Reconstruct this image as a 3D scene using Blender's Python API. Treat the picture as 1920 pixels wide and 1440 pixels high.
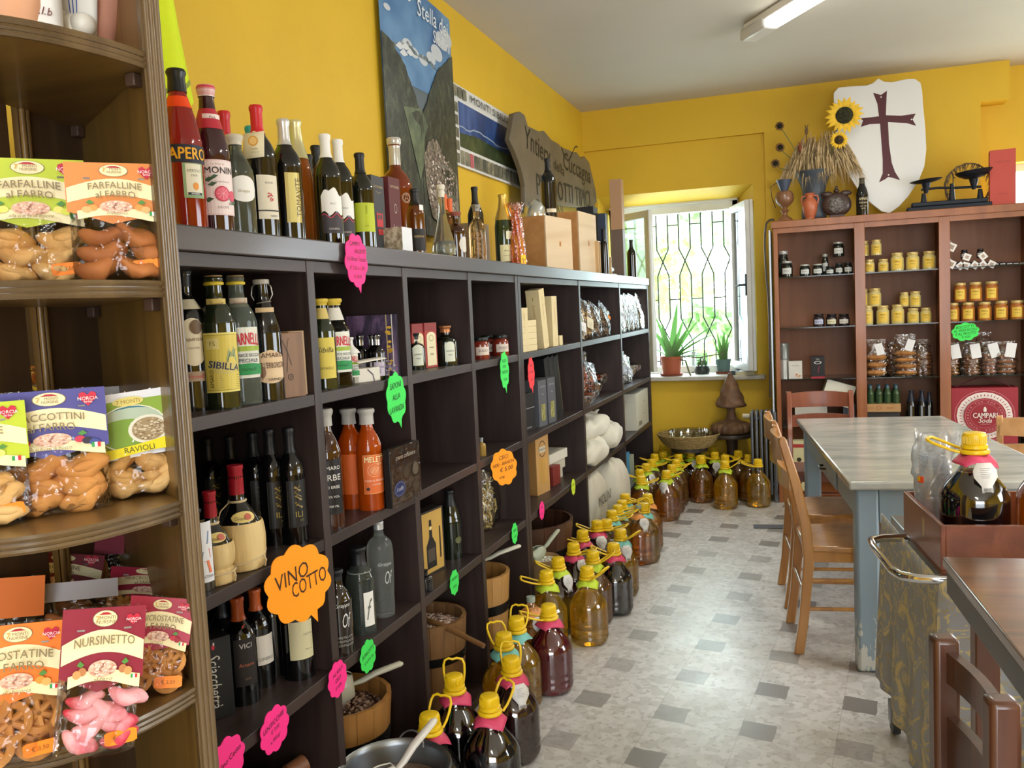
import bpy, math, random
from mathutils import Vector, Matrix
from mathutils.geometry import tessellate_polygon
R = math.radians
for o in list(bpy.data.objects): bpy.data.objects.remove(o)
SC = bpy.context.scene
COL = SC.collection
# ---------------------------------------------------------------- camera
CAM_H = 1.464
F_PX, YAW, PITCH, ROLL = 1640.56, 0.33073653, -0.08240435, -0.048464
_d = Vector((-math.sin(YAW)*math.cos(PITCH), math.cos(YAW)*math.cos(PITCH), math.sin(PITCH)))
_r = Vector((math.cos(YAW), math.sin(YAW), 0)); _u = _r.cross(_d)
_r2 = math.cos(ROLL)*_r + math.sin(ROLL)*_u; _u2 = -math.sin(ROLL)*_r + math.cos(ROLL)*_u
cam = bpy.data.objects.new('camera', bpy.data.cameras.new('camera')); COL.objects.link(cam)
cam.data.sensor_width = 36; cam.data.lens = 36*F_PX/1920; cam.data.clip_start = .05
m3 = Matrix((_r2, _u2, -_d)).transposed()
cam.matrix_world = Matrix.Translation((0, 0, CAM_H)) @ m3.to_4x4()
SC.camera = cam
def ray(px, py): return _d + _r2*((px-960)/F_PX) - _u2*((py-720)/F_PX)
O = Vector((0, 0, CAM_H))
def at_z(px, py, z):
    v = ray(px, py); return O + v*((z-CAM_H)/v.z)
def at_x(px, py, x):
    v = ray(px, py); return O + v*(x/v.x)
def at_y(px, py, y):
    v = ray(px, py); return O + v*(y/v.y)
# ---------------------------------------------------------------- world, exposure
w = bpy.data.worlds.new('world'); SC.world = w; w.use_nodes = True
bg = w.node_tree.nodes['Background']; bg.inputs['Color'].default_value = (.80, .90, 1.0, 1); bg.inputs['Strength'].default_value = 9.0
SC.view_settings.view_transform = 'Standard'; SC.view_settings.look = 'None'
SC.view_settings.exposure = -0.12; SC.view_settings.gamma = 1.0
SC.view_settings.use_curve_mapping = False
def area_light(name, loc, rot, sx, sy, power, col=(1,1,1)):
    l = bpy.data.lights.new(name, 'AREA'); l.shape = 'RECTANGLE'; l.size = sx; l.size_y = sy; l.energy = power; l.color = col
    o = bpy.data.objects.new(name, l); COL.objects.link(o); o.location = loc; o.rotation_euler = rot; return o
# daylight at the back windows; front and side lights are added at unseen openings
area_light('daylight_back_window', (-.98, 7.50, 1.55), (R(-90), 0, 0), 1.0, 1.3, 28, (.72, .86, 1.0))
area_light('daylight_far_window', (2.05, 7.30, 1.6), (R(-90), 0, 0), 1.2, 1.4, 45, (.85, .93, 1.0))
area_light('added_front_light', (1.2, -2.35, 1.55), (R(90), 0, 0), 2.6, 2.0, 42, (1.0, .97, .93))
area_light('added_side_light', (3.35, 3.2, 1.7), (R(90), 0, R(90)), 2.6, 1.3, 34, (.93, .96, 1.0))
# ---------------------------------------------------------------- colours and materials
def hexc(h):
    h = h.lstrip('#'); c = [int(h[i:i+2], 16)/255 for i in (0, 2, 4)]
    return tuple((x/12.92 if x <= .04045 else ((x+.055)/1.055)**2.4) for x in c) + (1,)
_M = {}
def mat(h, rough=.5, metal=0, trans=0, ior=1.45, coat=0, noise=0, nscale=20, bump=0, bscale=60, key=None, emit=0, stretch=None, h2=None, sheen=0):
    k = (h, rough, metal, trans, ior, coat, noise, nscale, bump, bscale, emit, stretch, h2)
    if k in _M: return _M[k]
    m = bpy.data.materials.new('paint_'+h); m.use_nodes = True; nt = m.node_tree; b = nt.nodes['Principled BSDF']
    b.inputs['Base Color'].default_value = hexc(h); b.inputs['Roughness'].default_value = rough
    b.inputs['Metallic'].default_value = metal; b.inputs['Transmission Weight'].default_value = trans
    b.inputs['IOR'].default_value = ior; b.inputs['Coat Weight'].default_value = coat; b.inputs['Coat Roughness'].default_value = .06
    if emit:
        b.inputs['Emission Color'].default_value = hexc(h); b.inputs['Emission Strength'].default_value = emit
    if noise or bump or h2:
        tc = nt.nodes.new('ShaderNodeTexCoord'); mp = nt.nodes.new('ShaderNodeMapping'); nt.links.new(tc.outputs['Object'], mp.inputs['Vector'])
        if stretch: mp.inputs['Scale'].default_value = stretch
        nz = nt.nodes.new('ShaderNodeTexNoise'); nz.inputs['Scale'].default_value = nscale; nz.inputs['Detail'].default_value = 5
        nt.links.new(mp.outputs['Vector'], nz.inputs['Vector'])
        if noise or h2:
            cr = nt.nodes.new('ShaderNodeValToRGB'); e = cr.color_ramp.elements
            c = hexc(h)
            if h2: e[0].color = hexc(h2); e[1].color = c; e[0].position = .38; e[1].position = .62
            else:
                e[0].color = tuple(x*(1-noise) for x in c[:3])+(1,); e[1].color = tuple(min(1, x*(1+noise*.6)) for x in c[:3])+(1,)
                e[0].position = .3; e[1].position = .7
            nt.links.new(nz.outputs['Fac'], cr.inputs['Fac']); nt.links.new(cr.outputs['Color'], b.inputs['Base Color'])
        if bump:
            n2 = nt.nodes.new('ShaderNodeTexNoise'); n2.inputs['Scale'].default_value = bscale; n2.inputs['Detail'].default_value = 4
            nt.links.new(mp.outputs['Vector'], n2.inputs['Vector'])
            bp = nt.nodes.new('ShaderNodeBump'); bp.inputs['Strength'].default_value = bump; bp.inputs['Distance'].default_value = .01
            nt.links.new(n2.outputs['Fac'], bp.inputs['Height']); nt.links.new(bp.outputs['Normal'], b.inputs['Normal'])
    _M[k] = m; return m
def wood(h1, h2, axis='z', scale=9, rough=.4, coat=0, dist=3.0):
    k = ('wood', h1, h2, axis, scale, rough, coat)
    if k in _M: return _M[k]
    m = bpy.data.materials.new('wood_'+h1); m.use_nodes = True; nt = m.node_tree; b = nt.nodes['Principled BSDF']
    tc = nt.nodes.new('ShaderNodeTexCoord'); mp = nt.nodes.new('ShaderNodeMapping'); nt.links.new(tc.outputs['Object'], mp.inputs['Vector'])
    s = {'x': (.09, 1, 1), 'y': (1, .09, 1), 'z': (1, 1, .09)}[axis]; mp.inputs['Scale'].default_value = s
    n = nt.nodes.new('ShaderNodeTexNoise'); n.inputs['Scale'].default_value = scale*3; n.inputs['Detail'].default_value = 8; n.inputs['Distortion'].default_value = dist*.3
    nt.links.new(mp.outputs['Vector'], n.inputs['Vector'])
    cr = nt.nodes.new('ShaderNodeValToRGB'); e = cr.color_ramp.elements; e[0].color = hexc(h2); e[1].color = hexc(h1); e[0].position = .32; e[1].position = .64
    nt.links.new(n.outputs['Fac'], cr.inputs['Fac']); nt.links.new(cr.outputs['Color'], b.inputs['Base Color'])
    bp = nt.nodes.new('ShaderNodeBump'); bp.inputs['Strength'].default_value = .12; bp.inputs['Distance'].default_value = .004
    nt.links.new(n.outputs['Fac'], bp.inputs['Height']); nt.links.new(bp.outputs['Normal'], b.inputs['Normal'])
    b.inputs['Roughness'].default_value = rough; b.inputs['Coat Weight'].default_value = coat; b.inputs['Coat Roughness'].default_value = .12
    _M[k] = m; return m
def film(h='ffffff', gloss=.12, rough=.12, bump=.6, bscale=40, tint=.97, milky=0):
    k = ('film', h, gloss, rough, bump, bscale, tint, milky)
    if k in _M: return _M[k]
    m = bpy.data.materials.new('clear_film'); m.use_nodes = True; nt = m.node_tree; nt.nodes.remove(nt.nodes['Principled BSDF'])
    out = nt.nodes['Material Output']; t = nt.nodes.new('ShaderNodeBsdfTransparent'); g = nt.nodes.new('ShaderNodeBsdfGlossy')
    c = hexc(h); t.inputs['Color'].default_value = tuple(x*tint for x in c[:3])+(1,); g.inputs['Roughness'].default_value = rough
    mx = nt.nodes.new('ShaderNodeMixShader'); lw = nt.nodes.new('ShaderNodeLayerWeight'); lw.inputs['Blend'].default_value = .25
    ma = nt.nodes.new('ShaderNodeMath'); ma.operation = 'MULTIPLY_ADD'; ma.inputs[1].default_value = .6; ma.inputs[2].default_value = gloss
    nt.links.new(lw.outputs['Fresnel'], ma.inputs[0]); nt.links.new(ma.outputs[0], mx.inputs['Fac'])
    nt.links.new(t.outputs[0], mx.inputs[1]); nt.links.new(g.outputs[0], mx.inputs[2]); nt.links.new(mx.outputs[0], out.inputs['Surface'])
    if bump:
        n = nt.nodes.new('ShaderNodeTexNoise'); n.inputs['Scale'].default_value = bscale; tc = nt.nodes.new('ShaderNodeTexCoord')
        nt.links.new(tc.outputs['Object'], n.inputs['Vector']); bp = nt.nodes.new('ShaderNodeBump'); bp.inputs['Strength'].default_value = bump; bp.inputs['Distance'].default_value = .02
        nt.links.new(n.outputs['Fac'], bp.inputs['Height']); nt.links.new(bp.outputs['Normal'], g.inputs['Normal']); nt.links.new(bp.outputs['Normal'], lw.inputs['Normal'])
    if milky:
        tl = nt.nodes.new('ShaderNodeBsdfDiffuse'); tl.inputs['Color'].default_value = c; m2 = nt.nodes.new('ShaderNodeMixShader'); m2.inputs[0].default_value = milky
        nt.links.new(mx.outputs[0], m2.inputs[1]); nt.links.new(tl.outputs[0], m2.inputs[2]); nt.links.new(m2.outputs[0], out.inputs['Surface'])
    _M[k] = m; return m
# ---------------------------------------------------------------- mesh builder
class MB:
    def __init__(s, m=None): s.v = []; s.f = []; s.mi = []; s.ms = []; s.sm = []; s.cur = 0; s.smooth = False; s.edges = []
    def use(s, m, smooth=None):
        if m not in s.ms: s.ms.append(m)
        s.cur = s.ms.index(m)
        if smooth is not None: s.smooth = smooth
        return s
    def add(s, vs, fs, smooth=None):
        n = len(s.v); s.v += [tuple(v) for v in vs]
        for f in fs: s.f.append([n+i for i in f]); s.mi.append(s.cur); s.sm.append(s.smooth if smooth is None else smooth)
        return s
    def box(s, x0, y0, z0, x1, y1, z1):
        x0, x1 = min(x0, x1), max(x0, x1); y0, y1 = min(y0, y1), max(y0, y1); z0, z1 = min(z0, z1), max(z0, z1)
        return s.add([(x0,y0,z0),(x1,y0,z0),(x1,y1,z0),(x0,y1,z0),(x0,y0,z1),(x1,y0,z1),(x1,y1,z1),(x0,y1,z1)],
              [(0,3,2,1),(4,5,6,7),(0,1,5,4),(1,2,6,5),(2,3,7,6),(3,0,4,7)], False)
    def lathe(s, prof, seg=24, c=(0, 0, 0), smooth=True, close=True):
        vs = []; fs = []; n = len(prof)
        for (r, z) in prof:
            for i in range(seg):
                a = 2*math.pi*i/seg; vs.append((c[0]+r*math.cos(a), c[1]+r*math.sin(a), c[2]+z))
        for j in range(n-1):
            for i in range(seg):
                k = (i+1) % seg; fs.append((j*seg+i, j*seg+k, (j+1)*seg+k, (j+1)*seg+i))
        if close:
            if prof[0][0] > 1e-5: fs.append(tuple(range(seg))[::-1])
            if prof[-1][0] > 1e-5: fs.append(tuple((n-1)*seg+i for i in range(seg)))
        return s.add(vs, fs, smooth)
    def tube(s, pts, r, seg=8, closed=False, flat=1.0):
        pts = [Vector(p) for p in pts]; n = len(pts); rs = r if isinstance(r, (list, tuple)) else [r]*n
        vs = []; fs = []; up = None
        for i, p in enumerate(pts):
            if closed: t = pts[(i+1) % n]-pts[i-1]
            else: t = pts[min(i+1, n-1)]-pts[max(i-1, 0)]
            if t.length < 1e-9: t = Vector((0, 0, 1))
            t.normalize()
            if up is None: up = Vector((0, 0, 1)) if abs(t.z) < .9 else Vector((1, 0, 0))
            a = t.cross(up)
            if a.length < 1e-6: a = t.orthogonal()
            a.normalize(); b = t.cross(a).normalized(); up = -b if False else (a.cross(t))
            for k in range(seg):
                an = 2*math.pi*k/seg; vs.append(p + a*math.cos(an)*rs[i] + b*math.sin(an)*rs[i]*flat)
        m = n if closed else n-1
        for i in range(m):
            j = (i+1) % n
            for k in range(seg):
                q = (k+1) % seg; fs.append((i*seg+k, i*seg+q, j*seg+q, j*seg+k))
        if not closed: fs.append(tuple(range(seg))); fs.append(tuple((n-1)*seg+k for k in range(seg))[::-1])
        return s.add(vs, fs, True)
    def prism(s, pts, z0, z1, axis='z', smooth=False):
        # pts are (a,b) in the plane normal to axis; z0,z1 along the axis
        mp = {'z': lambda a, b, c: (a, b, c), 'y': lambda a, b, c: (a, c, b), 'x': lambda a, b, c: (c, a, b)}[axis]
        n = len(pts); vs = [mp(a, b, z0) for a, b in pts]+[mp(a, b, z1) for a, b in pts]
        tri = tessellate_polygon([[Vector((a, b, 0)) for a, b in pts]])
        fs = [tuple(t) for t in tri]+[tuple(n+i for i in t)[::-1] for t in tri]
        s.add(vs, fs, False)
        k = len(s.v)-2*n
        for i in range(n):
            j = (i+1) % n; s.f.append([k+i, k+j, k+n+j, k+n+i]); s.mi.append(s.cur); s.sm.append(smooth)
        return s
    def ell(s, c, rx, ry, rz, seg=12, rings=8, rot=None, fn=None):
        vs = []; fs = []
        for j in range(rings+1):
            th = math.pi*j/rings
            for i in range(seg):
                a = 2*math.pi*i/seg; p = Vector((rx*math.sin(th)*math.cos(a), ry*math.sin(th)*math.sin(a), rz*math.cos(th)))
                if fn: p = fn(p)
                if rot: p = rot @ p
                vs.append(p+Vector(c))
        for j in range(rings):
            for i in range(seg):
                k = (i+1) % seg; fs.append((j*seg+i, (j+1)*seg+i, (j+1)*seg+k, j*seg+k))
        return s.add(vs, fs, True)
    def grid(s, fn, nu, nv, smooth=True):
        vs = [fn(i/nu, j/nv) for j in range(nv+1) for i in range(nu+1)]
        return s.add(vs, [(j*(nu+1)+i, j*(nu+1)+i+1, (j+1)*(nu+1)+i+1, (j+1)*(nu+1)+i) for j in range(nv) for i in range(nu)], smooth)
    def xf(s, M, start=0):
        s.v = s.v[:start]+[tuple(M @ Vector(v)) for v in s.v[start:]]; return s
    def mesh(s, name):
        me = bpy.data.meshes.new(name); me.from_pydata(s.v, [], s.f)
        for m in s.ms: me.materials.append(m)
        me.polygons.foreach_set('material_index', s.mi); me.polygons.foreach_set('use_smooth', s.sm); me.update(); return me
    def build(s, name, parent=None, loc=None, rz=0, bevel=0, bseg=2, sub=0, fix=True, solid=0):
        me = s.mesh(name)
        if fix:
            import bmesh
            bm = bmesh.new(); bm.from_mesh(me); bmesh.ops.remove_doubles(bm, verts=bm.verts, dist=1e-6); bmesh.ops.recalc_face_normals(bm, faces=bm.faces); bm.to_mesh(me); bm.free(); me.set_sharp_from_angle(angle=R(50))
        o = bpy.data.objects.new(name, me); COL.objects.link(o)
        if parent: o.parent = parent
        if loc is not None: o.location = loc
        if rz: o.rotation_euler[2] = rz
        if solid:
            d = o.modifiers.new('s', 'SOLIDIFY'); d.thickness = solid; d.offset = 0
        if bevel:
            b = o.modifiers.new('b', 'BEVEL'); b.width = bevel; b.segments = bseg; b.limit_method = 'ANGLE'; b.angle_limit = R(40)
        if sub:
            b = o.modifiers.new('u', 'SUBSURF'); b.levels = sub; b.render_levels = sub
        return o
def thing(name, label, cat, loc=(0, 0, 0), rz=0, group=None, rot=None):
    o = bpy.data.objects.new(name, None); COL.objects.link(o); o.empty_display_size = .05
    o.location = loc; o.rotation_euler = rot or (0, 0, rz); o['label'] = label; o['category'] = cat
    if group: o['group'] = group
    return o
def tag(o, label, cat, group=None):
    o['label'] = label; o['category'] = cat
    if group: o['group'] = group
    return o
def struct(o): o['kind'] = 'structure'; return o
KIDS = {}
def copy_tree(o, parent=None):
    c = o.copy(); COL.objects.link(c)
    if parent: c.parent = parent
    for ch in [x for x in o.children]: copy_tree(ch, c)
    return c
def dup(o, label, loc, rz=0, group=None, scale=None):
    c = copy_tree(o); c.location = loc; c.rotation_euler = (0, 0, rz); c['label'] = label
    if group: c['group'] = group
    if scale: c.scale = scale
    return c
# ---------------------------------------------------------------- printed artwork (labels, signs, cards)
_TX = {}
def text_geo(s, bold=0.0, shear=0.0):
    bold = min(bold, .014); k = (s, bold, shear)
    if k in _TX: return _TX[k]
    cu = bpy.data.curves.new('t', 'FONT'); cu.body = s; cu.size = 1; cu.offset = bold; cu.shear = shear; cu.resolution_u = 2; cu.fill_mode = 'FRONT'
    o = bpy.data.objects.new('t', cu); COL.objects.link(o)
    me = bpy.data.meshes.new_from_object(o.evaluated_get(bpy.context.evaluated_depsgraph_get()))
    vs = [(v.co.x, v.co.y) for v in me.vertices]; fs = [tuple(p.vertices) for p in me.polygons]
    bpy.data.objects.remove(o); bpy.data.curves.remove(cu); bpy.data.meshes.remove(me)
    if vs:
        x0 = min(v[0] for v in vs); x1 = max(v[0] for v in vs); y0 = min(v[1] for v in vs); y1 = max(v[1] for v in vs)
    else: x0 = y0 = 0; x1 = y1 = 1
    _TX[k] = ([((v[0]-x0)/(x1-x0), (v[1]-y0)/(y1-y0)) for v in vs], fs, (x1-x0)/(y1-y0)); return _TX[k]
class Art:
    def __init__(s, rough=.5, coat=0): s.b = []; s.t = []; s.L = 0; s.rough = rough; s.coat = coat
    def _put(s, vs, fs, col, txt=False):
        s.L += 1; (s.t if txt else s.b).append((vs, fs, col, s.L)); return s
    def rect(s, x0, y0, x1, y1, col, n=10):
        vs = [(x0+(x1-x0)*i/n, y) for y in (y0, y1) for i in range(n+1)]
        return s._put(vs, [(i, i+1, n+2+i, n+1+i) for i in range(n)], col)
    def strip(s, f0, f1, x0, x1, col, n=14):
        vs = [(x0+(x1-x0)*i/n, f(i/n)) for f in (f0, f1) for i in range(n+1)]
        return s._put(vs, [(i, i+1, n+2+i, n+1+i) for i in range(n)], col)
    def ell(s, cx, cy, rx, ry, col, n=20, ring=0):
        if ring:
            vs = [(cx+rx*q*math.cos(2*math.pi*i/n), cy+ry*q*math.sin(2*math.pi*i/n)) for q in (1, 1-ring) for i in range(n)]
            return s._put(vs, [(i, (i+1) % n, n+(i+1) % n, n+i) for i in range(n)], col)
        # horizontal slices so it wraps well
        m = 10; vs = []; fs = []
        for i in range(m+1):
            x = cx-rx*math.cos(math.pi*i/m); h = ry*math.sin(math.pi*i/m); vs += [(x, cy-h), (x, cy+h)]
        return s._put(vs, [(2*i, 2*i+2, 2*i+3, 2*i+1) for i in range(m)], col)
    def poly(s, pts, col):
        tri = tessellate_polygon([[Vector((a, b, 0)) for a, b in pts]])
        return s._put(list(pts), [tuple(t) for t in tri], col)
    def line(s, pts, w, col):
        vs = []; n = len(pts)
        for i, (x, y) in enumerate(pts):
            a = pts[max(i-1, 0)]; b = pts[min(i+1, n-1)]; dx, dy = b[0]-a[0], b[1]-a[1]; l = math.hypot(dx, dy) or 1
            vs += [(x-dy/l*w/2, y+dx/l*w/2), (x+dy/l*w/2, y-dx/l*w/2)]
        return s._put(vs, [(2*i, 2*i+2, 2*i+3, 2*i+1) for i in range(n-1)], col)
    def text(s, t, cx, cy, h, col, bold=.0, w=None, maxw=None, rot=0, shear=0, arc=0):
        vs, fs, ar = text_geo(t, 0, shear); ww = w or h*ar
        if maxw and ww > maxw: ww = maxw
        o = []
        for (a, b) in vs:
            x = (a-.5)*ww; y = (b-.5)*h + arc*(1-(2*a-1)**2)
            o.append((cx+x*math.cos(rot)-y*math.sin(rot), cy+x*math.sin(rot)+y*math.cos(rot)))
        if bold:
            d = h*min(bold, .05)*.9+h*.012
            for dx, dy in ((d, 0), (d*.5, d*.6)): s._put([(x+dx, y+dy) for x, y in o], fs, col, True)
        return s._put(o, fs, col, True)
    def dots(s, cx, cy, rx, ry, n, r, cols, seed=1):
        rd = random.Random(seed)
        for c in cols:
            vs = []; fs = []
            for i in range(n//len(cols)):
                a = rd.uniform(0, 6.28); q = math.sqrt(rd.random()); x = cx+rx*q*math.cos(a); y = cy+ry*q*math.sin(a)
                th = rd.uniform(0, 3.14); k = len(vs); q1 = r*rd.uniform(.7, 1.2)
                for j in range(5): vs.append((x+q1*math.cos(th+j*1.257), y+q1*.6*math.sin(th+j*1.257)))
                fs.append((k, k+1, k+2, k+3, k+4))
            s._put(vs, fs, c)
        return s
    def flag(s, x, y, r):
        for i, c in enumerate(('2c9a4b', 'f4f4ee', 'd2232a')): s.rect(x-r+i*r*.667, y-r*.6, x-r+(i+1)*r*.667, y+r*.6, c, 1)
        return s
    def build(s, parent, mp, name='printed_design', tname='lettering', step=.00025):
        for items, nm in ((s.b, name), (s.t, tname)):
            if not items: continue
            m = MB()
            for vs, fs, col, L in items:
                m.use(mat(col, s.rough, coat=s.coat) if isinstance(col, str) else col)
                m.add([mp(x, y, .0004+step*L) for x, y in vs], fs, False)
            m.build(nm, parent, fix=False)
def flat(o, ux, uy):
    o = Vector(o); ux = Vector(ux).normalized(); uy = Vector(uy).normalized(); n = ux.cross(uy)
    return lambda x, y, z: tuple(o+ux*x+uy*y+n*z)
def wrap(r, az, z0=0, rfun=None):
    def f(x, y, z):
        q = (rfun(z0+y) if rfun else r)+z; a = az+x/r
        return (q*math.cos(a), q*math.sin(a), z0+y)
    return f
def cam_az(x, y): return math.atan2(-y, -x)
# ================================================================= ROOM
WX, BY, CZ, FY, EX = -1.695, 6.96, 3.02, -2.6, 3.6
def wall_mat():
    m = mat('dcb42c', .62, noise=.05, nscale=2.5, bump=.12, bscale=25); return m
YEL = wall_mat(); CEIL = mat('c9c3b8', .8, noise=.03, nscale=2, bump=.05, bscale=20); WHT = mat('e4e4e0', .45)
# terrazzo floor with small dark square tiles on their own lattice
def floor_mat():
    m = bpy.data.materials.new('terrazzo'); m.use_nodes = True; nt = m.node_tree; b = nt.nodes['Principled BSDF']; N = nt.nodes.new; L = nt.links.new
    tc = N('ShaderNodeTexCoord'); sx = N('ShaderNodeSeparateXYZ'); L(tc.outputs['Object'], sx.inputs[0])
    a = (.0345, .3335); bb = (.303, -.060); det = a[0]*bb[1]-a[1]*bb[0]
    # p = u*a + v*bb  ->  u=( bb1*x - bb0*y)/det ; v=(-a1*x + a0*y)/det
    x0, y0 = -.437-.055, 3.708-.055
    def lin(cx, cy, c0):
        m1 = N('ShaderNodeMath'); m1.operation = 'MULTIPLY_ADD'; m1.inputs[1].default_value = cx; m1.inputs[2].default_value = c0; L(sx.outputs[0], m1.inputs[0])
        m2 = N('ShaderNodeMath'); m2.operation = 'MULTIPLY_ADD'; m2.inputs[1].default_value = cy; L(sx.outputs[1], m2.inputs[0]); L(m1.outputs[0], m2.inputs[2]); return m2.outputs[0]
    def mth(op, i, v=None, j=None):
        q = N('ShaderNodeMath'); q.operation = op; L(i, q.inputs[0])
        if v is not None: q.inputs[1].default_value = v
        if j is not None: L(j, q.inputs[1])
        return q.outputs[0]
    U = lin(bb[1]/det, -bb[0]/det, -(bb[1]*x0-bb[0]*y0)/det); V = lin(-a[1]/det, a[0]/det, -(-a[1]*x0+a[0]*y0)/det)
    nz = N('ShaderNodeTexNoise'); nz.inputs['Scale'].default_value = 14; L(tc.outputs['Object'], nz.inputs['Vector'])
    jit = mth('MULTIPLY', mth('SUBTRACT', nz.outputs['Fac'], .5), .05)
    U2 = mth('ADD', U, j=jit); V2 = mth('ADD', V, j=jit)
    inside = mth('MULTIPLY', mth('LESS_THAN', mth('FRACT', U2), .345), j=mth('LESS_THAN', mth('FRACT', V2), .375))
    cb = N('ShaderNodeCombineXYZ'); L(mth('FLOOR', U2), cb.inputs[0]); L(mth('FLOOR', V2), cb.inputs[1])
    wn = N('ShaderNodeTexWhiteNoise'); L(cb.outputs[0], wn.inputs['Vector'])
    str_ = mth('MULTIPLY', inside, j=mth('MULTIPLY_ADD', wn.outputs['Value'], .65)); str_.node.inputs[2].default_value = .3
    # terrazzo chips
    vo = N('ShaderNodeTexVoronoi'); vo.inputs['Scale'].default_value = 26; L(tc.outputs['Object'], vo.inputs['Vector'])
    vr = N('ShaderNodeValToRGB'); e = vr.color_ramp.elements; e[0].color = hexc('c0bdb8'); e[1].color = hexc('d3d1ce'); e[0].position = .15; e[1].position = .8
    sc = N('ShaderNodeSeparateColor'); L(vo.outputs['Color'], sc.inputs[0]); L(sc.outputs[0], vr.inputs['Fac'])
    n3 = N('ShaderNodeTexNoise'); n3.inputs['Scale'].default_value = 38; n3.inputs['Detail'].default_value = 6; L(tc.outputs['Object'], n3.inputs['Vector'])
    r3 = N('ShaderNodeValToRGB'); e = r3.color_ramp.elements; e[0].color = (0, 0, 0, 1); e[1].color = (1, 1, 1, 1); e[0].position = .35; e[1].position = .46; L(n3.outputs['Fac'], r3.inputs['Fac'])
    mx = N('ShaderNodeMix'); mx.data_type = 'RGBA'; L(r3.outputs['Color'], mx.inputs['Factor']); mx.inputs['A'].default_value = hexc('b0aca6'); L(vr.outputs['Color'], mx.inputs['B'])
    mx2 = N('ShaderNodeMix'); mx2.data_type = 'RGBA'; L(str_, mx2.inputs['Factor']); L(mx.outputs['Result'], mx2.inputs['A']); mx2.inputs['B'].default_value = hexc('85807c')
    # grout grid
    g = mth('MAXIMUM', mth('LESS_THAN', mth('FRACT', U), .012), j=mth('LESS_THAN', mth('FRACT', V), .012))
    mx3 = N('ShaderNodeMix'); mx3.data_type = 'RGBA'; L(mth('MULTIPLY', g, .35), mx3.inputs['Factor']); L(mx2.outputs['Result'], mx3.inputs['A']); mx3.inputs['B'].default_value = hexc('8c8984')
    L(mx3.outputs['Result'], b.inputs['Base Color']); b.inputs['Roughness'].default_value = .27
    n4 = N('ShaderNodeTexNoise'); n4.inputs['Scale'].default_value = 5; L(tc.outputs['Object'], n4.inputs['Vector'])
    rr = N('ShaderNodeMapRange'); rr.inputs['To Min'].default_value = .22; rr.inputs['To Max'].default_value = .42; L(n4.outputs['Fac'], rr.inputs['Value']); L(rr.outputs[0], b.inputs['Roughness'])
    return m
struct(MB().use(floor_mat()).box(WX-.2, FY-.2, -.08, EX+.2, 7.5, 0).build('floor'))
struct(MB().use(CEIL).box(WX-.2, FY-.2, CZ, EX+.2, 7.5, CZ+.1).build('ceiling'))
struct(MB().use(YEL).box(WX-.2, FY-.2, 0, WX, 7.5, CZ).build('wall_left'))
# back wall with window recess and niche
m = MB().use(YEL)
OX0, OX1, OZ0, OZ1 = -1.60, -.39, .86, 2.345          # opening at the room face
FX0, FX1, FZ0, FZ1, FYY = -1.57, -.53, .90, 2.27, 7.34  # frame in the depth of the wall
m.box(WX, BY, 2.71, 1.15, 7.5, CZ)                      # beam
m.box(OX1, 7.0, OZ0, -.30, 7.5, OZ1)
m.box(WX, 7.0, OZ1, -.30, 7.5, 2.71)
m.box(WX, 7.0, OZ0, OX0, 7.5, OZ1)
m.box(WX, 7.0, 0, -.30, 7.5, OZ0)
m.box(-.30, BY, 0, 1.15, 7.5, 2.71)
m.box(1.15, BY, 2.76, 1.33, 7.5, CZ)
m.box(1.15, 7.16, 0, 1.30, 7.5, 2.35); m.box(1.30, 7.16, 0, EX, 7.5, .95); m.box(1.33, 7.16, 2.35, EX, 7.5, CZ); m.box(1.15, 7.16, 2.35, 1.33, 7.5, 2.76); m.box(2.75, 7.16, .95, EX, 7.5, 2.35)
# slanted reveals
m.add([(OX1, 7.0, OZ0), (FX1, FYY, OZ0), (FX1, FYY, OZ1), (OX1, 7.0, OZ1), (OX1, FYY, OZ0), (OX1, FYY, OZ1)], [(0, 1, 2, 3), (0, 4, 1), (3, 2, 5), (1, 4, 5, 2)])
m.add([(OX0, 7.0, OZ1), (OX1, 7.0, OZ1), (OX1, FYY, FZ1), (OX0, FYY, FZ1), (OX0, FYY, OZ1), (OX1, FYY, OZ1)], [(0, 1, 2, 3), (0, 3, 4), (1, 5, 2), (3, 2, 5, 4)])
m.box(FX0-.05, FYY+.055, FZ1-.03, OX1+.02, 7.5, OZ1+.02); m.box(FX0-.05, FYY-.03, FZ1+.031, OX1+.02, 7.5, OZ1+.02); m.box(FX1-.003, FYY+.002, OZ0, OX1+.02, 7.5, FZ1)
struct(m.build('wall_back'))
m = MB().use(YEL)   # right and front walls, with unseen openings added to let light in
m.box(EX, FY, 0, EX+.2, 7.5, 1.0); m.box(EX, FY, 2.4, EX+.2, 7.5, CZ); m.box(EX, FY, 1.0, EX+.2, 1.9, 2.4); m.box(EX, 4.5, 1.0, EX+.2, 7.5, 2.4)
struct(m.build('wall_right'))
m = MB().use(YEL)
m.box(WX, FY-.2, 0, -.1, FY, CZ); m.box(2.5, FY-.2, 0, EX, FY, CZ); m.box(-.1, FY-.2, 2.5, 2.5, FY, CZ); m.box(-.1, FY-.2, 0, 2.5, FY, .5)
struct(m.build('wall_front'))
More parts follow.
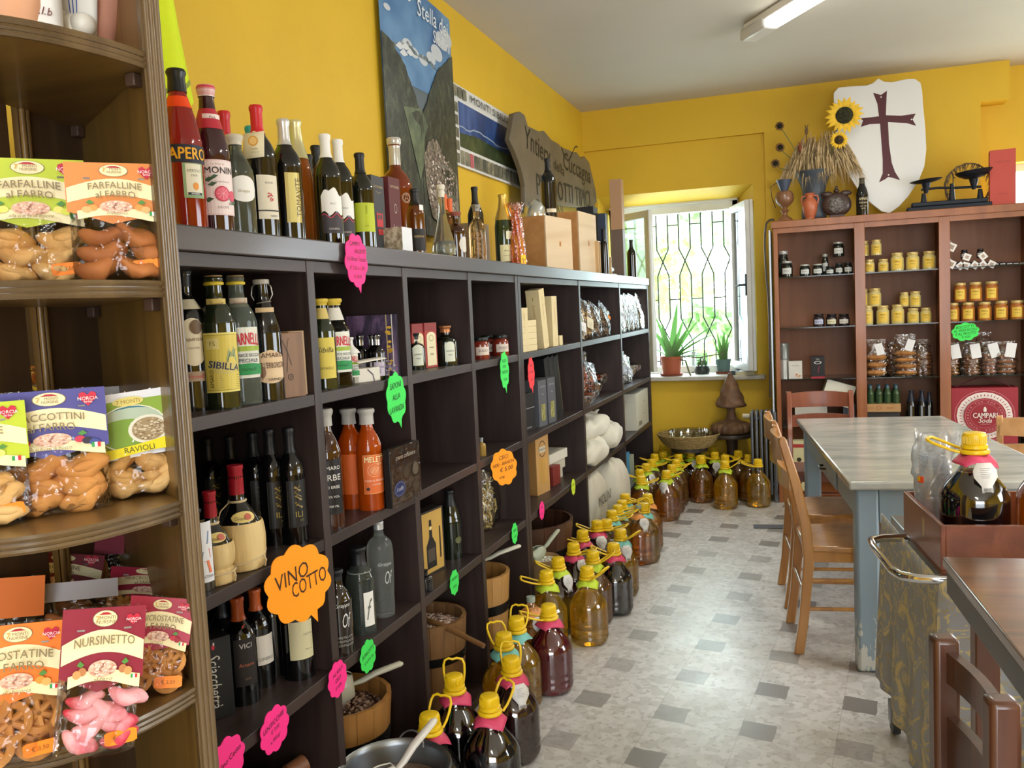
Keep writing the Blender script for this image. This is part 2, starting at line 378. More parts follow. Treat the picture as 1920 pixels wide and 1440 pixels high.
# window frames; the front and side ones are unseen, added for their light
def simple_window(name, x0, z0, x1, z1, plane, axis, t=.05):
    m = MB().use(WHT)
    def bx(a0, b0, a1, b1):
        if axis == 'y': m.box(a0, plane-.03, b0, a1, plane+.03, b1)
        else: m.box(plane-.03, a0, b0, plane+.03, a1, b1)
    bx(x0, z0, x1, z0+t); bx(x0, z1-t, x1, z1); bx(x0, z0+t, x0+t, z1-t); bx(x1-t, z0+t, x1, z1-t); bx((x0+x1)/2-t/2, z0+t, (x0+x1)/2+t/2, z1-t)
    f = struct(m.build(name)); return f
simple_window('window_2', 1.34, .95, 2.75, 2.35, 7.33, 'y'); simple_window('added_side_window', 1.9, 1.0, 4.5, 2.4, EX+.1, 'x'); simple_window('added_front_window', -.1, .5, 2.5, 2.5, FY-.1, 'y')
# ---------------- back window: frame, sashes, grille, sill
WP = mat('dcdcd6', .4, coat=.2, noise=.06, nscale=8)
m = MB().use(WP)
m.box(FX0, FYY-.04, FZ0, FX0+.045, FYY+.05, FZ1); m.box(FX1-.045, FYY-.04, FZ0, FX1, FYY+.05, FZ1)
m.box(FX0, FYY-.04, FZ1-.07, FX1, FYY+.05, FZ1); m.box(FX0, FYY-.04, FZ0, FX1, FYY+.05, FZ0+.045)
m.box(FX0, FYY-.06, FZ1-.005, FX1, FYY+.05, FZ1+.03)
win = struct(m.build('window_1', bevel=.004))
def sash(hx, hy, ang, w, z0, z1, flip):
    m = MB().use(WP); s = 1 if flip else -1; t = .055; d = .045
    m.box(0, -d/2, z0, s*t, d/2, z1); m.box(s*(w-t), -d/2, z0, s*w, d/2, z1); m.box(s*t, -d/2, z1-t, s*(w-t), d/2, z1); m.box(s*t, -d/2, z0, s*(w-t), d/2, z0+t)
    m.box(s*(w-.002), -d/2-.012, z0, s*(w+.02), -d/2+.012, z1)
    M = Matrix.Translation((hx, hy, 0)) @ Matrix.Rotation(ang, 4, 'Z'); m.xf(M)
    o = struct(m.build('window_sash', win, bevel=.004)); 
    g = MB().use(film('eaf4f8', gloss=.10, rough=.02, bump=0, tint=.95)).box(s*t, -.003, z0+t, s*(w-t), .003, z1-t).xf(M); g.build('glass_pane', o)
    return o, M
sl, ML = sash(FX0+.045, FYY-.05, R(-42), .47, FZ0+.03, FZ1-.06, True)
sr, MR = sash(FX1-.045, FYY-.05, R(108), .49, FZ0+.03, FZ1-.06, False)
IRON = mat('26262a', .5, metal=.4); BRS = mat('5a4c30', .35, metal=.8)
h = MB().use(IRON); h.box(-.49, .02, 1.50, -.465, .032, 1.66); h.tube([(-.478, .03, 1.58), (-.478, .07, 1.58), (-.41, .085, 1.575)], .008, 8); h.xf(MR); h.build('window_handle', sr)
struct(MB().use(mat('b7b2a6', .45, noise=.1, nscale=12)).box(WX+.02, 6.90, OZ0-.002, -.33, 7.38, OZ0+.03).build('trim_1', bevel=.006))
# grille
g = MB().use(IRON); GY = 7.48; gx0, gx1 = -1.60, -.45; P_ = .185; zt, zb = 2.30, .86
xs = [gx0+P_*i for i in range(8)]
for x in [xs[0]-.03+P_*i for i in range(7)]:
    for s in (-1, 1):
        # each bar: straight, bends in to the crossing, straight, bends in again
        pts = [(x+s*.045, GY, zt), (x+s*.045, GY, 1.92), (x+s*.0925, GY, 1.82), (x+s*.045, GY, 1.70), (x+s*.045, GY, 1.34), (x+s*.0925, GY, 1.24), (x+s*.045, GY, 1.14), (x+s*.045, GY, zb)]
        g.tube(pts, .006, 6)
    for z in (2.12, 1.50, .98): g.tube([(x-.045, GY, z), (x+.045, GY, z)], .005, 6)
g.box(gx0-.1, GY-.006, zt-.01, gx1+.1, GY+.006, zt+.01); g.box(gx0-.1, GY-.006, zb, gx1+.1, GY+.006, zb+.02)
g.build('grille', win)
# outdoors: lawn, trees
def leafmat(h):
    m = bpy.data.materials.new('leaf'); m.use_nodes = True; nt = m.node_tree; b = nt.nodes['Principled BSDF']; b.inputs['Base Color'].default_value = hexc(h); b.inputs['Roughness'].default_value = .5
    t = nt.nodes.new('ShaderNodeBsdfTranslucent'); t.inputs['Color'].default_value = hexc(h); mx = nt.nodes.new('ShaderNodeMixShader'); mx.inputs[0].default_value = .55
    nt.links.new(b.outputs[0], mx.inputs[1]); nt.links.new(t.outputs[0], mx.inputs[2]); nt.links.new(mx.outputs[0], nt.nodes['Material Output'].inputs['Surface']); return m
LF = [leafmat('d2e4ae'), leafmat('c6e2ba'), leafmat('e8eebc')]
ground = struct(MB().use(mat('a9bf8a', .9, noise=.3, nscale=3)).box(-9, 7.62, -.6, 8, 24, -.5).build('ground'))
def tree(name, label, x, y, z0, hgt, rad, lm, n, seed, ls=.11):
    t = thing(name, label, 'tree', (x, y, z0)); rd = random.Random(seed)
    tr = MB().use(mat('6b5844', .8)); tr.tube([(0, 0, 0), (.05, 0, hgt*.3), (-.03, .03, hgt*.6)], [.07, .04, .015], 8)
    tr.build('trunk', t)
    c = MB().use(lm)
    cl = [(rd.uniform(-.7, .7)*rad, rd.uniform(-.7, .7)*rad, hgt*rd.uniform(.3, 1.0), rd.uniform(.2, .42)*rad) for _ in range(14)]
    for i in range(n):
        cx, cy, cz, r = rd.choice(cl); d = Vector((rd.gauss(0, 1), rd.gauss(0, 1), rd.gauss(0, 1))).normalized()*r*rd.random()**.4
        p = Vector((cx, cy, cz))+d; q = Matrix.Rotation(rd.uniform(0, 6.28), 3, Vector((rd.random()-.5, rd.random()-.5, rd.random()-.5)).normalized())
        s = ls*rd.uniform(.6, 1.3); c.add([p+q@Vector(v) for v in ((-s, 0, 0), (-s*.2, -s*.5, .02), (s, 0, 0), (-s*.2, s*.5, .02))], [(0, 1, 2, 3)])
    c.build('crown', t, fix=False); return t
tree('tree', 'leafy bright green tree outside, behind the upper right of the window grille', -.75, 9.6, -.5, 3.6, 1.0, LF[1], 1500, 1)
tree('tree', 'pale sunlit tree outside, behind the left half of the window grille', -2.2, 11.5, -.5, 3.6, 1.3, LF[0], 1300, 2)
tree('shrub', 'low yellow-green shrub outside behind the snake plant', -.35, 12.6, -.5, 2.2, .8, LF[2], 900, 4)
# ---------------- ceiling lamp
def ceiling_lamp(label, cx, cy, ang, n=1.25):
    t = thing('ceiling_lamp', label, 'lamp', (cx, cy, CZ), ang, group=None)
    MB().use(mat('e8e6e0', .35)).box(-n/2, -.05, -.045, n/2, .05, -.0).build('housing', t, bevel=.008)
    MB().use(mat('d8d8d4', .3)).box(-n/2-.04, -.055, -.09, -n/2+.22, .055, -.02).build('end_cap', t, bevel=.02)
    MB().use(mat('d8d8d4', .3)).box(n/2-.22, -.055, -.09, n/2+.04, .055, -.02).build('end_cap', t, bevel=.02)
    MB().use(mat('fffdf2', .3, emit=9.0)).box(-n/2+.22, -.042, -.088, n/2-.22, .042, -.046).build('diffuser', t, bevel=.012)
    l = area_light('lamp_light', (cx, cy, CZ-.13), (0, 0, ang), n-.4, .08, 26, (1.0, .95, .84))
    return t
a0 = at_z(1402, 66, CZ-.05); a1 = at_z(1510, 0, CZ-.05); LA = math.atan2(a1.y-a0.y, a1.x-a0.x); dv = Vector((math.cos(LA), math.sin(LA), 0))
lc = a0+dv*.66
ceiling_lamp('white fluorescent ceiling lamp with a glowing diffuser near the back of the room', lc.x, lc.y, LA)
ceiling_lamp('added unseen fluorescent ceiling lamp behind the viewer, for room light', .4, -.9, LA)  # out of view, added to brighten the room
ceiling_lamp('added unseen fluorescent ceiling lamp on the right, for room light', 2.3, 2.6, LA)  # another added lamp outside the view, there for its light
# ================================================================= FURNITURE
WEN = wood('3a2d2a', '2a1f1d', 'y', 6, .42); WENZ = wood('3a2d2a', '2a1f1d', 'z', 6, .42); WEND = mat('241a19', .5)
SX = -1.2; Z1, Z2, Z3, Z4, ZT = 1.279, .901, .550, .036, 1.671
SH_BACK = WX+.01
def shelf_unit(label, ys, group=None):
    t = thing('shelf_unit', label, 'shelf', (SX, ys[0], 0))
    y0 = ys[0]; th = .017; D = SH_BACK-SX
    for i, y in enumerate(ys):
        nm = 'side_panel' if i in (0, len(ys)-1) else 'divider'
        MB().use(WENZ).box(D, y-y0-th, 0, 0, y-y0+th, 1.618).build(nm, t, bevel=.0015)
    for i in range(len(ys)-1):
        for z in (Z1, Z2, Z3, Z4):
            MB().use(WEN).box(D, ys[i]-y0+th, z-.03, -.002, ys[i+1]-y0-th, z).build('shelf', t, bevel=.0015)
    MB().use(WEN).box(D, ys[0]-y0+th, 1.588, -.002, ys[-1]-y0-th, 1.618).build('top_panel', t, bevel=.0015)
    MB().use(WEND).box(D-.006, ys[0]-y0, .01, D, ys[-1]-y0, 1.6).build('back_panel', t)
    return t
YA = [1.41, 1.96, 2.51, 3.065, 3.617]; YB = [3.655, 4.715, 5.80, 6.865]
shelf_unit('dark brown open shelf unit with four columns of square cells nearest the viewer', YA)
shelf_unit('dark brown open shelf unit with three wide columns of cells nearest the window', YB)
TOPM = wood('4c4442', '3e3735', 'y', 5, .35, coat=.2)
tag(MB().use(TOPM).box(SH_BACK, 1.39, 1.6185, SX+.012, 6.882, ZT).build('countertop', bevel=.003), 'long thick brown board lying along the top of the dark shelf units', 'shelf board')

# ---- corner bookcase on the left
F = Vector((-.82, .99)); C = Vector((-1.165, 1.225)); _sd = (F-C).normalized(); _o = Vector((-_sd.y, _sd.x))*(-.013 if _sd.x > 0 else .013); F = F+_o; C = C+_o; BK = Vector((.045, -.20)).normalized()
OAK = wood('84642f', '684a22', 'z', 5, .42, coat=.25); OAKD = wood('5e4730', '4b3826', 'z', 5, .5); OAKH = wood('7e6030', '5e4422', 'x', 4, .38, coat=.35); RIM = wood('6a5434', '4e3c24', 'z', 4, .35, coat=.3)
bc = thing('corner_bookcase', 'tall dark oak corner bookcase with bow-fronted shelves and fluted edge, at the far left', 'bookcase', (F.x, F.y, 0))
def loc2(p): return (p[0]-F.x, p[1]-F.y)
sd = (F-C).normalized(); sn = Vector((-sd.y, sd.x))      # side panel direction and outward normal
if sn.y < 0: sn = -sn
pts = [C, F, F+sn*.018, C+sn*.018]
MB().use(OAK).prism([loc2(p) for p in pts], 0, 2.35).build('side_panel', bc)
# fluted post on the front edge: three rounded ribs
m = MB().use(RIM)
for k in range(3):
    c = loc2(F+sn*(.003+.0068*k)+sd*.004); m.lathe([(.0046, 0), (.0046, 2.35)], 10, (c[0], c[1], 0))
m.prism([loc2(p) for p in (F-sd*.01-sn*.004, F+sd*.003-sn*.004, F+sd*.003+sn*.021, F-sd*.01+sn*.021)], 0, 2.35)
m.build('fluted_post', bc)
B1 = C+BK*.165; B2 = C+BK*.190; B3 = C+BK*.62
bn = Vector((-BK.y, BK.x));
if bn.x > 0: bn = -bn
MB().use(OAKD).prism([loc2(p) for p in (C, B1, B1+bn*.01, C+bn*.01)], 0, 2.35).build('back_panel', bc)
m = MB().use(OAK)
for k in range(2):
    c = loc2(B1-bn*.003-BK*(.006+.010*k)); m.lathe([(.005, 0), (.005, 2.35)], 8, (c[0], c[1], 0))
m.build('back_moulding', bc)
MB().use(OAKD).prism([loc2(p) for p in (B2, B3, B3+bn*.012, B2+bn*.012)], 0, 2.35).build('back_panel', bc)
arc = [F-sn*.002, Vector((-.83, .93)), Vector((-.838, .88)), Vector((-.853, .83)), Vector((-.88, .785)), Vector((-.925, .752)), Vector((-.98, .735)), B3+Vector((.03, .02))]
# smooth the arc
def cr(P, n=5):
    o = []
    for i in range(len(P)-1):
        p0 = P[max(i-1, 0)]; p1 = P[i]; p2 = P[i+1]; p3 = P[min(i+2, len(P)-1)]
        for k in range(n):
            t = k/n; o.append(.5*((2*p1)+(p2-p0)*t+(2*p0-5*p1+4*p2-p3)*t*t+(3*p1-p0-3*p2+p3)*t**3))
    return o+[P[-1]]
ARC = cr(arc)
_zc = lambda px, py: (at_x(px, py, F.x).z+at_y(px, py, F.y).z)/2
BZ = [_zc(268, 97), _zc(322, 526), _zc(343, 937), _zc(368, 1285)]
for z in BZ+[BZ[3]-.30, .12]:
    m = MB().use(OAKH); outl = [C, *ARC, B3-bn*0]
    th = .022
    m.prism([loc2(p) for p in outl], z-th, z)
    s = m.build('shelf', bc)
    n = MB().use(RIM)
    for zz, r in ((z-.004, .0045), (z-.012, .0035), (z-.019, .004)): n.tube([(loc2(p)[0], loc2(p)[1], zz) for p in ARC], r, 6)
    n.build('edge_moulding', s)
    for p in (C+sd*.03-sn*.012, F-sd*.03-sn*.010):
        q = loc2(p); MB().use(mat('4a362a', .5)).box(q[0]-.008, q[1]-.008, z-th-.018, q[0]+.008, q[1]+.008, z-th).build('shelf_bracket', s, bevel=.002)

# ---- marble table
TA = R(6.6); tx = Vector((math.cos(TA), math.sin(TA), 0)); ty = Vector((-math.sin(TA), math.cos(TA), 0))
TB = Vector((.128, 3.486, 0))
def marble():
    m = bpy.data.materials.new('marble'); m.use_nodes = True; nt = m.node_tree; b = nt.nodes['Principled BSDF']; N = nt.nodes.new; L = nt.links.new
    tc = N('ShaderNodeTexCoord'); mp = N('ShaderNodeMapping'); mp.inputs['Scale'].default_value = (.55, 1.5, 1); mp.inputs['Rotation'].default_value = (0, 0, .15); L(tc.outputs['Object'], mp.inputs[0])
    n = N('ShaderNodeTexNoise'); n.inputs['Scale'].default_value = 3.6; n.inputs['Detail'].default_value = 10; n.inputs['Distortion'].default_value = 1.6; n.inputs['Roughness'].default_value = .62; L(mp.outputs[0], n.inputs['Vector'])
    cr_ = N('ShaderNodeValToRGB'); e = cr_.color_ramp.elements; e[0].position = .3; e[0].color = hexc('8f9392'); e[1].position = .60; e[1].color = hexc('bcbcb4'); x = e.new(.46); x.color = hexc('abada8')
    L(n.outputs['Fac'], cr_.inputs[0]); L(cr_.outputs[0], b.inputs['Base Color']); b.inputs['Roughness'].default_value = .16; return m
tb = thing('dining_table', 'large table with a grey-veined white marble top and worn blue-grey wooden legs', 'table', TB, TA)
TW, TL, TZ = .79, 1.86, .762
MB().use(marble()).box(0, 0, TZ-.032, TW, TL, TZ).build('tabletop', tb, bevel=.008, bseg=3)
def bluepaint():
    return mat('8b9ba8', .45, h2='8297a6', nscale=3, bump=.1, bscale=30)
BLU = bluepaint()
def wornblue():
    m = bpy.data.materials.new('worn_blue_paint'); m.use_nodes = True; nt = m.node_tree; b = nt.nodes['Principled BSDF']; N = nt.nodes.new; L = nt.links.new
    tc = N('ShaderNodeTexCoord'); mp = N('ShaderNodeMapping'); mp.inputs['Scale'].default_value = (1, 1, .35); L(tc.outputs['Object'], mp.inputs[0])
    n = N('ShaderNodeTexNoise'); n.inputs['Scale'].default_value = 70; n.inputs['Detail'].default_value = 9; L(mp.outputs[0], n.inputs['Vector'])
    sp = N('ShaderNodeSeparateXYZ'); L(tc.outputs['Object'], sp.inputs[0]); mr = N('ShaderNodeMapRange'); mr.inputs['From Min'].default_value = .05; mr.inputs['From Max'].default_value = .34; mr.inputs['To Min'].default_value = .10; mr.inputs['To Max'].default_value = -.30; L(sp.outputs[2], mr.inputs[0])
    a = N('ShaderNodeMath'); L(n.outputs['Fac'], a.inputs[0]); L(mr.outputs[0], a.inputs[1])
    r = N('ShaderNodeValToRGB'); e = r.color_ramp.elements; e[0].position = .50; e[0].color = hexc('8699a8'); e[1].position = .54; e[1].color = hexc('c3c6c2'); L(a.outputs[0], r.inputs[0]); L(r.outputs[0], b.inputs['Base Color']); b.inputs['Roughness'].default_value = .45; return m
WB = wornblue()
for (lx, ly) in ((.03, .05), (TW-.115, .05), (.03, TL-.14), (TW-.115, TL-.14)):
    MB().use(WB).box(lx, ly, .0, lx+.085, ly+.085, TZ-.034).build('leg', tb, bevel=.012)
MB().use(BLU).box(.115, .055, TZ-.17, TW-.115, .08, TZ-.034).build('apron', tb, bevel=.003); MB().use(BLU).box(.115, TL-.11, TZ-.17, TW-.115, TL-.085, TZ-.034).build('apron', tb, bevel=.003)
MB().use(BLU).box(.035, .14, TZ-.15, .06, TL-.145, TZ-.034).build('apron', tb, bevel=.003); MB().use(BLU).box(TW-.06, .14, TZ-.15, TW-.035, TL-.145, TZ-.034).build('apron', tb, bevel=.003)
# drawer in the left apron
d = MB().use(BLU).box(.026, .55, TZ-.145, .034, 1.15, TZ-.05).build('drawer', tb, bevel=.003)
MB().use(mat('3a342c', .4, metal=.6)).tube([(.020, .80, TZ-.10), (.0, .81, TZ-.10), (.0, .89, TZ-.10), (.020, .90, TZ-.10)], .005, 8).build('drawer_handle', d)

# ---- chairs
def chair(label, loc, ang, W, w=.36, h=.905, cat='chair', group=None, seatm=None, dpt=.40):
    t = thing('dining_chair', label, cat, (loc[0], loc[1], 0), ang, group)
    sm = seatm or W; hw = w/2
    for s in (-1, 1):
        # rear leg rising into the back post, with its bend; square section swept
        P = [(-.035, 0), (-.012, .15), (.012, .40), (0, .55), (-.035, .72), (-.080, h-.02), (-.083, h)]
        m = MB().use(W); n = len(P); dd = [.020, .019, .021, .021, .020, .017, .010]
        vs = []
        for (x, z), q in zip(P, dd): vs += [(x-q, s*hw-.015, z), (x+q, s*hw-.015, z), (x+q, s*hw+.015, z), (x-q, s*hw+.015, z)]
        fs = [(i*4+k, i*4+(k+1) % 4, i*4+4+(k+1) % 4, i*4+4+k) for i in range(n-1) for k in range(4)]+[(3, 2, 1, 0), tuple(4*(n-1)+k for k in range(4))]
        m.add(vs, fs, True); m.build('leg', t, bevel=.005)
        MB().use(W).lathe([(.011, 0), (.017, .1), (.019, .3), (.018, .43)], 12, (dpt-.02, s*(hw-.005), 0)).build('leg', t)
        for z in (.20, .32): MB().use(W).tube([(-.01, s*hw, z-.01), (dpt-.02, s*(hw-.005), z-.01)], .0085, 8).build('stretcher', t)
    for z in (.24,): MB().use(W).tube([(dpt-.02, -hw, z+.06), (dpt-.02, hw, z+.06)], .0085, 8).build('stretcher', t)
    MB().use(W).tube([(-.01, -hw, .26), (-.01, hw, .26)], .0085, 8).build('stretcher', t)
    sp = [(-.005, -hw-.004), (dpt*.5, -hw-.022), (dpt, -hw-.02), (dpt+.02, -hw+.03), (dpt+.03, 0), (dpt+.02, hw-.03), (dpt, hw+.02), (dpt*.5, hw+.022), (-.005, hw+.004)]
    MB().use(sm).prism(sp, .430, .455, smooth=False).build('seat', t, bevel=.007, bseg=3)
    MB().use(W).box(.01, -hw, .385, dpt-.02, hw, .43).build('seat_rail', t, bevel=.003)
    for z0, z1, lean in ((h-.10, h-.015, -.078), (h-.22, h-.15, -.052)):
        m = MB().use(W)
        for k in range(8):
            a = -hw+w*k/8; b = -hw+w*(k+1)/8; f = lambda y: lean-.028*(1-(y/hw)**2); g = lambda y: .012*(1-(y/hw)**2)
            vs = [];
            for y in (a, b): vs += [(f(y)-.008, y, z0), (f(y)+.008, y, z0), (f(y)+.008, y, z1+g(y)), (f(y)-.008, y, z1+g(y))]
            m.add(vs, [(0, 1, 5, 4), (1, 2, 6, 5), (2, 3, 7, 6), (3, 0, 4, 7)]+([(0, 3, 2, 1)] if k == 0 else [])+([(4, 5, 6, 7)] if k == 7 else []), True)
        m.build('back_rail', t)
    return t
PINE = wood('bd8848', 'a06c34', 'z', 5, .3, coat=.4); CHE = wood('8c4c30', '743a24', 'z', 5, .35, coat=.3); BEECH = wood('cf9c66', 'bd8850', 'x', 5, .3, coat=.4)
chair('honey-coloured wooden chair tucked under the near left side of the marble table', (.044-.10, 3.87), TA, PINE)
chair('honey-coloured wooden chair behind the nearest one, beside the marble table', (-.03-.08, 4.42), TA, PINE, h=.90)
chair('reddish-brown wooden chair with broad back rail, far end of the marble table', (.05, 5.62), R(-90)+R(3), CHE, w=.36, h=.885, dpt=.30)
chair('pale beech chair with an arched back rail, far right of the marble table', (1.10, 4.93), R(78), BEECH, w=.40, h=.83)

# ---- dark foreground table
DT = wood('7a5236', '4f3322', 'x', 4, .28, coat=.4); DTE = wood('4a4038', '38302a', 'y', 4, .4)
pC = at_z(1767, 1043, .855); pN = at_z(1922, 1238, .855)
dd = (pN-pC); dd.z = 0; dl = dd.length; dd.normalize(); da = math.atan2(-dd.x, dd.y)+math.pi   # local -y towards viewer
dt = thing('wooden_table', 'old dark brown wooden table with a scuffed top at the right foreground', 'table', (pC.x, pC.y, 0), math.atan2(dd.y, dd.x)+R(90))
MB().use(DT).box(0, -1.3, .83, .9, 0, .855).build('tabletop', dt, bevel=.004)
MB().use(DTE).box(0.004, -1.28, .775, .03, -.02, .829).build('apron', dt, bevel=.003); MB().use(DTE).box(.03, -.045, .775, .88, -.02, .829).build('apron', dt, bevel=.003)
for lx, ly in ((.045, -.10), (.80, -.10), (.045, -1.22), (.80, -1.22)): MB().use(wood('6e4630', '50301f', 'z', 4, .4)).box(lx, ly, 0, lx+.05, ly+.05, .829).build('leg', dt, bevel=.004)
# patterned cushion on a stool under it
st = thing('stool', 'dark wooden stool pushed under the old brown table', 'stool', (pC.x+.42, pC.y-.42, 0))
MB().use(DTE).box(-.17, -.17, .42, .17, .17, .45).build('seat', st, bevel=.006)
for sx in (-1, 1):
    for sy in (-1, 1): MB().use(DTE).box(sx*.14-.018, sy*.14-.018, 0, sx*.14+.018, sy*.14+.018, .42).build('leg', st, bevel=.003)
cu = MB().use(mat('c9cdd0', .8, h2='6f7c84', nscale=16)).grid(lambda u, v: ((u-.5)*.36, (v-.5)*.36, .10*(1-(2*u-1)**4)*(1-(2*v-1)**4)), 12, 12)
cu.grid(lambda u, v: ((u-.5)*.36, (v-.5)*.36, 0), 12, 12)
tag(cu.build('cushion', loc=(pC.x+.42, pC.y-.42, .451)), 'white cushion with a grey leaf pattern on the stool under the brown table', 'cushion')

# ---- dark chair in the foreground
P1 = at_z(1770, 1192, .915); P2 = at_z(1878, 1308, .915); w12 = (P2-P1); w12.z = 0; wl = w12.length; an = math.atan2(w12.y, w12.x)
DK = wood('5a3626', '3c2418', 'z', 5, .35, coat=.3)
ch = thing('ladder_back_chair', 'dark brown ladder-back chair with worn post tops at the bottom right corner', 'chair', (P1.x, P1.y, 0), an)
for x in (0, wl): MB().use(DK).box(x-.019, -.02, 0, x+.019, .02, .915).build('leg', ch, bevel=.008, bseg=3)
for z0, z1 in ((.845, .895), (.70, .79), (.57, .64)):
    m = MB().use(DK); m.grid(lambda u, v: (.0+wl*u, .012*math.sin(math.pi*u)-.006, z0+(z1-z0)*v), 10, 1); m.grid(lambda u, v: (.0+wl*u, .012*math.sin(math.pi*u)+.010, z0+(z1-z0)*v), 10, 1)
    m.grid(lambda u, v: (wl*u, .012*math.sin(math.pi*u)-.006+.016*v, z1), 10, 1); m.grid(lambda u, v: (wl*u, .012*math.sin(math.pi*u)-.006+.016*v, z0), 10, 1); m.build('back_rail', ch)
MB().use(DK).box(-.02, .02, .43, wl+.02, .40, .46).build('seat', ch, bevel=.006)
for x in (0, wl): MB().use(DK).box(x-.017, .36, 0, x+.017, .394, .43).build('leg', ch, bevel=.004)
for x in (0, wl):
    for z in (.16, .28): MB().use(DK).tube([(x, .02, z), (x, .36, z)], .009, 8).build('stretcher', ch)

# ---- trolley with damask cloth, chrome rail, tray
t0 = Vector((.300, 2.386)); t1 = Vector((.217, 3.10)); tv = (t1-t0).normalized(); tL = (t1-t0).length; tr = thing('trolley', 'trolley draped in grey and gold damask cloth with a chrome rail', 'trolley', (t0.x, t0.y, 0), math.atan2(tv.y, tv.x)-R(90))
def damask():
    m = bpy.data.materials.new('damask'); m.use_nodes = True; nt = m.node_tree; b = nt.nodes['Principled BSDF']; N = nt.nodes.new; L = nt.links.new
    tc = N('ShaderNodeTexCoord'); n = N('ShaderNodeTexNoise'); n.inputs['Scale'].default_value = 13; n.inputs['Detail'].default_value = 1.2; n.inputs['Distortion'].default_value = 2.0; L(tc.outputs['Object'], n.inputs['Vector'])
    r = N('ShaderNodeValToRGB'); r.color_ramp.interpolation = 'CONSTANT'; e = r.color_ramp.elements; e[0].position = 0; e[0].color = hexc('9a9ea6'); e[1].position = .53; e[1].color = hexc('c6b886')
    x = e.new(.585); x.color = hexc('9da1a8'); x = e.new(.62); x.color = hexc('cfc08c'); x = e.new(.40); x.color = hexc('a59a72'); x = e.new(.425); x.color = hexc('9a9ea6')
    L(n.outputs['Fac'], r.inputs[0]); L(r.outputs[0], b.inputs['Base Color']); b.inputs['Roughness'].default_value = .75; return m
STL = mat('8c8f92', .3, metal=.9); CHR = mat('d8dade', .12, metal=1.0)
MB().use(STL).box(.02, .03, .70, .50, tL-.02, .735).build('top_board', tr, bevel=.004)
MB().use(STL).box(.03, .04, .14, .49, tL-.03, .165).build('lower_board', tr, bevel=.004)
for x, y in ((.03, .04), (.47, .04), (.03, tL-.05), (.47, tL-.05)): MB().use(STL).box(x, y, .12, x+.02, y+.02, .70).build('post', tr)
m = MB().use(damask())
def cloth(u, v):
    # runs round left side and near side, v downwards
    L1 = tL; L2 = .5; s = u*(L1+L2); z = .737-.60*v
    wv = .010*math.sin(s*26)*v+.006*math.sin(s*61+1)*v
    if s < L1: return (0-.004-wv-.02*v, L1-s, z+.05*v*(L1-s)/L1)
    return (s-L1-.004, -.004-wv-.02*v, z)
m.grid(cloth, 90, 14); m.build('cloth_cover', tr, solid=.002)
MB().use(CHR).tube([(.02, .42, .735), (-.06, .41, .735), (-.098, .38, .735), (-.104, .30, .735), (-.098, .08, .735), (-.085, .035, .735), (-.05, .010, .735), (.02, .004, .735)], .0095, 10, flat=1.3).build('chrome_rail', tr)
for x, y in ((.02, tL-.05), (.45, tL-.05), (.02, .05), (.45, .05)):
    c = MB().use(mat('3c4044', .5)).tube([(x-.012, y, .038), (x+.012, y, .038)], .036, 16); c.use(STL).box(x-.018, y-.02, .04, x+.018, y+.02, .115); c.box(x-.02, y-.03, .085, x+.02, y+.012, .105); c.build('caster', tr, bevel=.002)
TR = wood('8a4f34', '6d3a26', 'y', 4, .35, coat=.2)
ty_ = thing('wooden_tray', 'deep reddish-brown wooden tray standing on the damask-covered trolley', 'tray', (t0.x+.005, t0.y+.035, .740), math.atan2(tv.y, tv.x)-R(90))
MB().use(TR).box(0, 0, 0, .49, .42, .010).build('base', ty_); 
for a in ((0, 0, .012, .42), (.478, 0, .49, .42)): MB().use(TR).box(a[0], a[1], .010, a[2], a[3], .128).build('side_board', ty_, bevel=.002)
for a in ((.012, 0, .478, .012), (.012, .408, .478, .42)): MB().use(TR).box(a[0], a[1], .010, a[2], a[3], .128).build('side_board', ty_, bevel=.002)
MB().use(mat('b9a27c', .7)).box(-.0008, .17, .055, 0, .185, .105).build('torn_label', ty_)

# ---- display cabinet
CHW = wood('985a2e', '824a22', 'z', 4, .35, coat=.2); CHB = wood('8e5a36', '7a4828', 'z', 3, .5); GLS = mat('cfe0da', .05, trans=1.0, ior=1.3)
CX = [-.235, .33, .855, 1.40]; CY = 6.49; CTZ = 2.005; CD = .38
cb = thing('display_cabinet', 'reddish cherry-wood display cabinet with three open sections and glass shelves against the back wall', 'cabinet', (CX[0], CY, 0))
def cx(x): return x-CX[0]
for i, x in enumerate(CX):
    a = x if i == 0 else x-.034; b = x+.034 if i < 3 else x+.0
    if i == 0: a, b = x, x+.03
    if i == 3: a, b = x-.03, x
    MB().use(CHW).box(cx(a), 0, .0, cx(b), .022, CTZ-.05).build('front_post', cb, bevel=.002)
    MB().use(CHB).box(cx((a+b)/2-.009), .022, 0.0, cx((a+b)/2+.009), CD, CTZ-.05).build('side_panel', cb)
MB().use(CHW).box(cx(CX[0])-.008, -.012, CTZ-.05, cx(CX[3])+.008, CD, CTZ).build('cornice', cb, bevel=.004)
for i in range(3):
    x0, x1 = cx(CX[i])+(.03 if i == 0 else .034), cx(CX[i+1])-.034
    MB().use(CHW).box(x0, .002, CTZ-.085, x1, .02, CTZ-.05).build('top_rail', cb); MB().use(CHB).box(x0-.030, CD-.01+.0005*i, .08, x1+.030, CD+.0005*i, CTZ-.05).build('back_panel', cb)
    MB().use(CHW).box(x0, .002, .03, x1, CD-.01, .085).build('plinth', cb)
    for z in (1.614, 1.254, .889, .43 if i == 2 else .548):
        MB().use(mat('39443f', .08, trans=.6, ior=1.4)).box(x0+.001, .028, z-.007, x1-.001, CD-.012, z).build('glass_shelf', cb)
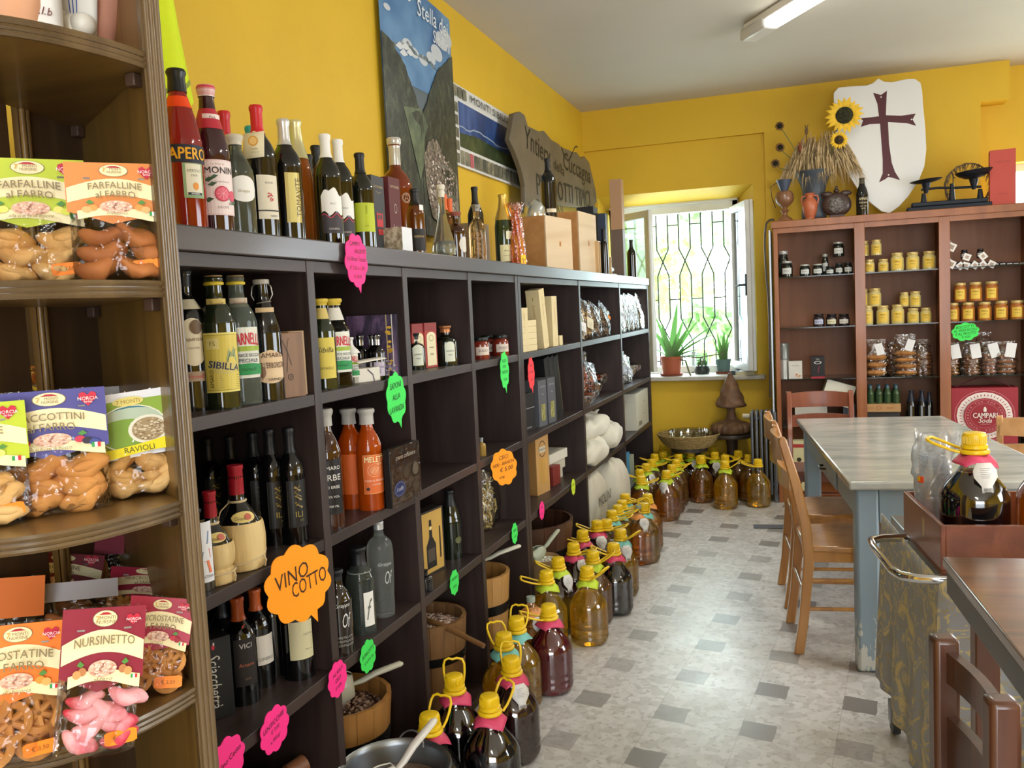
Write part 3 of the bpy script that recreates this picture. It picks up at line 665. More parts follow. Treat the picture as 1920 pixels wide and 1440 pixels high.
# ================================================================= BUILDERS FOR THE GOODS
def unit2(v): v = Vector((v[0], v[1])); v.normalize(); return v
DIV = YA+YB[1:]
def in_cell(c, hw):
    """keep a thing of half-width hw clear of the shelf dividers"""
    for y in DIV:
        e = hw+.021
        if y == 3.617: y, e = 3.636, hw+.04
        if abs(c.y-y) < e: c.y = y+(e if c.y >= y else -e)
    return c
def shelf_pt(bx, by, zs):
    b = at_z(bx, by, zs)
    if zs in (Z1, Z2, Z3, Z4) and b.x > SX-.014: k = (SX-.014)/b.x; b.x *= k; b.y *= k
    return b
def stand(bx, by, zs, r, tx_=None, tyy=None):
    """a thing whose foot's front edge is seen at (bx,by) on the level zs; returns centre and its height from the top pixel"""
    b = shelf_pt(bx, by, zs); n = unit2(b); c = Vector((b.x+n.x*r, b.y+n.y*r, zs))
    if zs in (Z1, Z2, Z3): c.x = min(c.x, SX-.008-r); in_cell(c, r)
    if tyy is None: return c
    return c, height_at(c, tx_ if tx_ else bx, tyy)
def height_at(c, px, py):
    v = ray(px, py); n = unit2(c); t = (c.x*n.x+c.y*n.y)/(v.x*n.x+v.y*n.y)
    return CAM_H+v.z*t-c.z
def ontop(px, py, x, zs=ZT):
    p = at_x(px, py, x); c = Vector((x, p.y, zs)); return c, p.z-zs
def smooth_prof(pts, n=4):
    P = [Vector(p) for p in pts]; o = []
    for i in range(len(P)-1):
        p0 = P[max(i-1, 0)]; p1 = P[i]; p2 = P[i+1]; p3 = P[min(i+2, len(P)-1)]
        for k in range(n):
            t = k/n; q = .5*((2*p1)+(p2-p0)*t+(2*p0-5*p1+4*p2-p3)*t*t+(3*p1-p0-3*p2+p3)*t**3); o.append((max(q[0], 0), q[1]))
    return o+[tuple(P[-1])]
# bottle outlines as fractions: (radius/R, height/H)
SHAPES = {
 'wine': [(0, .012), (.80, 0), (.97, .012), (1, .03), (1, .60), (.97, .66), (.80, .72), (.52, .775), (.38, .82), (.355, .86), (.35, .955), (.40, .96), (.40, .985), (.36, 1), (0, 1)],
 'slope': [(0, .012), (.80, 0), (.97, .012), (1, .03), (1, .50), (.97, .57), (.85, .66), (.62, .76), (.45, .84), (.40, .90), (.38, .96), (.42, .965), (.42, .99), (0, 1)],
 'spirit': [(0, .012), (.80, 0), (.97, .012), (1, .03), (1, .58), (.95, .66), (.74, .74), (.50, .80), (.42, .86), (.40, .95), (.46, .955), (.46, .99), (0, 1)],
 'slim': [(0, .01), (.85, 0), (.98, .01), (1, .03), (1, .62), (.92, .68), (.60, .73), (.46, .77), (.44, .96), (.52, .965), (.52, .99), (0, 1)],
 'flask': [(0, .012), (.80, 0), (.95, .012), (1, .05), (1, .52), (.96, .62), (.72, .70), (.40, .75), (.34, .79), (.34, .93), (.40, .94), (.40, 1), (0, 1)],
 'round': [(0, .012), (.6, 0), (.85, .03), (1, .16), (1, .36), (.86, .55), (.52, .67), (.38, .74), (.36, .90), (.44, .92), (.44, 1), (0, 1)],
 'pear': [(0, .01), (.7, 0), (.92, .02), (1, .10), (.95, .24), (.66, .42), (.42, .56), (.30, .70), (.27, .92), (.32, .93), (.32, 1), (0, 1)],
 'tall': [(0, .012), (.78, 0), (.86, .012), (.88, .05), (.93, .3), (1, .6), (.98, .72), (.86, .79), (.50, .84), (.36, .87), (.36, .97), (.42, .975), (0, 1)],
}
GL_DARK = mat('10140f', .06, coat=.6); GL_BLK = mat('0b0b0d', .12, coat=.5); GL_GRN = mat('1d2b16', .06, coat=.6); GL_CLR = mat('f2f6f4', .02, trans=1.0, ior=1.32); GL_BRN = mat('3a1a0c', .05, coat=.6)
def glassc(h, ior=1.33): return mat(h, .03, trans=.92, ior=ior)
def prof_r(prof):
    def f(z):
        z = max(z, prof[0][1])
        for (a, b) in zip(prof[1:], prof[2:]):
            if a[1] <= z <= b[1] and b[1] > a[1]: return a[0]+(b[0]-a[0])*(z-a[1])/(b[1]-a[1])
        return prof[len(prof)//2][0]
    return f
def bottle(name, label, cat, c, H, Rr, shape='wine', glass=None, cap=None, caph=.22, capr=1.06, capname='capsule', collar=None, stopper=None, art=None, group=None, fill=None, fillh=.6, seg=28, capz0=None, lean=None):
    t = thing(name, label, cat, c, 0, group)
    S = SHAPES[shape]; prof = smooth_prof([(a*Rr, b*H) for a, b in S], 3); prof[-1] = (0, H)
    rf = prof_r(prof)
    MB().use(glass or GL_DARK).lathe(prof, seg).build('glass_body' , t)
    if fill:
        ip = [(max(r-.0022, 0), z+.002 if i < 4 else z) for i, (r, z) in enumerate(prof) if z <= H*fillh]; ip.append((0, ip[-1][1]))
        MB().use(fill).lathe(ip, seg).build('liquid', t)
    if cap:
        z0 = H*max(1-caph, .79 if shape == 'wine' else 0) if capz0 is None else capz0*H
        cp = [(rf(z0)*capr, z0)]
        zz = z0
        while zz < H*.985: cp.append((rf(zz)*capr+.0004, zz)); zz += H*.02
        cp += [(rf(H*.975)*capr+.0004, H*.99), (rf(H*.975)*capr*.9, H*1.004), (0, H*1.005)]
        MB().use(cap).lathe(cp, seg, close=False).build(capname, t)
    if collar:
        z0, z1, m = collar; MB().use(m).lathe([(rf(z0*H)+.0006, z0*H), (rf(z1*H)+.0006, z1*H)], seg, close=False).build('neck_band', t)
    if stopper:
        r, h, m = stopper; MB().use(m).lathe([(0, H*.97), (r*.9, H*.97), (r, H*.975), (r, H+h-.002), (r*.9, H+h), (0, H+h)], seg).build('stopper', t)
    t['_'] = 0; del t['_']
    if art: art(t, rf, Rr, H)
    if lean: t.rotation_euler = lean
    return t
def label_patch(t, rf, az, z0, z1, w, col, lines=(), name='label', top=None, bot=None, art=None, dz=0):
    """paper label wrapped on the body, az in radians; lines = (text, rel y -1..1, height, colour)"""
    m = MB().use(mat(col, .55) if isinstance(col, str) else col); R0 = rf((z0+z1)/2)
    T = top or (lambda s: z1); B = bot or (lambda s: z0)
    m.grid(lambda u, v: (lambda z, a: ((R0+.0005)*math.cos(a), (R0+.0005)*math.sin(a), z))(B(2*u-1)+(T(2*u-1)-B(2*u-1))*v, az+(u-.5)*w/R0), 14, 3)
    L = m.build(name, t, fix=False)
    A = art or Art()
    zm = (z0+z1)/2; hh = (z1-z0)/2
    for (s, ry, h, c, *k) in lines: A.text(s, 0, ry*hh, h, c, maxw=w*.92, **(k[0] if k else {}))
    A.build(L, lambda x, y, z: (lambda a: ((R0+.0006+z)*math.cos(a), (R0+.0006+z)*math.sin(a), zm+y))(az+x/R0))
    return L
def fa(c, off=0): return cam_az(c[0], c[1])+R(off)
def box_thing(name, label, cat, c, w, d, h, rz, col, art=None, group=None, bevel=.0015, tilt=None, parts=None, arts=None):
    """box with its front face (towards local -y) centred over c; art(A,w,h) draws on the front, arts={'right':..,'left':..,'top':..}"""
    t = thing(name, label, cat, c, rz, group)
    if tilt: t.rotation_euler = tilt
    m = mat(col, .55) if isinstance(col, str) else col
    b = MB().use(m).box(-w/2, 0, 0, w/2, d, h).build('carton', t, bevel=bevel)
    AR = dict(arts or {});
    if art: AR['front'] = art
    for k, fn in AR.items():
        A = Art()
        if k == 'front': fn(A, w, h); A.build(b, flat((-w/2, -.0002, 0), (1, 0, 0), (0, 0, 1)))
        if k == 'right': fn(A, d, h); A.build(b, flat((w/2+.0002, 0, 0), (0, 1, 0), (0, 0, 1)))
        if k == 'left': fn(A, d, h); A.build(b, flat((-w/2-.0002, d, 0), (0, -1, 0), (0, 0, 1)))
        if k == 'top': fn(A, w, d); A.build(b, flat((-w/2, 0, h+.0002), (1, 0, 0), (0, 1, 0)))
    return t
# ---- neon price cards
def cloud(w, h, n=9, seed=1, bump=.10):
    rd = random.Random(seed); P = []; ph = rd.uniform(0, 6)
    for i in range(n*6):
        a = 2*math.pi*i/(n*6); q = 1-bump+bump*abs(math.sin(n*a/2+ph))*1.3; P.append((w/2*q*math.cos(a), h/2*q*math.sin(a)))
    return P
NEON = {'pink': 'ff2f8e', 'green': '3fe05a', 'orange': 'ff9a00', 'red': 'ff3a44', 'yellow': 'd6f23c'}
def price_card(label, px, py, x, w, h, colr, lines, rot=0, th=.010, ink='33202e', yaw=0, n=9, seed=1, plane='x', tail=False, group=None):
    c = at_x(px, py, x) if plane == 'x' else at_y(px, py, x)
    t = thing('price_card', label, 'price tag', c, 0, group)
    t.rotation_euler = (0, 0, R(yaw)+(R(90) if plane == 'x' else 0))
    P = cloud(w, h, n, seed)
    if tail: P = P[:len(P)*3//4+2]+[(w*.12, -h*.62), (w*.16, -h*.46)]+P[len(P)*3//4+5:]
    P = [(a*math.cos(rot)-b*math.sin(rot), a*math.sin(rot)+b*math.cos(rot)) for a, b in P]
    m = MB().use(mat(NEON[colr], .6)).prism(P, -.0009, .0009, 'y'); b = m.build('card', t)
    MB().use(mat('d8d4cc', .5)).box(-.004, .0012, -.004, .004, .006, .004).build('adhesive_pad', t)
    A = Art()
    for (s, x_, y_, hh, mw) in lines: A.text(s, (x_*w/2)*math.cos(rot)-(y_*h/2)*math.sin(rot), (x_*w/2)*math.sin(rot)+(y_*h/2)*math.cos(rot), hh, ink, maxw=mw*w, rot=rot, shear=.25)
    A.build(b, flat((0, -.0011, 0), (1, 0, 0), (0, 0, 1)))
    return t
# ---- clear bag
FILM = film(gloss=.035, rough=.10, bump=.9, bscale=30)
def pouch_film(w, h, d, top_pinch=.75, mat_=None, seed=0):
    rd = random.Random(seed); a1, a2, a3 = [rd.uniform(0, 6) for _ in range(3)]
    m = MB().use(mat_ or FILM, True)
    def side(s):
        def f(u, v):
            e = (1-abs(2*u-1)**3.2); t = min(1, (1-v)*1.6+.03)*(1-(1-min(1, v*9+.1))**2*.6)
            wr = .0016*math.sin(u*31+a1)*math.sin(v*23+a2)+.0012*math.sin(u*13+v*37+a3)
            return ((u-.5)*w*(1-.04*v), s*(d/2*e*t)+wr, v*h)
        return f
    m.grid(side(-1), 18, 18); m.grid(side(1), 18, 18); m.grid(lambda u, v: ((u-.5)*w, (v-.5)*d*(1-abs(2*u-1)**3.2), .0008), 10, 4); return m
def cookie_bag(label, c, rz, w, h, d, cardh, kind, card, lean=0, group=None, seed=1, sticker=True, sideroll=0, name='cookie_bag', n=None):
    t = thing(name, label, 'bag of biscuits', c, rz, group); t.rotation_euler = (lean, sideroll, rz)
    pouch_film(w, h, d, seed=seed).build('clear_bag', t)
    rd = random.Random(seed); bh = h-cardh*.8
    CK = {'plain': ('d3964f', 'b8773a'), 'pale': ('e0b878', 'c08a48'), 'red': ('c9384e', 'eeb0b4'), 'brown': ('b5713a', '8f5228')}[kind if kind in ('pale', 'red', 'brown') else 'plain']
    cm = mat(CK[0], .7, h2=CK[1], nscale=11 if kind != 'red' else 22, bump=.25, bscale=50)
    if kind == 'wheel':
        R_ = w*.245; k = 0
        for (x, z, ang) in ((-.22, .2, .1), (.24, .17, -.15), (-.05, .62, .2), (.26, .66, -.1), (-.28, .9, 0)):
            m = MB().use(cm); ring = [(R_*.98, 0), (R_, .004), (R_*.98, .008), (R_*.68, .010), (R_*.6, .008), (R_*.6, .002), (R_*.68, 0)]
            n_ = 20; vs = []; fs = []
            for i in range(n_):
                a = 6.283*i/n_
                for (r, y) in ring: vs.append((r*math.cos(a), r*math.sin(a), y))
            K = len(ring)
            for i in range(n_):
                for j in range(K): fs.append((i*K+j, ((i+1) % n_)*K+j, ((i+1) % n_)*K+(j+1) % K, i*K+(j+1) % K))
            m.add(vs, fs, True)
            for q in range(3): a = q*math.pi/3*2+ang*4; m.tube([(-R_*.62*math.cos(a), -R_*.62*math.sin(a), .005), (R_*.62*math.cos(a), R_*.62*math.sin(a), .005)], .0042, 6)
            M = Matrix.Translation((x*w, -d*.14-.003+(k % 2)*.010, max(R_, z*bh*.9))) @ Matrix.Rotation(ang, 4, 'Y') @ Matrix.Rotation(R(80), 4, 'X'); m.xf(M); m.build('biscuit', t); k += 1
        nn = 5; lo = .008
    else: nn = n or 11; lo = -.012
    big = {'plain': .028, 'pale': .026, 'red': .027, 'brown': .028}.get(kind, .026)*w/.125*1.05
    pos = []
    rows = max(2, int(bh/(big*.95)))
    for r_ in range(rows):
        for cc in range(2 if w < .16 else 3):
            nc = 2 if w < .16 else 3
            x = ((cc+.5)/nc-.5)*w*.80+rd.uniform(-.008, .008)+(r_ % 2)*.010; z = .017+(r_+.05)*(bh-.03)/rows
            pos.append((x, (lo if kind != 'wheel' else .016)+rd.uniform(-.004, .004), z))
    for (x, y, z) in pos:
        m = MB().use(cm); a = rd.uniform(-.5, .5); rt = Matrix.Rotation(a, 3, 'Y') @ Matrix.Rotation(rd.uniform(-.4, .4), 3, 'X')
        def fold(p, b=big): return Vector((p.x, p.y*(1+.12*math.sin(p.x/b*3)), p.z+.18*abs(p.x)-.1*b+.10*b*math.sin(p.x/b*4+p.y/b*3)))
        m.ell((x, y, z), big*rd.uniform(1.0, 1.25), big*.62, big*rd.uniform(.42, .58), 14, 9, rt, fold)
        if kind in ('pale', 'plain'):  # the folded-over lip of the biscuit
            m.ell((x+.004, y-big*.42, z+.002), big*.62, big*.24, big*.25, 10, 6, rt)
        m.build('biscuit', t)
    if card:
        cd = card(t, w, h, cardh, d)
    if sticker:
        s = MB().use(mat('ff8a14', .5)).prism([(-.018, -.006), (-.014, -.008), (.014, -.008), (.018, -.006), (.018, .006), (.014, .008), (-.014, .008), (-.018, .006)], -.0012, 0, 'y'); s.xf(Matrix.Translation((w*.27, -d/2*.80-.0015, .020)) @ Matrix.Rotation(-.1, 4, 'Y')); o = s.build('price_sticker', t)
        A = Art(); A.text('€ 3,50', 0, 0, .006, '8a5a1a'); A.build(o, flat((w*.27, -d/2*.80-.003, .020), (1, 0, .1), (-.1, 0, 1)))
    return t
def header_card(base, title, title2='al FARRO', foot='con farina di farro', acc='f0e3b4', ink='8b7a55', fruit=None, heart='c2203a', plainback=False, wavy=True):
    def f(t, w, h, ch, d):
        W = w*1.02; y0 = -d*.16-.006
        P = [(-W/2, h), (-W/2, h-ch*.80), (-W*.30, h-ch*.88), (-W*.05, h-ch), (W*.2, h-ch*.92), (W/2, h-ch*.86), (W/2, h)]
        o = MB().use(mat(base, .45)).prism(P, -.0008, .0008, 'y').xf(Matrix.Translation((0, y0-.004, 0))).build('header_card', t)
        A = Art(); s = W/.15
        # cream swoosh
        n = 12
        A.strip(lambda u: -ch*.66+.13*ch*math.sin(math.pi*u), lambda u: -ch*.42+.16*ch*math.sin(math.pi*u), -W*.49, W*.49, acc)
        A.strip(lambda u: -ch*.93+.07*ch*math.sin(math.pi*u*1.3), lambda u: -ch*.79+.06*ch*math.sin(math.pi*u*1.2), -W*.40, W*.46, acc)
        A.ell(0, -ch*.13, W*.15, ch*.10, acc); A.ell(0, -ch*.13, W*.15, ch*.10, ink, ring=.05)
        A.poly([(-.012*s, -ch*.085), (-.004*s, -ch*.055), (.004*s, -ch*.055), (.012*s, -ch*.085)], 'b02030')
        # heart seal
        hx, hy, q = W*.34, -ch*.15, .012*s
        A.poly([(hx, hy-q), (hx-q, hy), (hx-q*.95, hy+q*.6), (hx-q*.45, hy+q*.8), (hx, hy+q*.4), (hx+q*.45, hy+q*.8), (hx+q*.95, hy+q*.6), (hx+q, hy)], heart)
        A.ell(0, -ch*.72, W*.17, ch*.10, 'e0b49a'); A.dots(0, -ch*.72, W*.15, ch*.085, 60, .0022, ('c98f78', 'f0d2c0'), 3)
        if fruit:
            for sx in (-1, 1):
                for k, c in enumerate(fruit): A.ell(sx*W*(.24+.065*k), -ch*(.74+.03*((k*7) % 3)), W*.048, ch*.05, c)
                A.poly([(sx*W*.22, -ch*.66), (sx*W*.27, -ch*.61), (sx*W*.31, -ch*.66), (sx*W*.26, -ch*.69)], '4f8a3a')
        A.flag(W*.38, -ch*.84, .006*s)
        A.text('7', -W*.10, -ch*.13, ch*.07, 'd09a20', bold=.02); A.text('MONTI', W*.02, -ch*.115, ch*.04, '7d5a2a'); A.text('NURSINE', W*.005, -ch*.165, ch*.038, '7d5a2a')
        A.text('NORCIA', hx, hy, q*.42, 'ffe8e8'); A.text('farina', hx, hy-q*.4, q*.3, 'ffe8e8')
        A.text(title, 0, -ch*.405, ch*.105, ink, bold=.02, maxw=W*.72, arc=ch*.03)
        if title2: A.text(title2, 0, -ch*.54, ch*.105, ink, bold=.02, maxw=W*.6, arc=ch*.02)
        A.text(foot, 0, -ch*.835, ch*.05, ink, maxw=W*.5, shear=.3)
        A.build(o, flat((0, y0-.0052, h), (1, 0, 0), (0, 0, 1)))
        for sx in (-.28, .28): MB().use(mat('c8c8c8', .3, metal=.8)).tube([(sx*W-.004, y0-.0056, h-ch*.26), (sx*W+.004, y0-.0056, h-ch*.26)], .0012, 6).build('staple', t)
        return o
    return f
def blank_card(col='ecebe6', fr=1.0):
    def f(t, w, h, ch, d):
        return MB().use(mat(col, .6)).box(-w*.5, -d*.12-.008, h-ch*.8, w*.5*fr, -d*.12-.0065, h).build('header_card', t)
    return f
# ---- 5-litre jugs with yellow caps
CAPY = mat('efc81a', .38, coat=.2); PETC = film(gloss=.10, rough=.03, bump=0, tint=.95)
JUGS = {}
def jug_proto(kind):
    H = .34; t = thing('wine_jug', '', 'jug')
    col = {'gold': 'e0a822', 'amber': 'b06f22', 'brown': '8a4a20', 'black': None, 'red': 'x', 'dred': 'x'}[kind]
    P = [(0, .008), (.045, 0), (.072, .004), (.082, .016), (.085, .035), (.0835, .05), (.085, .06), (.0835, .075), (.085, .09), (.085, .155), (.083, .175), (.074, .195), (.058, .217), (.043, .236), (.034, .252), (.031, .266), (.030, .285)]
    prof = smooth_prof(P, 3)
    m = MB().use(PETC); seg = 40; m.lathe(prof, seg, close=False)
    # petal foot and shoulder flutes
    nv = []
    for (x, y, z) in m.v:
        r = math.hypot(x, y); a = math.atan2(y, x)
        k = 1
        if z < .03 and r > .03: k = 1-.05*(.03-z)/.03*(1+math.cos(5*a))
        if .165 < z < .25: k = 1-.018*(1+math.cos(16*a))/2*min(1, (z-.165)/.02)
        nv.append((x*k, y*k, z))
    m.v = nv; m.build('plastic_body', t)
    fl = {'gold': .235, 'amber': .232, 'brown': .235, 'black': .238, 'red': .262, 'dred': .24}[kind]
    lm = {'gold': mat('fbcf3c', .04, trans=.88, ior=1.34), 'amber': mat('eeac48', .04, trans=.90, ior=1.34), 'brown': mat('dca868', .04, trans=.88, ior=1.34), 'black': mat('0c0a10', .05, coat=.5), 'red': mat('5e0a1c', .08, coat=.6, noise=.3, nscale=9), 'dred': mat('2a0a10', .06, coat=.5)}[kind]
    ip = [(max(r-.0018, 0), z+.0015 if z < .02 else z) for r, z in prof if z < fl]; ip.append((0, fl)); 
    q = MB().use(lm); q.lathe(ip, 32); q.build('liquid', t)
    c = MB().use(CAPY); c.lathe([(.029, .282), (.035, .283), (.037, .286), (.037, .291), (.035, .294), (.029, .295)], 28); c.lathe([(.029, .296), (.0325, .298), (.0325, .306), (.029, .308)], 28); c.lathe([(.0275, .308), (.029, .310), (.0285, .333), (.027, .3375), (.024, .339), (0, .339)], 28)
    for i in range(36):
        a = 6.283*i/36; c.box(.0290*math.cos(a)-.0007, .0290*math.sin(a)-.0007, .311, .0290*math.cos(a)+.0007, .0290*math.sin(a)+.0007, .330)
    c.build('screw_cap', t)
    h = MB().use(CAPY); tl = .045
    pts = [(.030, .024, .288), (.052, .030, .291), (.075, .033, .296), (.098, .033, .301), (.112, .028, .305), (.117, .015, .307), (.113, .004, .307), (.116, -.010, .307), (.112, -.027, .305), (.098, -.033, .301), (.075, -.033, .296), (.052, -.030, .291), (.030, -.024, .288)]
    h.tube([(x*1.0, y, z) for x, y, z in pts], .0040, 8); h.build('carry_handle', t)
    return t
TAGC = {'pink': 'd8496e', 'cyan': '7fc9c0', 'lime': 'c3dc3a', 'orange': 'e89a50'}
def jug(kind, px, py, hand, tagc, tagaz=0, label='', zcap=.339, cap=True, paper=True, group=None, scale=None, c=None, zb=0, hup=0):
    if c is None:
        c = at_z(px, py, zcap+zb); c.z = zb
    if kind not in JUGS:
        t = jug_proto(kind); JUGS[kind] = (t, list(t.children))
    else:
        src, kids = JUGS[kind]; t = src.copy(); COL.objects.link(t)
        for q in kids:
            k = q.copy(); COL.objects.link(k); k.parent = t; k.location = (0, 0, 0); k.rotation_euler = (0, 0, 0)
    t.location = c; t.rotation_euler = (0, 0, 0)
    az = cam_az(c.x, c.y)
    for ch in t.children:
        if ch.name.startswith('carry_handle'):
            ch.rotation_euler = (0, -hup, az+R(hand))
            if hup: ch.location = (0, 0, 0); ch.matrix_local = Matrix.Rotation(az+R(hand), 4, 'Z') @ Matrix.Translation((.032, 0, .288)) @ Matrix.Rotation(-hup, 4, 'Y') @ Matrix.Translation((-.032, 0, -.288))
    if not cap:
        for ch in list(t.children):
            if ch.name.startswith(('carry_handle', 'screw_cap')): bpy.data.objects.remove(ch)
    t['label'] = label; t['category'] = 'jug'; t['group'] = 'large jugs with yellow caps on the floor'
    if group: t['group'] = group
    if tagc:
        a = az+R(tagaz); ca, sa = math.cos(a), math.sin(a)
        m = MB().use(mat(TAGC[tagc], .45)); 
        def sk(u, v):  # square card draped round the neck, corners drooping
            X = (u-.5)*2; Y = (v-.5)*2; k = max(abs(X), abs(Y)); l = math.hypot(X, Y) or 1
            rr = .032+(.050-.032+.012*(l/k-1)*2)*((k-.45)/.55) if k > .45 else .032*k/.45
            return (rr*X/l*1.0, rr*Y/l, .282-.020*max(0, (rr-.032)/.018)-.004*math.sin(3*math.atan2(Y, X)))
        pts = m.grid(sk, 10, 10); m.xf(Matrix.Rotation(a+R(45)*0, 4, 'Z')); m.build('neck_card', t, solid=.0006, fix=False)
    if paper:
        a = az+R(tagaz); m = MB().use(mat('e8e6e2', .6)); 
        def pp(x, y): # x across, y down from 0 (top) to .085
            rr = .050+.30*y if y < .055 else .0665+.25*(y-.055); z = .266-y*.93
            return (rr*math.cos(a)-x*math.sin(a), rr*math.sin(a)+x*math.cos(a), z)
        out = [(-.018, 0), (.018, 0), (.030, .02), (.030, .038), (.014, .062), (.014, .080), (-.014, .080), (-.014, .062), (-.030, .038), (-.030, .02)]
        n = len(out); vs = [pp(*q) for q in out]; cc = [pp(0, .01), pp(0, .035), pp(0, .06), pp(0, .075)]
        tri = tessellate_polygon([[Vector((q[0], q[1], 0)) for q in out]]); m.add(vs, [tuple(q) for q in tri], False)
        o = m.build('paper_tag', t, solid=.0006)
        A = Art()
        for k in range(6): A.rect(-.014+.002*(k % 2), -.016-.005*k, .014-.003*(k % 3), -.0148-.005*k, '9a9a98', 1)
        for k in range(9): A.rect(-.010+.0023*k, -.076, -.0088+.0023*k, -.068, '6a6a6a', 1)
        def mpf(x, y, z):
            q = Vector(pp(x, -y)); return (q.x+(z+.0005)*math.cos(a), q.y+(z+.0005)*math.sin(a), q.z+(z+.0005)*.4)
        A.build(o, mpf)
    return t
# ================================================================= JUGS ON THE FLOOR
JL = [
 # kind, cap px, handle azimuth from camera dir, card, card az, handle lift, paper, label
 ('black', 805, 1338, 150, 'pink', -60, .75, 0, 'dark wine jug nearest the viewer, beside the metal tub, pink neck card'),
 ('black', 851, 1265, 178, 'pink', 10, 1.15, 0, 'dark wine jug with upright handle standing in front of the second shelf divider'),
 ('black', 917, 1303, 130, 'pink', -10, .8, 0, 'dark wine jug in the front row, handle swung to the right, lowest in view'),
 ('dred', 958, 1232, 180, 'pink', 25, 1.0, 1, 'dark wine jug with a large white paper tag, behind the frontmost dark jug'),
 ('gold', 944, 1187, 200, 'cyan', 15, .6, 0, 'golden oil jug with turquoise card beside the wooden spoon handle'),
 ('gold', 968, 1157, 170, 'cyan', 60, .7, 0, 'golden oil jug with turquoise card just left of the ruby red jug'),
 ('red', 1028, 1133, -75, 'pink', 30, .15, 0, 'bright ruby red wine jug standing alone on the aisle side'),
 ('gold', 1024, 1070, -85, 'lime', 20, .1, 0, 'golden jug with lime card beside the bucket divider, handle pointing left'),
 ('dred', 1046, 1045, -75, 'lime', 45, .3, 1, 'dark jug with lime card and big white tag between two golden jugs'),
 ('gold', 1100, 1062, 60, 'lime', 0, .5, 0, 'large golden jug with lime card on the aisle side, straw-like glints at its foot'),
 ('brown', 1111, 1033, 80, 'lime', -20, .4, 0, 'brownish wine jug directly behind the large golden jug'),
 ('dred', 1075, 1018, 75, 'pink', 40, .1, 1, 'dark red jug with pink card, next to the dark barrel'),
 ('dred', 1092, 994, -80, 'pink', 35, .15, 0, 'dark red jug with pink card, handle pointing left towards the barrel'),
 ('black', 1150, 1018, -85, 'pink', 30, .25, 0, 'black wine jug with pink card on the aisle side, tallest dark silhouette'),
 ('dred', 1119, 976, -85, 'pink', 20, .2, 1, 'dark red jug with pink card and white tag, left of the turquoise carded jugs'),
 ('amber', 1137, 974, 75, None, 0, .1, 0, 'amber jug squeezed behind the pink tagged dark red jug'),
 ('gold', 1163, 992, 60, 'cyan', 30, .4, 1, 'golden oil jug with turquoise card and white tag behind the black jug'),
 ('gold', 1147, 957, 80, 'cyan', 20, .1, 0, 'golden jug with turquoise card, first of the close row by the flour sacks'),
 ('gold', 1158, 947, 75, 'cyan', 30, .1, 0, 'golden jug with turquoise card, second of the close row by the flour sacks'),
 ('gold', 1166, 938, 80, 'cyan', 30, .1, 0, 'golden jug with turquoise card, third of the close row by the flour sacks'),
 ('gold', 1172, 926, 70, 'cyan', 30, .1, 1, 'golden jug with turquoise card, last of the close row by the flour sacks'),
 ('gold', 1207, 943, 0, 'cyan', 20, 1.4, 0, 'golden jug with bright turquoise card on the aisle side, handle folded'),
 ('amber', 1214, 926, -85, 'orange', 20, .1, 0, 'amber jug with orange card on the aisle side, handle pointing left'),
 ('amber', 1202, 892, 85, 'lime', 10, .15, 0, 'amber jug in front of the blue box, lime card'),
 ('brown', 1199, 880, -75, 'lime', 20, .15, 0, 'brownish jug right beside the blue box in the shelf'),
 ('brown', 1211, 869, -30, 'lime', 45, .4, 1, 'brownish jug with a white tag, third from the aisle end beside the shelf'),
 ('brown', 1221, 861, 80, 'lime', 30, .1, 0, 'brownish jug in the left file, just ahead of the corner group'),
 ('brown', 1227, 851, -75, 'lime', 30, .1, 0, 'brownish jug in the left file with handle pointing to the shelf'),
 ('brown', 1243, 846, 80, 'lime', 30, .1, 0, 'brownish jug in the back corner beside the shelf end, second from the wall'),
 ('brown', 1243, 835, -80, 'lime', 30, .1, 0, 'brownish jug in the very back corner beside the shelf end'),
 ('amber', 1249, 882, 60, 'lime', -20, .3, 1, 'amber jug with lime card and white tag at the bend of the row'),
 ('brown', 1259, 871, 70, 'lime', 30, .3, 0, 'brownish jug behind the white tagged jug at the bend'),
 ('brown', 1267, 861, 75, 'lime', 30, .1, 0, 'brownish jug in the middle file under the basket, third back'),
 ('brown', 1272, 851, -75, 'lime', 30, .1, 0, 'brownish jug in the middle file under the basket, rearmost'),
 ('brown', 1285, 837, -80, 'lime', 30, .1, 0, 'brownish jug against the back wall beneath the basket, left one'),
 ('dred', 1295, 844, 80, 'lime', 30, .1, 1, 'dark jug with white tag beneath the middle of the basket'),
 ('amber', 1314, 855, 0, 'lime', 30, .7, 0, 'amber jug facing the aisle, leftmost of the three along the back'),
 ('brown', 1337, 838, -80, None, 30, .1, 0, 'brownish jug against the back wall beneath the basket, right one'),
 ('dred', 1340, 847, -80, 'lime', 10, .1, 1, 'dark jug with a hanging white tag beneath the right of the basket'),
 ('brown', 1359, 853, 80, None, 30, .2, 0, 'brownish jug hidden behind the middle front golden jug'),
 ('gold', 1359, 864, 75, 'lime', 0, .4, 0, 'golden jug facing the aisle, middle one of the three along the back'),
 ('brown', 1384, 844, -80, None, 30, .1, 0, 'brownish jug below the carved wooden tree'),
 ('amber', 1404, 852, -85, None, 30, .1, 0, 'amber jug second from the radiator'),
 ('gold', 1420.7, 860.5, -85, None, 60, .1, 0, 'golden jug closest to the cabinet, rightmost of the row'),
]
for k, px, py, ha, tc, ta, hu, pap, lab in JL:
    jug(k, px, py, ha, tc, ta, label=lab, hup=hu, paper=bool(pap))
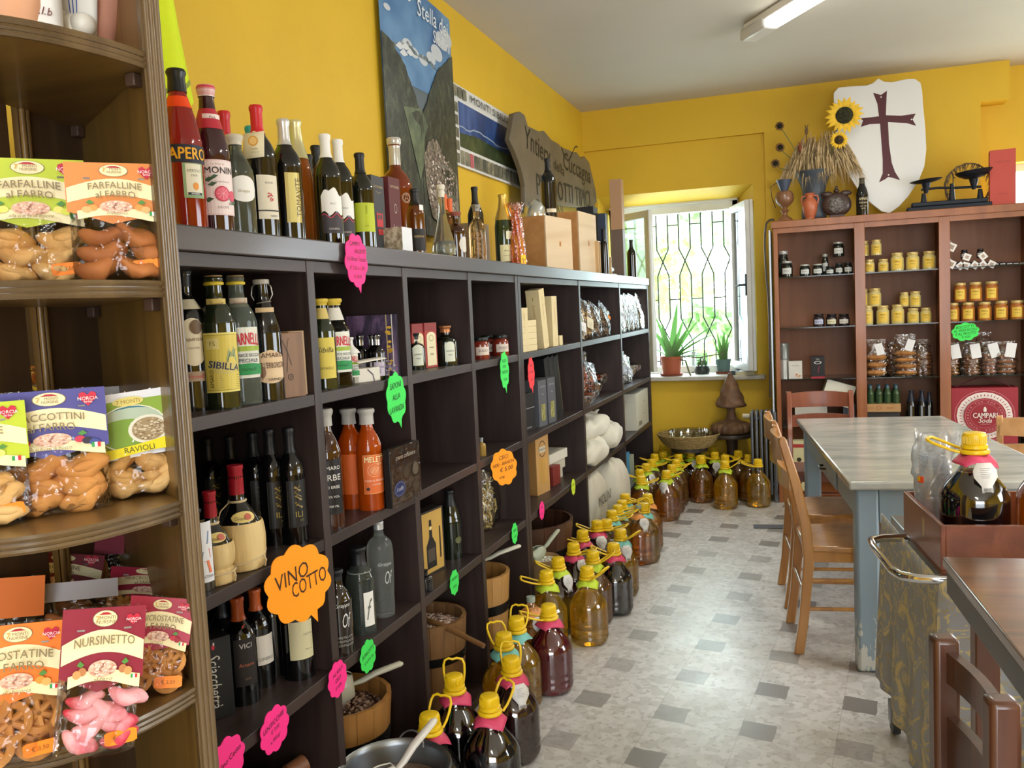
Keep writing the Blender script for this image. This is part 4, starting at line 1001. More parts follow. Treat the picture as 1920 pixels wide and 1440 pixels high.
def open_bottle(px, py, lab, tc):
    c = at_z(px, py, .335); c.z = 0
    t = jug('amber', 0, 0, 0, tc, 30, label=lab, cap=False, c=c, paper=True)
    MB().use(PETC).lathe([(.028, .284), (.020, .30), (.0165, .305), (.0165, .333)], 20, close=False).build('bare_neck', t)
    MB().use(mat('9ba89a', .3)).lathe([(.017, .313), (.0175, .315), (.0175, .334), (0, .335)], 20).build('screw_cap', t)
open_bottle(995, 1118, 'uncapped amber jug with a bare neck and orange card left of the ruby jug', 'orange')
open_bottle(1197, 946, 'uncapped golden jug with a bare neck among the turquoise carded jugs', 'orange')
# the jugs in the tray
tc_ = Vector((ty_.location.x, ty_.location.y, .750)); ca, sa = math.cos(ty_.rotation_euler.z), math.sin(ty_.rotation_euler.z)
def in_tray(x, y): return Vector((tc_.x+ca*x-sa*y, tc_.y+sa*x+ca*y, .7505))
JBK = jug('black', 0, 0, -100, 'pink', 25, label='dark wine jug with pink card and white tag standing in the wooden tray', group='jugs in the tray', c=in_tray(.112, .115), hup=.15)
jug('amber', 0, 0, 60, None, 25, label='clear jug half out of the picture at the right end of the tray', group='jugs in the tray', c=in_tray(.30, .115), paper=False)
# stack of plastic cups in a bag
t = thing('cup_stack', 'stack of clear plastic cups in a crumpled bag, behind the dark tray jug', 'cups', in_tray(.062, .33))
CUP = film('e8eef2', gloss=.30, rough=.15, bump=.2, tint=.95, milky=.35)
for gx in (-.0,):
    m = MB().use(CUP)
    for k in range(14): m.lathe([(.030, .0+.012*k), (.037, .085+.012*k), (.039, .086+.012*k), (.039, .089+.012*k)], 24, close=False)
    m.build('plastic_cups', t)
m = MB().use(film('f2f6fa', gloss=.30, rough=.22, bump=1.0, bscale=18, tint=.97, milky=.22))
def bagf(u, v):
    a = u*6.2832; cr_ = math.sin(a*5+v*9)*.5+math.sin(a*9-v*14)*.5; z = .30*v
    r = .044+.006*cr_*(v)+ (.010*math.sin(a*3+v*7) if v > .6 else 0)+.012*max(0, v-.7)
    return (r*math.cos(a)*1.12+.02*max(0, v-.5), r*math.sin(a), z+(.018*cr_ if v > .95 else 0))
m.grid(bagf, 48, 24); m.build('crumpled_bag', t, fix=False)
A = Art(); A.rect(-.011, -.008, .011, .010, 'f0501e'); A.rect(-.011, -.004, .000, .008, 'f4d020'); A.text('€ 2', -.002, .002, .006, '8a1010'); A.build(t, wrap(.0465, cam_az(.3, 2.7)-R(45), .175), 'sticker', 'sticker_text')
# ================================================================= BUCKETS, BARREL, TUB
STV = wood('a9783e', '8a5c2c', 'z', 5, .45, coat=.15); STD = wood('5a3a28', '432a1d', 'z', 5, .45, coat=.15); HOOP = mat('23211f', .4, metal=.7)
def bucket(label, c, R0, R1, H, wd, hoops, cat='bucket', name='wooden_bucket', content=None, level=.8, seg=18):
    t = thing(name, label, cat, c); b = thing
    m = MB().use(wd, False); n = seg
    for i in range(n):
        a0, a1 = 6.2832*i/n+.004, 6.2832*(i+1)/n-.004
        P = []
        for (ro, z) in ((R0, 0), (R1, H)):
            for r in (ro, ro-.014): P += [(r*math.cos(a0), r*math.sin(a0), z), (r*math.cos(a1), r*math.sin(a1), z)]
        m.add(P, [(0, 1, 5, 4), (2, 6, 7, 3), (4, 5, 7, 6), (0, 2, 3, 1), (0, 4, 6, 2), (1, 3, 7, 5)], False)
    m.lathe([(0, .012), (R0-.012, .012)], n, close=False); m.build('staves', t)
    for z0, z1 in hoops:
        r = lambda z: R0+(R1-R0)*z/H
        m = MB().use(HOOP); m.lathe([(r(z0)+.0006, z0), (r(z0)+.003, z0), (r(z1)+.003, z1), (r(z1)+.0006, z1)], 40, close=False)
        for k in range(10): a = .63*k; q = r((z0+z1)/2)+.003; m.ell((q*math.cos(a), q*math.sin(a), (z0+z1)/2), .004, .004, .004, 6, 4)
        m.build('hoop', t)
    return t
def beans(label, c, r, z, cols, n=700, size=.0085, seed=3, cat='beans', dome=.02):
    rd = random.Random(seed); m = MB()
    ms = [mat(h, .35) for h in cols]
    for i in range(n):
        q = r*math.sqrt(rd.random()); a = rd.uniform(0, 6.283); zz = z+dome*(1-(q/r)**2)+rd.uniform(-.004, .003)
        m.use(rd.choice(ms)); rt = Matrix.Rotation(rd.uniform(0, 6.28), 3, 'Z') @ Matrix.Rotation(rd.uniform(-.7, .7), 3, 'Y')
        m.ell((q*math.cos(a), q*math.sin(a), zz), size, size*.58, size*.5, 6, 4, rt)
    m.use(mat(cols[0], .8)); m.lathe([(0, z+dome-.005), (r*.5, z+dome*.7-.005), (r, z-.004), (r, z-.03), (0, z-.03)], 24)
    o = m.build('loose_beans', loc=c, fix=False); tag(o, label, cat); o['kind'] = 'stuff'; return o
def scoop(label, c, rz, L=.12, r=.045, handle=.13, col='cfcab8', tilt=0, roll=0, name='scoop'):
    t = thing(name, label, 'scoop', c); t.rotation_euler = (roll, tilt, rz)
    pm = mat(col, .35, coat=.2); m = MB().use(pm)
    # open half-cylinder bowl along +x, handle along -x
    def f(u, v): a = R(-160)+R(320)*u+R(90)*0; x = L*v; rr = r*(.55+.45*min(1, v*3))*(1); k = 1 if v < .45 else 1; return (x-.15*L*abs(math.sin(a/2))*0, rr*math.sin(a), -rr*math.cos(a)*(1 if abs(a) < 1.9 or v < .6 else 1-.0))
    m.grid(f, 26, 8); m.add([(0, r*.55*math.sin(a), -r*.55*math.cos(a)) for a in [6.283*i/20 for i in range(20)]], [tuple(range(20))], True)
    m.build('bowl', t, solid=.003)
    h = MB().use(pm); h.tube([(0, 0, 0), (-.03, 0, .005), (-.07, 0, .018), (-handle, 0, .030), (-handle-.008, 0, .028)], [.008, .012, .0135, .0125, .006], 12, flat=.7); h.build('handle', t)
    return t
# cell 2: bucket with borlotti beans
c = stand(712, 1432, 0, 0); 
bkt = Vector((-1.375, 2.235, Z4))
bucket('light wooden bucket of mottled beans under the green card in the second cell', bkt, .135, .165, .30, STV, ((.165, .205), (.02, .04)))
beans('mottled dried beans filling the bucket in the second cell', bkt+Vector((0, 0, 0)), .148, .245, ('5f4436', '8a6a54', 'a98a74', '4a3026'), 800, seed=5)
scoop('cream plastic scoop pushed into the mottled beans, handle to the right', bkt+Vector((.04, .03, .325)), R(180)+R(35), .15, .062, .15, 'b9b5a0', tilt=R(4))
b2 = Vector((-1.345, 2.82, Z4))
bucket('tall wooden bucket of pale beans with a wooden spoon in the third cell', b2, .125, .150, .345, wood('84603a', '6a4a2a', 'z', 5, .45, coat=.15), ((.20, .23), (.02, .04)))
beans('pale pink speckled beans filling the bucket in the third cell', b2, .134, .30, ('c8a898', 'a08474', 'dcc8bc', '7c5a4c'), 900, .0085, 7)
t = thing('wooden_spoon', 'long wooden spoon lying in the pale beans, handle over the aisle', 'spoon', b2+Vector((-.02, -.03, .345)))
t.rotation_euler = (0, R(8), R(-20)); m = MB().use(wood('8a6238', '6e4a28', 'x', 5, .5)); m.ell((-.02, 0, 0), .05, .033, .012, 14, 8); m.tube([(.02, 0, .002), (.12, 0, .012), (.32, 0, .004)], [.010, .011, .009], 10); m.build('spoon_body', t)
b3 = Vector((-1.36, 3.36, Z4))
bucket('wooden bucket with dark iron hoops and a white scoop in the fourth cell', b3, .120, .148, .345, wood('b98a4c', '9a6c36', 'z', 5, .45, coat=.15), ((.185, .225), (.02, .045)))
beans('dark lentils deep inside the hooped bucket in the fourth cell', b3, .130, .24, ('4a3a2a', '3a2c20', '5c4a36'), 400, .007, 9)
scoop('cream scoop lying across the rim of the iron-hooped bucket', b3+Vector((.02, .06, .375)), R(180)+R(30), .14, .060, .16, 'cdc9b6', tilt=R(6))
b4 = Vector((-1.42, 4.22, Z4))
bucket('large dark wooden barrel with a black hoop in the fifth cell', b4, .22, .255, .36, STD, ((.19, .23), (.04, .07)), cat='barrel', name='wooden_barrel', seg=22)
b5 = Vector((-1.22, 3.86, 0.0))
t = thing('cloth_sack', 'small beige sack of white beans beside the dark barrel', 'sack', b5); m = MB().use(mat('a98a62', .8, bump=.4, bscale=40))
m.lathe(smooth_prof([(0, .0), (.07, 0), (.085, .04), (.088, .16), (.080, .27), (.086, .30), (.084, .305), (.074, .29), (.0, .27)], 3), 26); m.build('sack_body', t)
beans('white beans heaped in the small sack', b5, .074, .285, ('d8d4c4', 'c8c2b0'), 220, .009, 11, dome=.012)
scoop('pale green scoop standing in the white beans', b5+Vector((0, .03, .335)), R(180)+R(60), .09, .035, .12, 'aab09a', tilt=R(20))
# galvanised tub with scoop at the bottom edge
tc0 = at_z(740, 1436, .285); TUB = Vector((tc0.x, tc0.y, 0))
t = thing('metal_tub', 'round galvanised metal tub at the bottom edge, in front of the first shelves', 'tub', TUB)
GAL = mat('8f9396', .32, metal=.9, noise=.15, nscale=12)
m = MB().use(GAL); m.lathe([(0, .01), (.12, .0), (.145, .27), (.150, .275), (.152, .282), (.148, .288), (.143, .284), (.138, .27), (.105, .012), (0, .014)], 48); m.build('tub_body', t)
m = MB().use(GAL); m.tube([(.0+.13*math.cos(a)*.3-.02, .135+.02*math.sin(a), .27+.035*math.sin(a)) for a in [math.pi*i/10 for i in range(11)]], .003, 8); m.build('tub_handle', t)
o = MB().use(mat('8a7462', .5, h2='6a5444', nscale=12, coat=.3)).lathe([(0, .245), (.08, .240), (.129, .225), (.129, .20), (0, .18)], 30).build('dried_goods_bag', loc=TUB); tag(o, 'brown goods in clear plastic filling the metal tub', 'goods'); o['kind'] = 'stuff'
scoop('white plastic scoop leaning in the metal tub, handle pointing up', TUB+Vector((.015, -.02, .285)), R(180)+R(50), .10, .045, .15, 'dcd8cf', tilt=R(30))
# rolling pins in the first bottom cell
t = thing('rolling_pin', 'short turned wooden rolling pin lying in the bottom cell at the far left', 'rolling pin', (-1.31, 1.82, .300)); t.rotation_euler = (0, R(-4), R(70))
MB().use(wood('8a5a3c', '6d4329', 'x', 5, .45)).tube([(-.20, 0, 0), (-.04, 0, 0), (-.038, 0, 0), (.03, 0, 0), (.032, 0, 0), (.085, 0, 0)], [.012, .014, .019, .021, .024, .026], 16).build('pin_body', t)
bk0 = bucket('dark shallow wooden basin holding the rolling pin', Vector((-1.42, 1.72, Z4)), .15, .185, .235, STD, ((.10, .13),), cat='basin', name='wooden_basin')

# dark flat strip on the floor
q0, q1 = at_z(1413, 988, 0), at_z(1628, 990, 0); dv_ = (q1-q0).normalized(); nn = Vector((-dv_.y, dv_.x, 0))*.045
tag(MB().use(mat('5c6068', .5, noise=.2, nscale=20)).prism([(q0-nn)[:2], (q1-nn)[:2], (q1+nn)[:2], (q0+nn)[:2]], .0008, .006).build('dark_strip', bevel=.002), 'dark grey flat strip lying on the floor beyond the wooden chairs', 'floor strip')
# ================================================================= BOTTLES AND BOXES ON TOP OF THE SHELF UNITS
RED = mat('c8202c', .35); SIL = mat('cfd0ce', .3, metal=.5); GOLD = mat('c9a94e', .3, metal=.7); BLKC = mat('17171a', .45); WHC = mat('e6e4de', .4); TEAL = mat('2f9ea0', .4); CORK = mat('b28a58', .8)
CREAM = 'e9e2cf'
def tb_(name, label, px, py, x, r, shape, **k):
    c, H = ontop(px, py, x); return bottle(name, label, 'bottle', c, H, r, shape, **k)
G_TOP = 'bottles on the long shelf top'
tb_('wine_bottle', 'dark wine bottle half hidden behind the fluted bookcase post', 303, 190, -1.34, .037, 'wine', group=G_TOP,
    art=lambda t, rf, r, H: label_patch(t, rf, fa(t.location, 10), .06, .19, .07, CREAM))
def a_aperol(t, rf, r, H):
    az = fa(t.location, 28); L = label_patch(t, rf, az, .135, .172, .105, '1c2438', [('APEROL', 0, .024, 'f0b020', {'bold': .05})], 'brand_label')
    A = Art(); A.strip(lambda u: -.036+.012*abs(2*u-1)*0, lambda u: .036, -.022, .022, '8fae84'); A.rect(-.017, -.030, .017, .034, 'e6e2cc'); A.text('APERITIVO', 0, .020, .006, '5a6a4a', maxw=.03); A.text('1919', 0, .010, .005, '5a6a4a')
    A.ell(.002, -.012, .006, .008, 'e8962a'); A.rect(-.015, -.030, .015, -.025, '1c2438'); A.text('BARBIERI', 0, -.0275, .003, 'ffffff')
    label_patch(t, rf, az, .062, .134, .046, 'c9cfb4', name='shield_label', art=A)
tb_('aperitif_bottle', 'tall bright orange-red aperitif bottle with a navy label and black cap', 329, 132, -1.252, .043, 'slope', glass=mat('a81a12', .05, trans=.45, ior=1.35, coat=.6), cap=mat('141a20', .35), caph=.14, art=a_aperol, collar=(.76, .83, mat('ef4a12', .25)), group=G_TOP)
def a_monin(t, rf, r, H):
    az = fa(t.location, 24); A = Art(); A.rect(-.040, -.060, .040, .060, 'e4c9c8'); A.rect(-.037, -.057, .037, .057, 'eadad6')
    A.text('Le Sirop de', -.004, .050, .006, 'b08a8a', shear=.3); A.text('MONIN', 0, .037, .014, '2b2226', bold=.03, maxw=.066); A.text('Pamplemousse', .004, .012, .005, '8a7a7a')
    A.ell(.002, -.014, .017, .017, 'c23a52'); A.ell(.002, -.014, .014, .014, 'e0647a'); A.ell(.026, -.018, .010, .012, 'd65068')
    for a in range(8): A.line([(.002, -.014), (.002+.013*math.cos(a*.785), -.014+.013*math.sin(a*.785))], .0008, 'f2b0b8')
    for (x, y, q) in ((-.024, .016, .010), (-.018, .006, .009), (-.026, -.028, .010), (-.014, .022, .008), (.024, -.034, .008)): A.poly([(x-q, y-.002), (x, y+q*.6), (x+q, y+.003), (x, y-q*.5)], '3a5a3c')
    A.text('SIROPE', 0, -.044, .005, '8a6a6a')
    label_patch(t, rf, az, .035, .155, .082, 'd9bcbc', art=A); label_patch(t, rf, az, H*.73, H*.80, .045, 'ecdcd8', [('Pink', .35, .006, '7a5a5a'), ('Grapefruit', -.35, .005, '7a5a5a')], 'neck_label')
tb_('syrup_bottle', 'maroon syrup bottle with a pink grapefruit label and red and white cap', 385, 162, -1.252, .041, 'slope', glass=mat('35101a', .05, coat=.6), cap=mat('e7e2e0', .35, h2='cc3a4a', nscale=30, stretch=(.01, .01, 3)), caph=.075, capr=1.12, collar=(.70, .84, mat('b83040', .3)), art=a_monin, group=G_TOP)
tb_('wine_bottle', 'bottle with a bright red capsule standing behind the syrup bottle', 419, 210, -1.39, .037, 'wine', glass=glassc('a9b0a8'), cap=RED, caph=.24, group=G_TOP)
def lab_oval(col, w, z0, z1, off=20, lines=(), **k):
    zm = (z0+z1)/2; hh = (z1-z0)/2
    return lambda t, rf, r, H: label_patch(t, rf, fa(t.location, off), z0, z1, w, col, lines, top=lambda s: zm+hh*math.sqrt(max(0, 1-s*s)), bot=lambda s: zm-hh*math.sqrt(max(0, 1-s*s)), **k)
def lab_rect(col, w, z0, z1, off=20, lines=(), **k): return lambda t, rf, r, H: label_patch(t, rf, fa(t.location, off), z0, z1, w, col, lines, **k)
tb_('spirit_bottle', 'clear grappa bottle with a white oval label and pale cork top', 438, 254, -1.26, .039, 'spirit', glass=mat('8f9a92', .04, trans=.85, ior=1.3), cap=mat('c9c2b0', .5), caph=.10, art=lab_oval('e8e6de', .075, .075, .135, 22, [('Grappa', -.2, .009, '9a8a5a', {'shear': .3})]), group=G_TOP)
tb_('wine_bottle', 'bottle with a teal capsule almost hidden behind the red-capped bottle', 469, 238, -1.42, .035, 'wine', cap=TEAL, caph=.26, group=G_TOP)
def a_tag(t, rf, r, H):
    az = fa(t.location, 30); A = Art(); A.text('BUCCIA', 0, .034, .004, '555555'); A.dots(0, .0, .008, .012, 20, .0025, ('c0303a',), 4); A.rect(-.03, -.034, .03, -.031, '222222'); A.text('NERO', .008, -.045, .005, '555555')
    label_patch(t, rf, az, .045, .150, .060, 'dcd3bd', art=A)
    q = Vector((math.cos(fa(t.location, -15)), math.sin(fa(t.location, -15)), 0)); p = q*.043+Vector((0, 0, H*.69)); s = Vector((-q.y, q.x, 0))
    m = MB().use(mat('e9dfba', .6)); hh = .030; m.add([p+s*a-q*.0*b+Vector((0, 0, b)) for a, b in ((-.027, -hh-.004), (.024, -hh), (.028, hh), (-.022, hh-.004))], [(0, 1, 2, 3)], False); o = m.build('hang_tag', t, solid=.0008)
    B = Art(); B.ell(0, .008, .012, .012, 'd59a3a'); B.ell(0, .008, .009, .009, 'ecc67a'); B.text('Tenuta', 0, -.010, .005, '8a7a4a'); B.rect(-.015, -.019, .015, -.018, 'b5a878', 1); B.build(o, flat(p+q*.0006, s, (0, 0, 1)))
    MB().use(mat('d9d0b0', .7)).tube([p+Vector((0, 0, hh)), q*(rf(H*.80)+.001)+Vector((0, 0, H*.80))], .0008, 5).build('string', t)
tb_('wine_bottle', 'black wine bottle with bright red capsule, cream hang tag and cream label', 479, 199, -1.265, .038, 'wine', glass=GL_BLK, cap=RED, caph=.25, art=a_tag, group=G_TOP)
def a_toma(t, rf, r, H):
    A = Art(rough=.35); A.rect(-.019, -.062, .019, .062, 'c2ab52'); A.rect(-.012, -.062, .012, .062, 'd8c87a'); A.text('TOMAVITE', .012, 0, .014, '6a5a20', rot=R(90), bold=.02, maxw=.11); label_patch(t, rf, fa(t.location, 22), .045, .170, .040, mat('bfa548', .3, metal=.6), art=A, name='gold_label')
tb_('wine_bottle', 'black wine bottle with silver capsule and tall gold label lettered sideways', 530, 225, -1.262, .039, 'wine', glass=GL_BLK, cap=SIL, caph=.23, art=a_toma, group=G_TOP)
tb_('sparkling_bottle', 'peach-coloured sparkling bottle with a pale gold foil top', 552, 227, -1.36, .040, 'slope', glass=mat('b0682a', .05, trans=.6, ior=1.33), cap=mat('d9d3a0', .3, metal=.5), caph=.30, capname='foil', group=G_TOP)
tb_('wine_bottle', 'dark bottle with black capsule behind the gold-foiled sparkling bottle', 576, 291, -1.43, .036, 'wine', cap=BLKC, caph=.24, group=G_TOP)
tb_('wine_bottle', 'dark bottle with black capsule showing left of the white-capped pair', 591, 274, -1.43, .036, 'wine', cap=BLKC, caph=.24, group=G_TOP)
def a_mount(t, rf, r, H):
    az = fa(t.location, 18); z0 = .035
    tp = lambda s: .135+.022*(1-abs(s+.1))+.006*math.sin(s*7); A = Art()
    label_patch(t, rf, az, .085, .135, .066, 'ece9e2', top=tp, bot=lambda s: .087+.006*math.sin(s*6), lines=[('BISCI', .1, .005, '777777')], name='mountain_label')
    label_patch(t, rf, az, .032, .080, .066, '3a3438', top=lambda s: .083+.006*math.sin(s*6), lines=[('CONERO', -.5, .005, 'c8c0b8')], name='lower_label')
    B = Art(); B.line([(-.033+.066*i/16, .006*math.sin((2*i/16-1)*6)) for i in range(17)], .002, 'd23a50'); B.build(t, wrap(rf(.08)+.0005, az, .0795), 'red_line')
tb_('wine_bottle', 'wine bottle with white capsule and white-over-black mountain label, left of the pair', 608, 253, -1.262, .0375, 'wine', cap=WHC, caph=.24, art=a_mount, group=G_TOP)
tb_('wine_bottle', 'wine bottle with white capsule and mountain label, right of the pair', 632, 263, -1.285, .0375, 'wine', cap=WHC, caph=.24, art=a_mount, group=G_TOP)
tb_('wine_bottle', 'black-capped wine bottle with a plain yellow-green label', 673, 288, -1.262, .036, 'wine', glass=GL_DARK, cap=BLKC, caph=.26, art=lab_rect('b9c42a', .068, .050, .135, 18, [('VIGNE', .5, .006, '5a6a10', {'rot': 1.57}), ('2022', -.6, .004, '5a6a10')]), group=G_TOP)
# gift boxes
def topbox(label, px, py, x, w, d, col, name='gift_box', rz=90, h=None, **k):
    c, H = ontop(px, py, x); return box_thing(name, label, 'box', c, w, d, h or H, R(rz), col, **k)
def art_castg(A, w, h):
    A.text('CASTAGNER', 0+w/2, h*.86, .008, 'b9a06a', maxw=w*.8); A.line([(w*.3, h*.80), (w*.5, h*.775), (w*.7, h*.80)], .0012, 'b9a06a')
topbox('dark grey bottle box with a red stamp, right of the yellow-green labelled bottle', 707, 330, -1.30, .085, .085, '3f4044',
    art=lambda A, w, h: (art_castg(A, w, h), A.rect(w*.25, h*.34, w*.75, h*.52, 'c23038'), A.rect(w*.32, h*.44, w*.47, h*.50, '3f4044'), A.rect(w*.53, h*.44, w*.68, h*.50, '3f4044'), A.rect(w*.3, h*.24, w*.7, h*.31, 'c23038'), A.text('ITALIA', w*.5, h*.275, .005, '3f4044')))
topbox('maroon bottle box with silver lettering, in front of the amber decanter', 738, 333, -1.30, .085, .085, '5c2226',
    art=lambda A, w, h: (A.text('CASTAGNER', w*.5, h*.88, .008, 'c9b48a', maxw=w*.8), A.ell(w*.5, h*.60, .010, .016, 'b8aaa0', ring=.2), A.text('Leon', w*.5, h*.36, .016, 'd8d0c8', shear=.3)))
def a_dec(t, rf, r, H):
    A = Art(); A.ell(0, 0, .018, .018, 'c9b8a0', ring=.08); A.ell(0, 0, .014, .014, 'c9b8a0', ring=.08); A.line([(-.008, -.01), (0, .011), (.008, -.01)], .0015, 'c9b8a0'); A.line([(-.006, -.003), (.006, -.003)], .0015, 'c9b8a0'); A.build(t, wrap(rf(H*.55)+.0006, fa(t.location, 35), H*.50), 'embossed_seal')
tb_('decanter', 'amber brandy decanter with a faceted glass stopper', 738, 260, -1.42, .058, 'flask', glass=mat('8a3c1a', .05, trans=.5, ior=1.33, coat=.5), cap=mat('c9c8c0', .1, metal=.3), caph=.22, capname='glass_stopper', art=a_dec, group=G_TOP)
c, H = ontop(762, 424, -1.235)
t = box_thing('grain_block', 'vacuum-packed block of pale grain with a white label face', 'grain', c, .075, .075, .082, R(90), mat('cdbfa4', .6, h2='8f7c62', nscale=60, bump=.5, bscale=90), arts={'front': lambda A, w, h: A.rect(0, 0, w, h, 'e4e6ea')})
t = tb_('spirit_bottle', 'small amber bottle with a black cap and a white hang tag', 776, 355, -1.30, .032, 'spirit', glass=mat('7a3f14', .05, trans=.5, coat=.5), cap=BLKC, caph=.24, art=lambda t, rf, r, H: (label_patch(t, rf, fa(t.location, 20), .02, .095, .05, '1d1a18', [('RISERVA', .3, .007, 'c9a86a')]), label_patch(t, rf, fa(t.location, 60), H*.62, H*.76, .028, 'f0ede4', name='hang_tag')), group=G_TOP)
tb_('grappa_bottle', 'clear long-necked pear-shaped bottle with a swirled glass base', 826, 347, -1.262, .040, 'pear', glass=mat('cfd2c2', .03, trans=.92, ior=1.3), cap=mat('ded8c6', .5), caph=.17, art=lambda t, rf, r, H: MB().use(mat('cdd4d0', .05, trans=.9, ior=1.3)).lathe([(rf(.03)+.004, .01), (rf(.03)+.008, .03), (rf(.06)+.002, .06)], 10, close=False).build('swirled_base', t), group=G_TOP)
tb_('wine_bottle', 'bottle with an orange capsule behind the clear pear-shaped bottle, left one', 832, 366, -1.46, .032, 'wine', glass=glassc('c9a060'), cap=mat('e0642c', .35), caph=.26, group=G_TOP)
tb_('wine_bottle', 'bottle with an orange capsule behind the clear pear-shaped bottle, right one', 842, 373, -1.46, .032, 'wine', glass=glassc('c9a060'), cap=mat('e0642c', .35), caph=.26, group=G_TOP)
tb_('liqueur_bottle', 'small dark round-shouldered bottle with a reddish cork stopper', 853, 398, -1.29, .036, 'flask', glass=GL_BRN, cap=mat('8a4a3a', .6), caph=.09, capr=1.5, art=lab_oval('d9d4c8', .05, .03, .09, 55), group=G_TOP)
tb_('wine_bottle', 'dark bottle with black capsule behind the flask of golden spirit', 889, 351, -1.41, .036, 'wine', cap=BLKC, caph=.28, group=G_TOP)
def a_fig(t, rf, r, H):
    m = MB().use(mat('b79a8a', .5)); 
    for k in range(5): m.ell((0, 0, .03+.02*k), .012-.0012*k, .012, .012, 8, 6)
    for s in (-1, 1): m.tube([(0, 0, .08), (s*.018, .0, .10), (s*.010, 0, .125)], .003, 6); m.tube([(0, 0, .04), (s*.016, 0, .02), (s*.02, 0, .01)], .003, 6)
    m.build('root_figure', t)
tb_('spirit_bottle', 'flask of golden spirit with a gnarled root figure inside', 892, 384, -1.262, .034, 'flask', glass=mat('e8cf9a', .03, trans=.95, ior=1.25), cap=mat('8a8478', .4, metal=.4), caph=.12, capr=1.25, art=a_fig, group=G_TOP)
topbox('plain taupe cardboard box behind the golden spirit flask', 905, 419, -1.40, .16, .12, '9b8b74', name='cardboard_box')
tb_('champagne_bottle', 'green champagne bottle with gold foil neck and cream label', 941, 365, -1.31, .041, 'slope', glass=mat('24381a', .06, coat=.6), cap=mat('d3b45c', .3, metal=.6), caph=.36, capname='gold_foil', art=lambda t, rf, r, H: (label_patch(t, rf, fa(t.location, 15), .02, .095, .062, 'e6dfae', [('Brut', .3, .009, '7a6a3a', {'shear': .3}), ('MILLESIMATO', -.3, .004, '7a6a3a')]), label_patch(t, rf, fa(t.location, 40), .12, .155, .036, 'ece7c4', name='tilted_tag')), group=G_TOP)
tb_('spirit_bottle', 'small clear bottle with white cap behind the champagne bottle', 953, 391, -1.42, .030, 'spirit', glass=GL_CLR, cap=WHC, caph=.12, group=G_TOP)
c, H = ontop(966, 381, -1.25)
t = thing('cellophane_bottle', 'amber bottle wrapped in crinkled orange cellophane with a yellow label', 'bottle', c, 0, G_TOP)
MB().use(mat('d88a20', .10, trans=.3, coat=.5)).lathe([(0, 0), (.034, 0), (.036, .02), (.033, .12), (.014, .19), (.013, H*.85), (0, H*.86)], 24).build('glass_body', t)
m = MB().use(film('ffb348', gloss=.18, rough=.12, bump=1.0, bscale=50, tint=1.0)); m.grid(lambda u, v: (lambda a, r: (r*math.cos(a), r*math.sin(a), H*v))(u*6.283, (.040-.018*v if v < .78 else .016+.05*(v-.78)*2)*(1+.10*math.sin(u*6.283*9+v*11))), 54, 20); m.build('cellophane', t)
label_patch(t, lambda z: .041, fa(c, 40), .005, .045, .03, 'f2c81e', [('Gra', 0, .010, '6a4a10')])
# wooden crates
CRW = wood('c8935c', 'b37e48', 'y', 4, .55); CRP = wood('d8c3a4', 'c6ae8c', 'y', 3, .6)
def crate(label, px, py, x, rz, w, d, h, name='wooden_crate'):
    c, H = ontop(px, py, x); t = thing(name, label, 'crate', c, rz); h = h or H
    MB().use(CRW).box(-d, 0, 0, -.008, w, h).build('box_body', t, bevel=.002); MB().use(CRP).box(-.008, 0, 0, 0, w, h).build('sliding_front', t, bevel=.001)
    A = Art(); A.rect(-.012, h*.45, .012, h*.55, 'c08a50'); A.rect(-.006, h*.47, .004, h*.52, '8a5a30'); A.build(t, flat((.0004, w*.52, 0), (0, 1, 0), (0, 0, 1)), 'paper_seal')
    return t, c, h
k1, kc1, kh1 = crate('pale wooden wine crate with a latch, nearer of the two', 1022, 403, -1.262, R(-8), .34, .13, None)
k2, kc2, kh2 = crate('pale wooden wine crate with a paper seal, farther and taller of the two', 1084, 395, -1.262, R(-4), .34, .15, None)
p = kc1+Vector((-.05, .26, kh1+.001)); Hb = height_at(p, 1040, 297)
bottle('wine_bottle', 'black wine bottle standing up on the nearer wooden crate', 'bottle', p, Hb, .041, 'wine', glass=GL_BLK, cap=BLKC, caph=.26, art=lab_rect('d8ccb0', .06, .035, .055, 20, name='foot_label'))
t = thing('glass_bowl', 'small silvery faceted glass bowl turned over on the nearer crate', 'bowl', kc1+Vector((-.075, .07, kh1)))
MB().use(mat('c9ccc4', .12, metal=.7)).lathe([(0.058, 0), (.060, .01), (.055, .045), (.040, .07), (.018, .082), (.012, .09), (0, .092)], 12, smooth=False).build('bowl_body', t)
topbox('tall black bottle box right of the far crate', 1116, 388, -1.30, .12, .11, '1b1d22')
t = topbox('slim dark box with a blue-grey front leaning beside the tall black box', 1136, 400, -1.25, .05, .05, '2f3a4c', name='slim_box')
c, _ = ontop(1122, 420, -1.22)
t = thing('wooden_frame_box', 'narrow open wooden presentation frame beside the far crate', 'box', c, R(90)); H = .20
fm = wood('c8a878', 'b59262', 'z', 3, .5)
for a in ((-.03, -.024), (.024, .03)): MB().use(fm).box(a[0], 0, 0, a[1], .03, H).build('frame_side', t)
MB().use(fm).box(-.024, 0, H-.006, .024, .03, H).build('frame_top', t); MB().use(fm).box(-.024, .026, 0, .024, .03, H-.006).build('frame_back', t)
tb_('spirit_bottle', 'slim dark bottle between the frame box and the small tilted box', 1131, 430, -1.25, .026, 'slim', glass=GL_BLK, cap=BLKC, group=G_TOP)
c, _ = ontop(1150, 470, -1.23)
t = thing('presentation_box', 'small tilted pale wooden box holding a grey glass bottle on its side', 'box', c, R(90))
MB().use(fm).box(-.08, .0, 0, .08, .07, .012).build('base', t); MB().use(fm).box(-.08, .06, .012, .08, .07, .14).build('back_board', t); MB().use(fm).box(-.08, 0, .012, -.07, .06, .12).build('side_board', t)
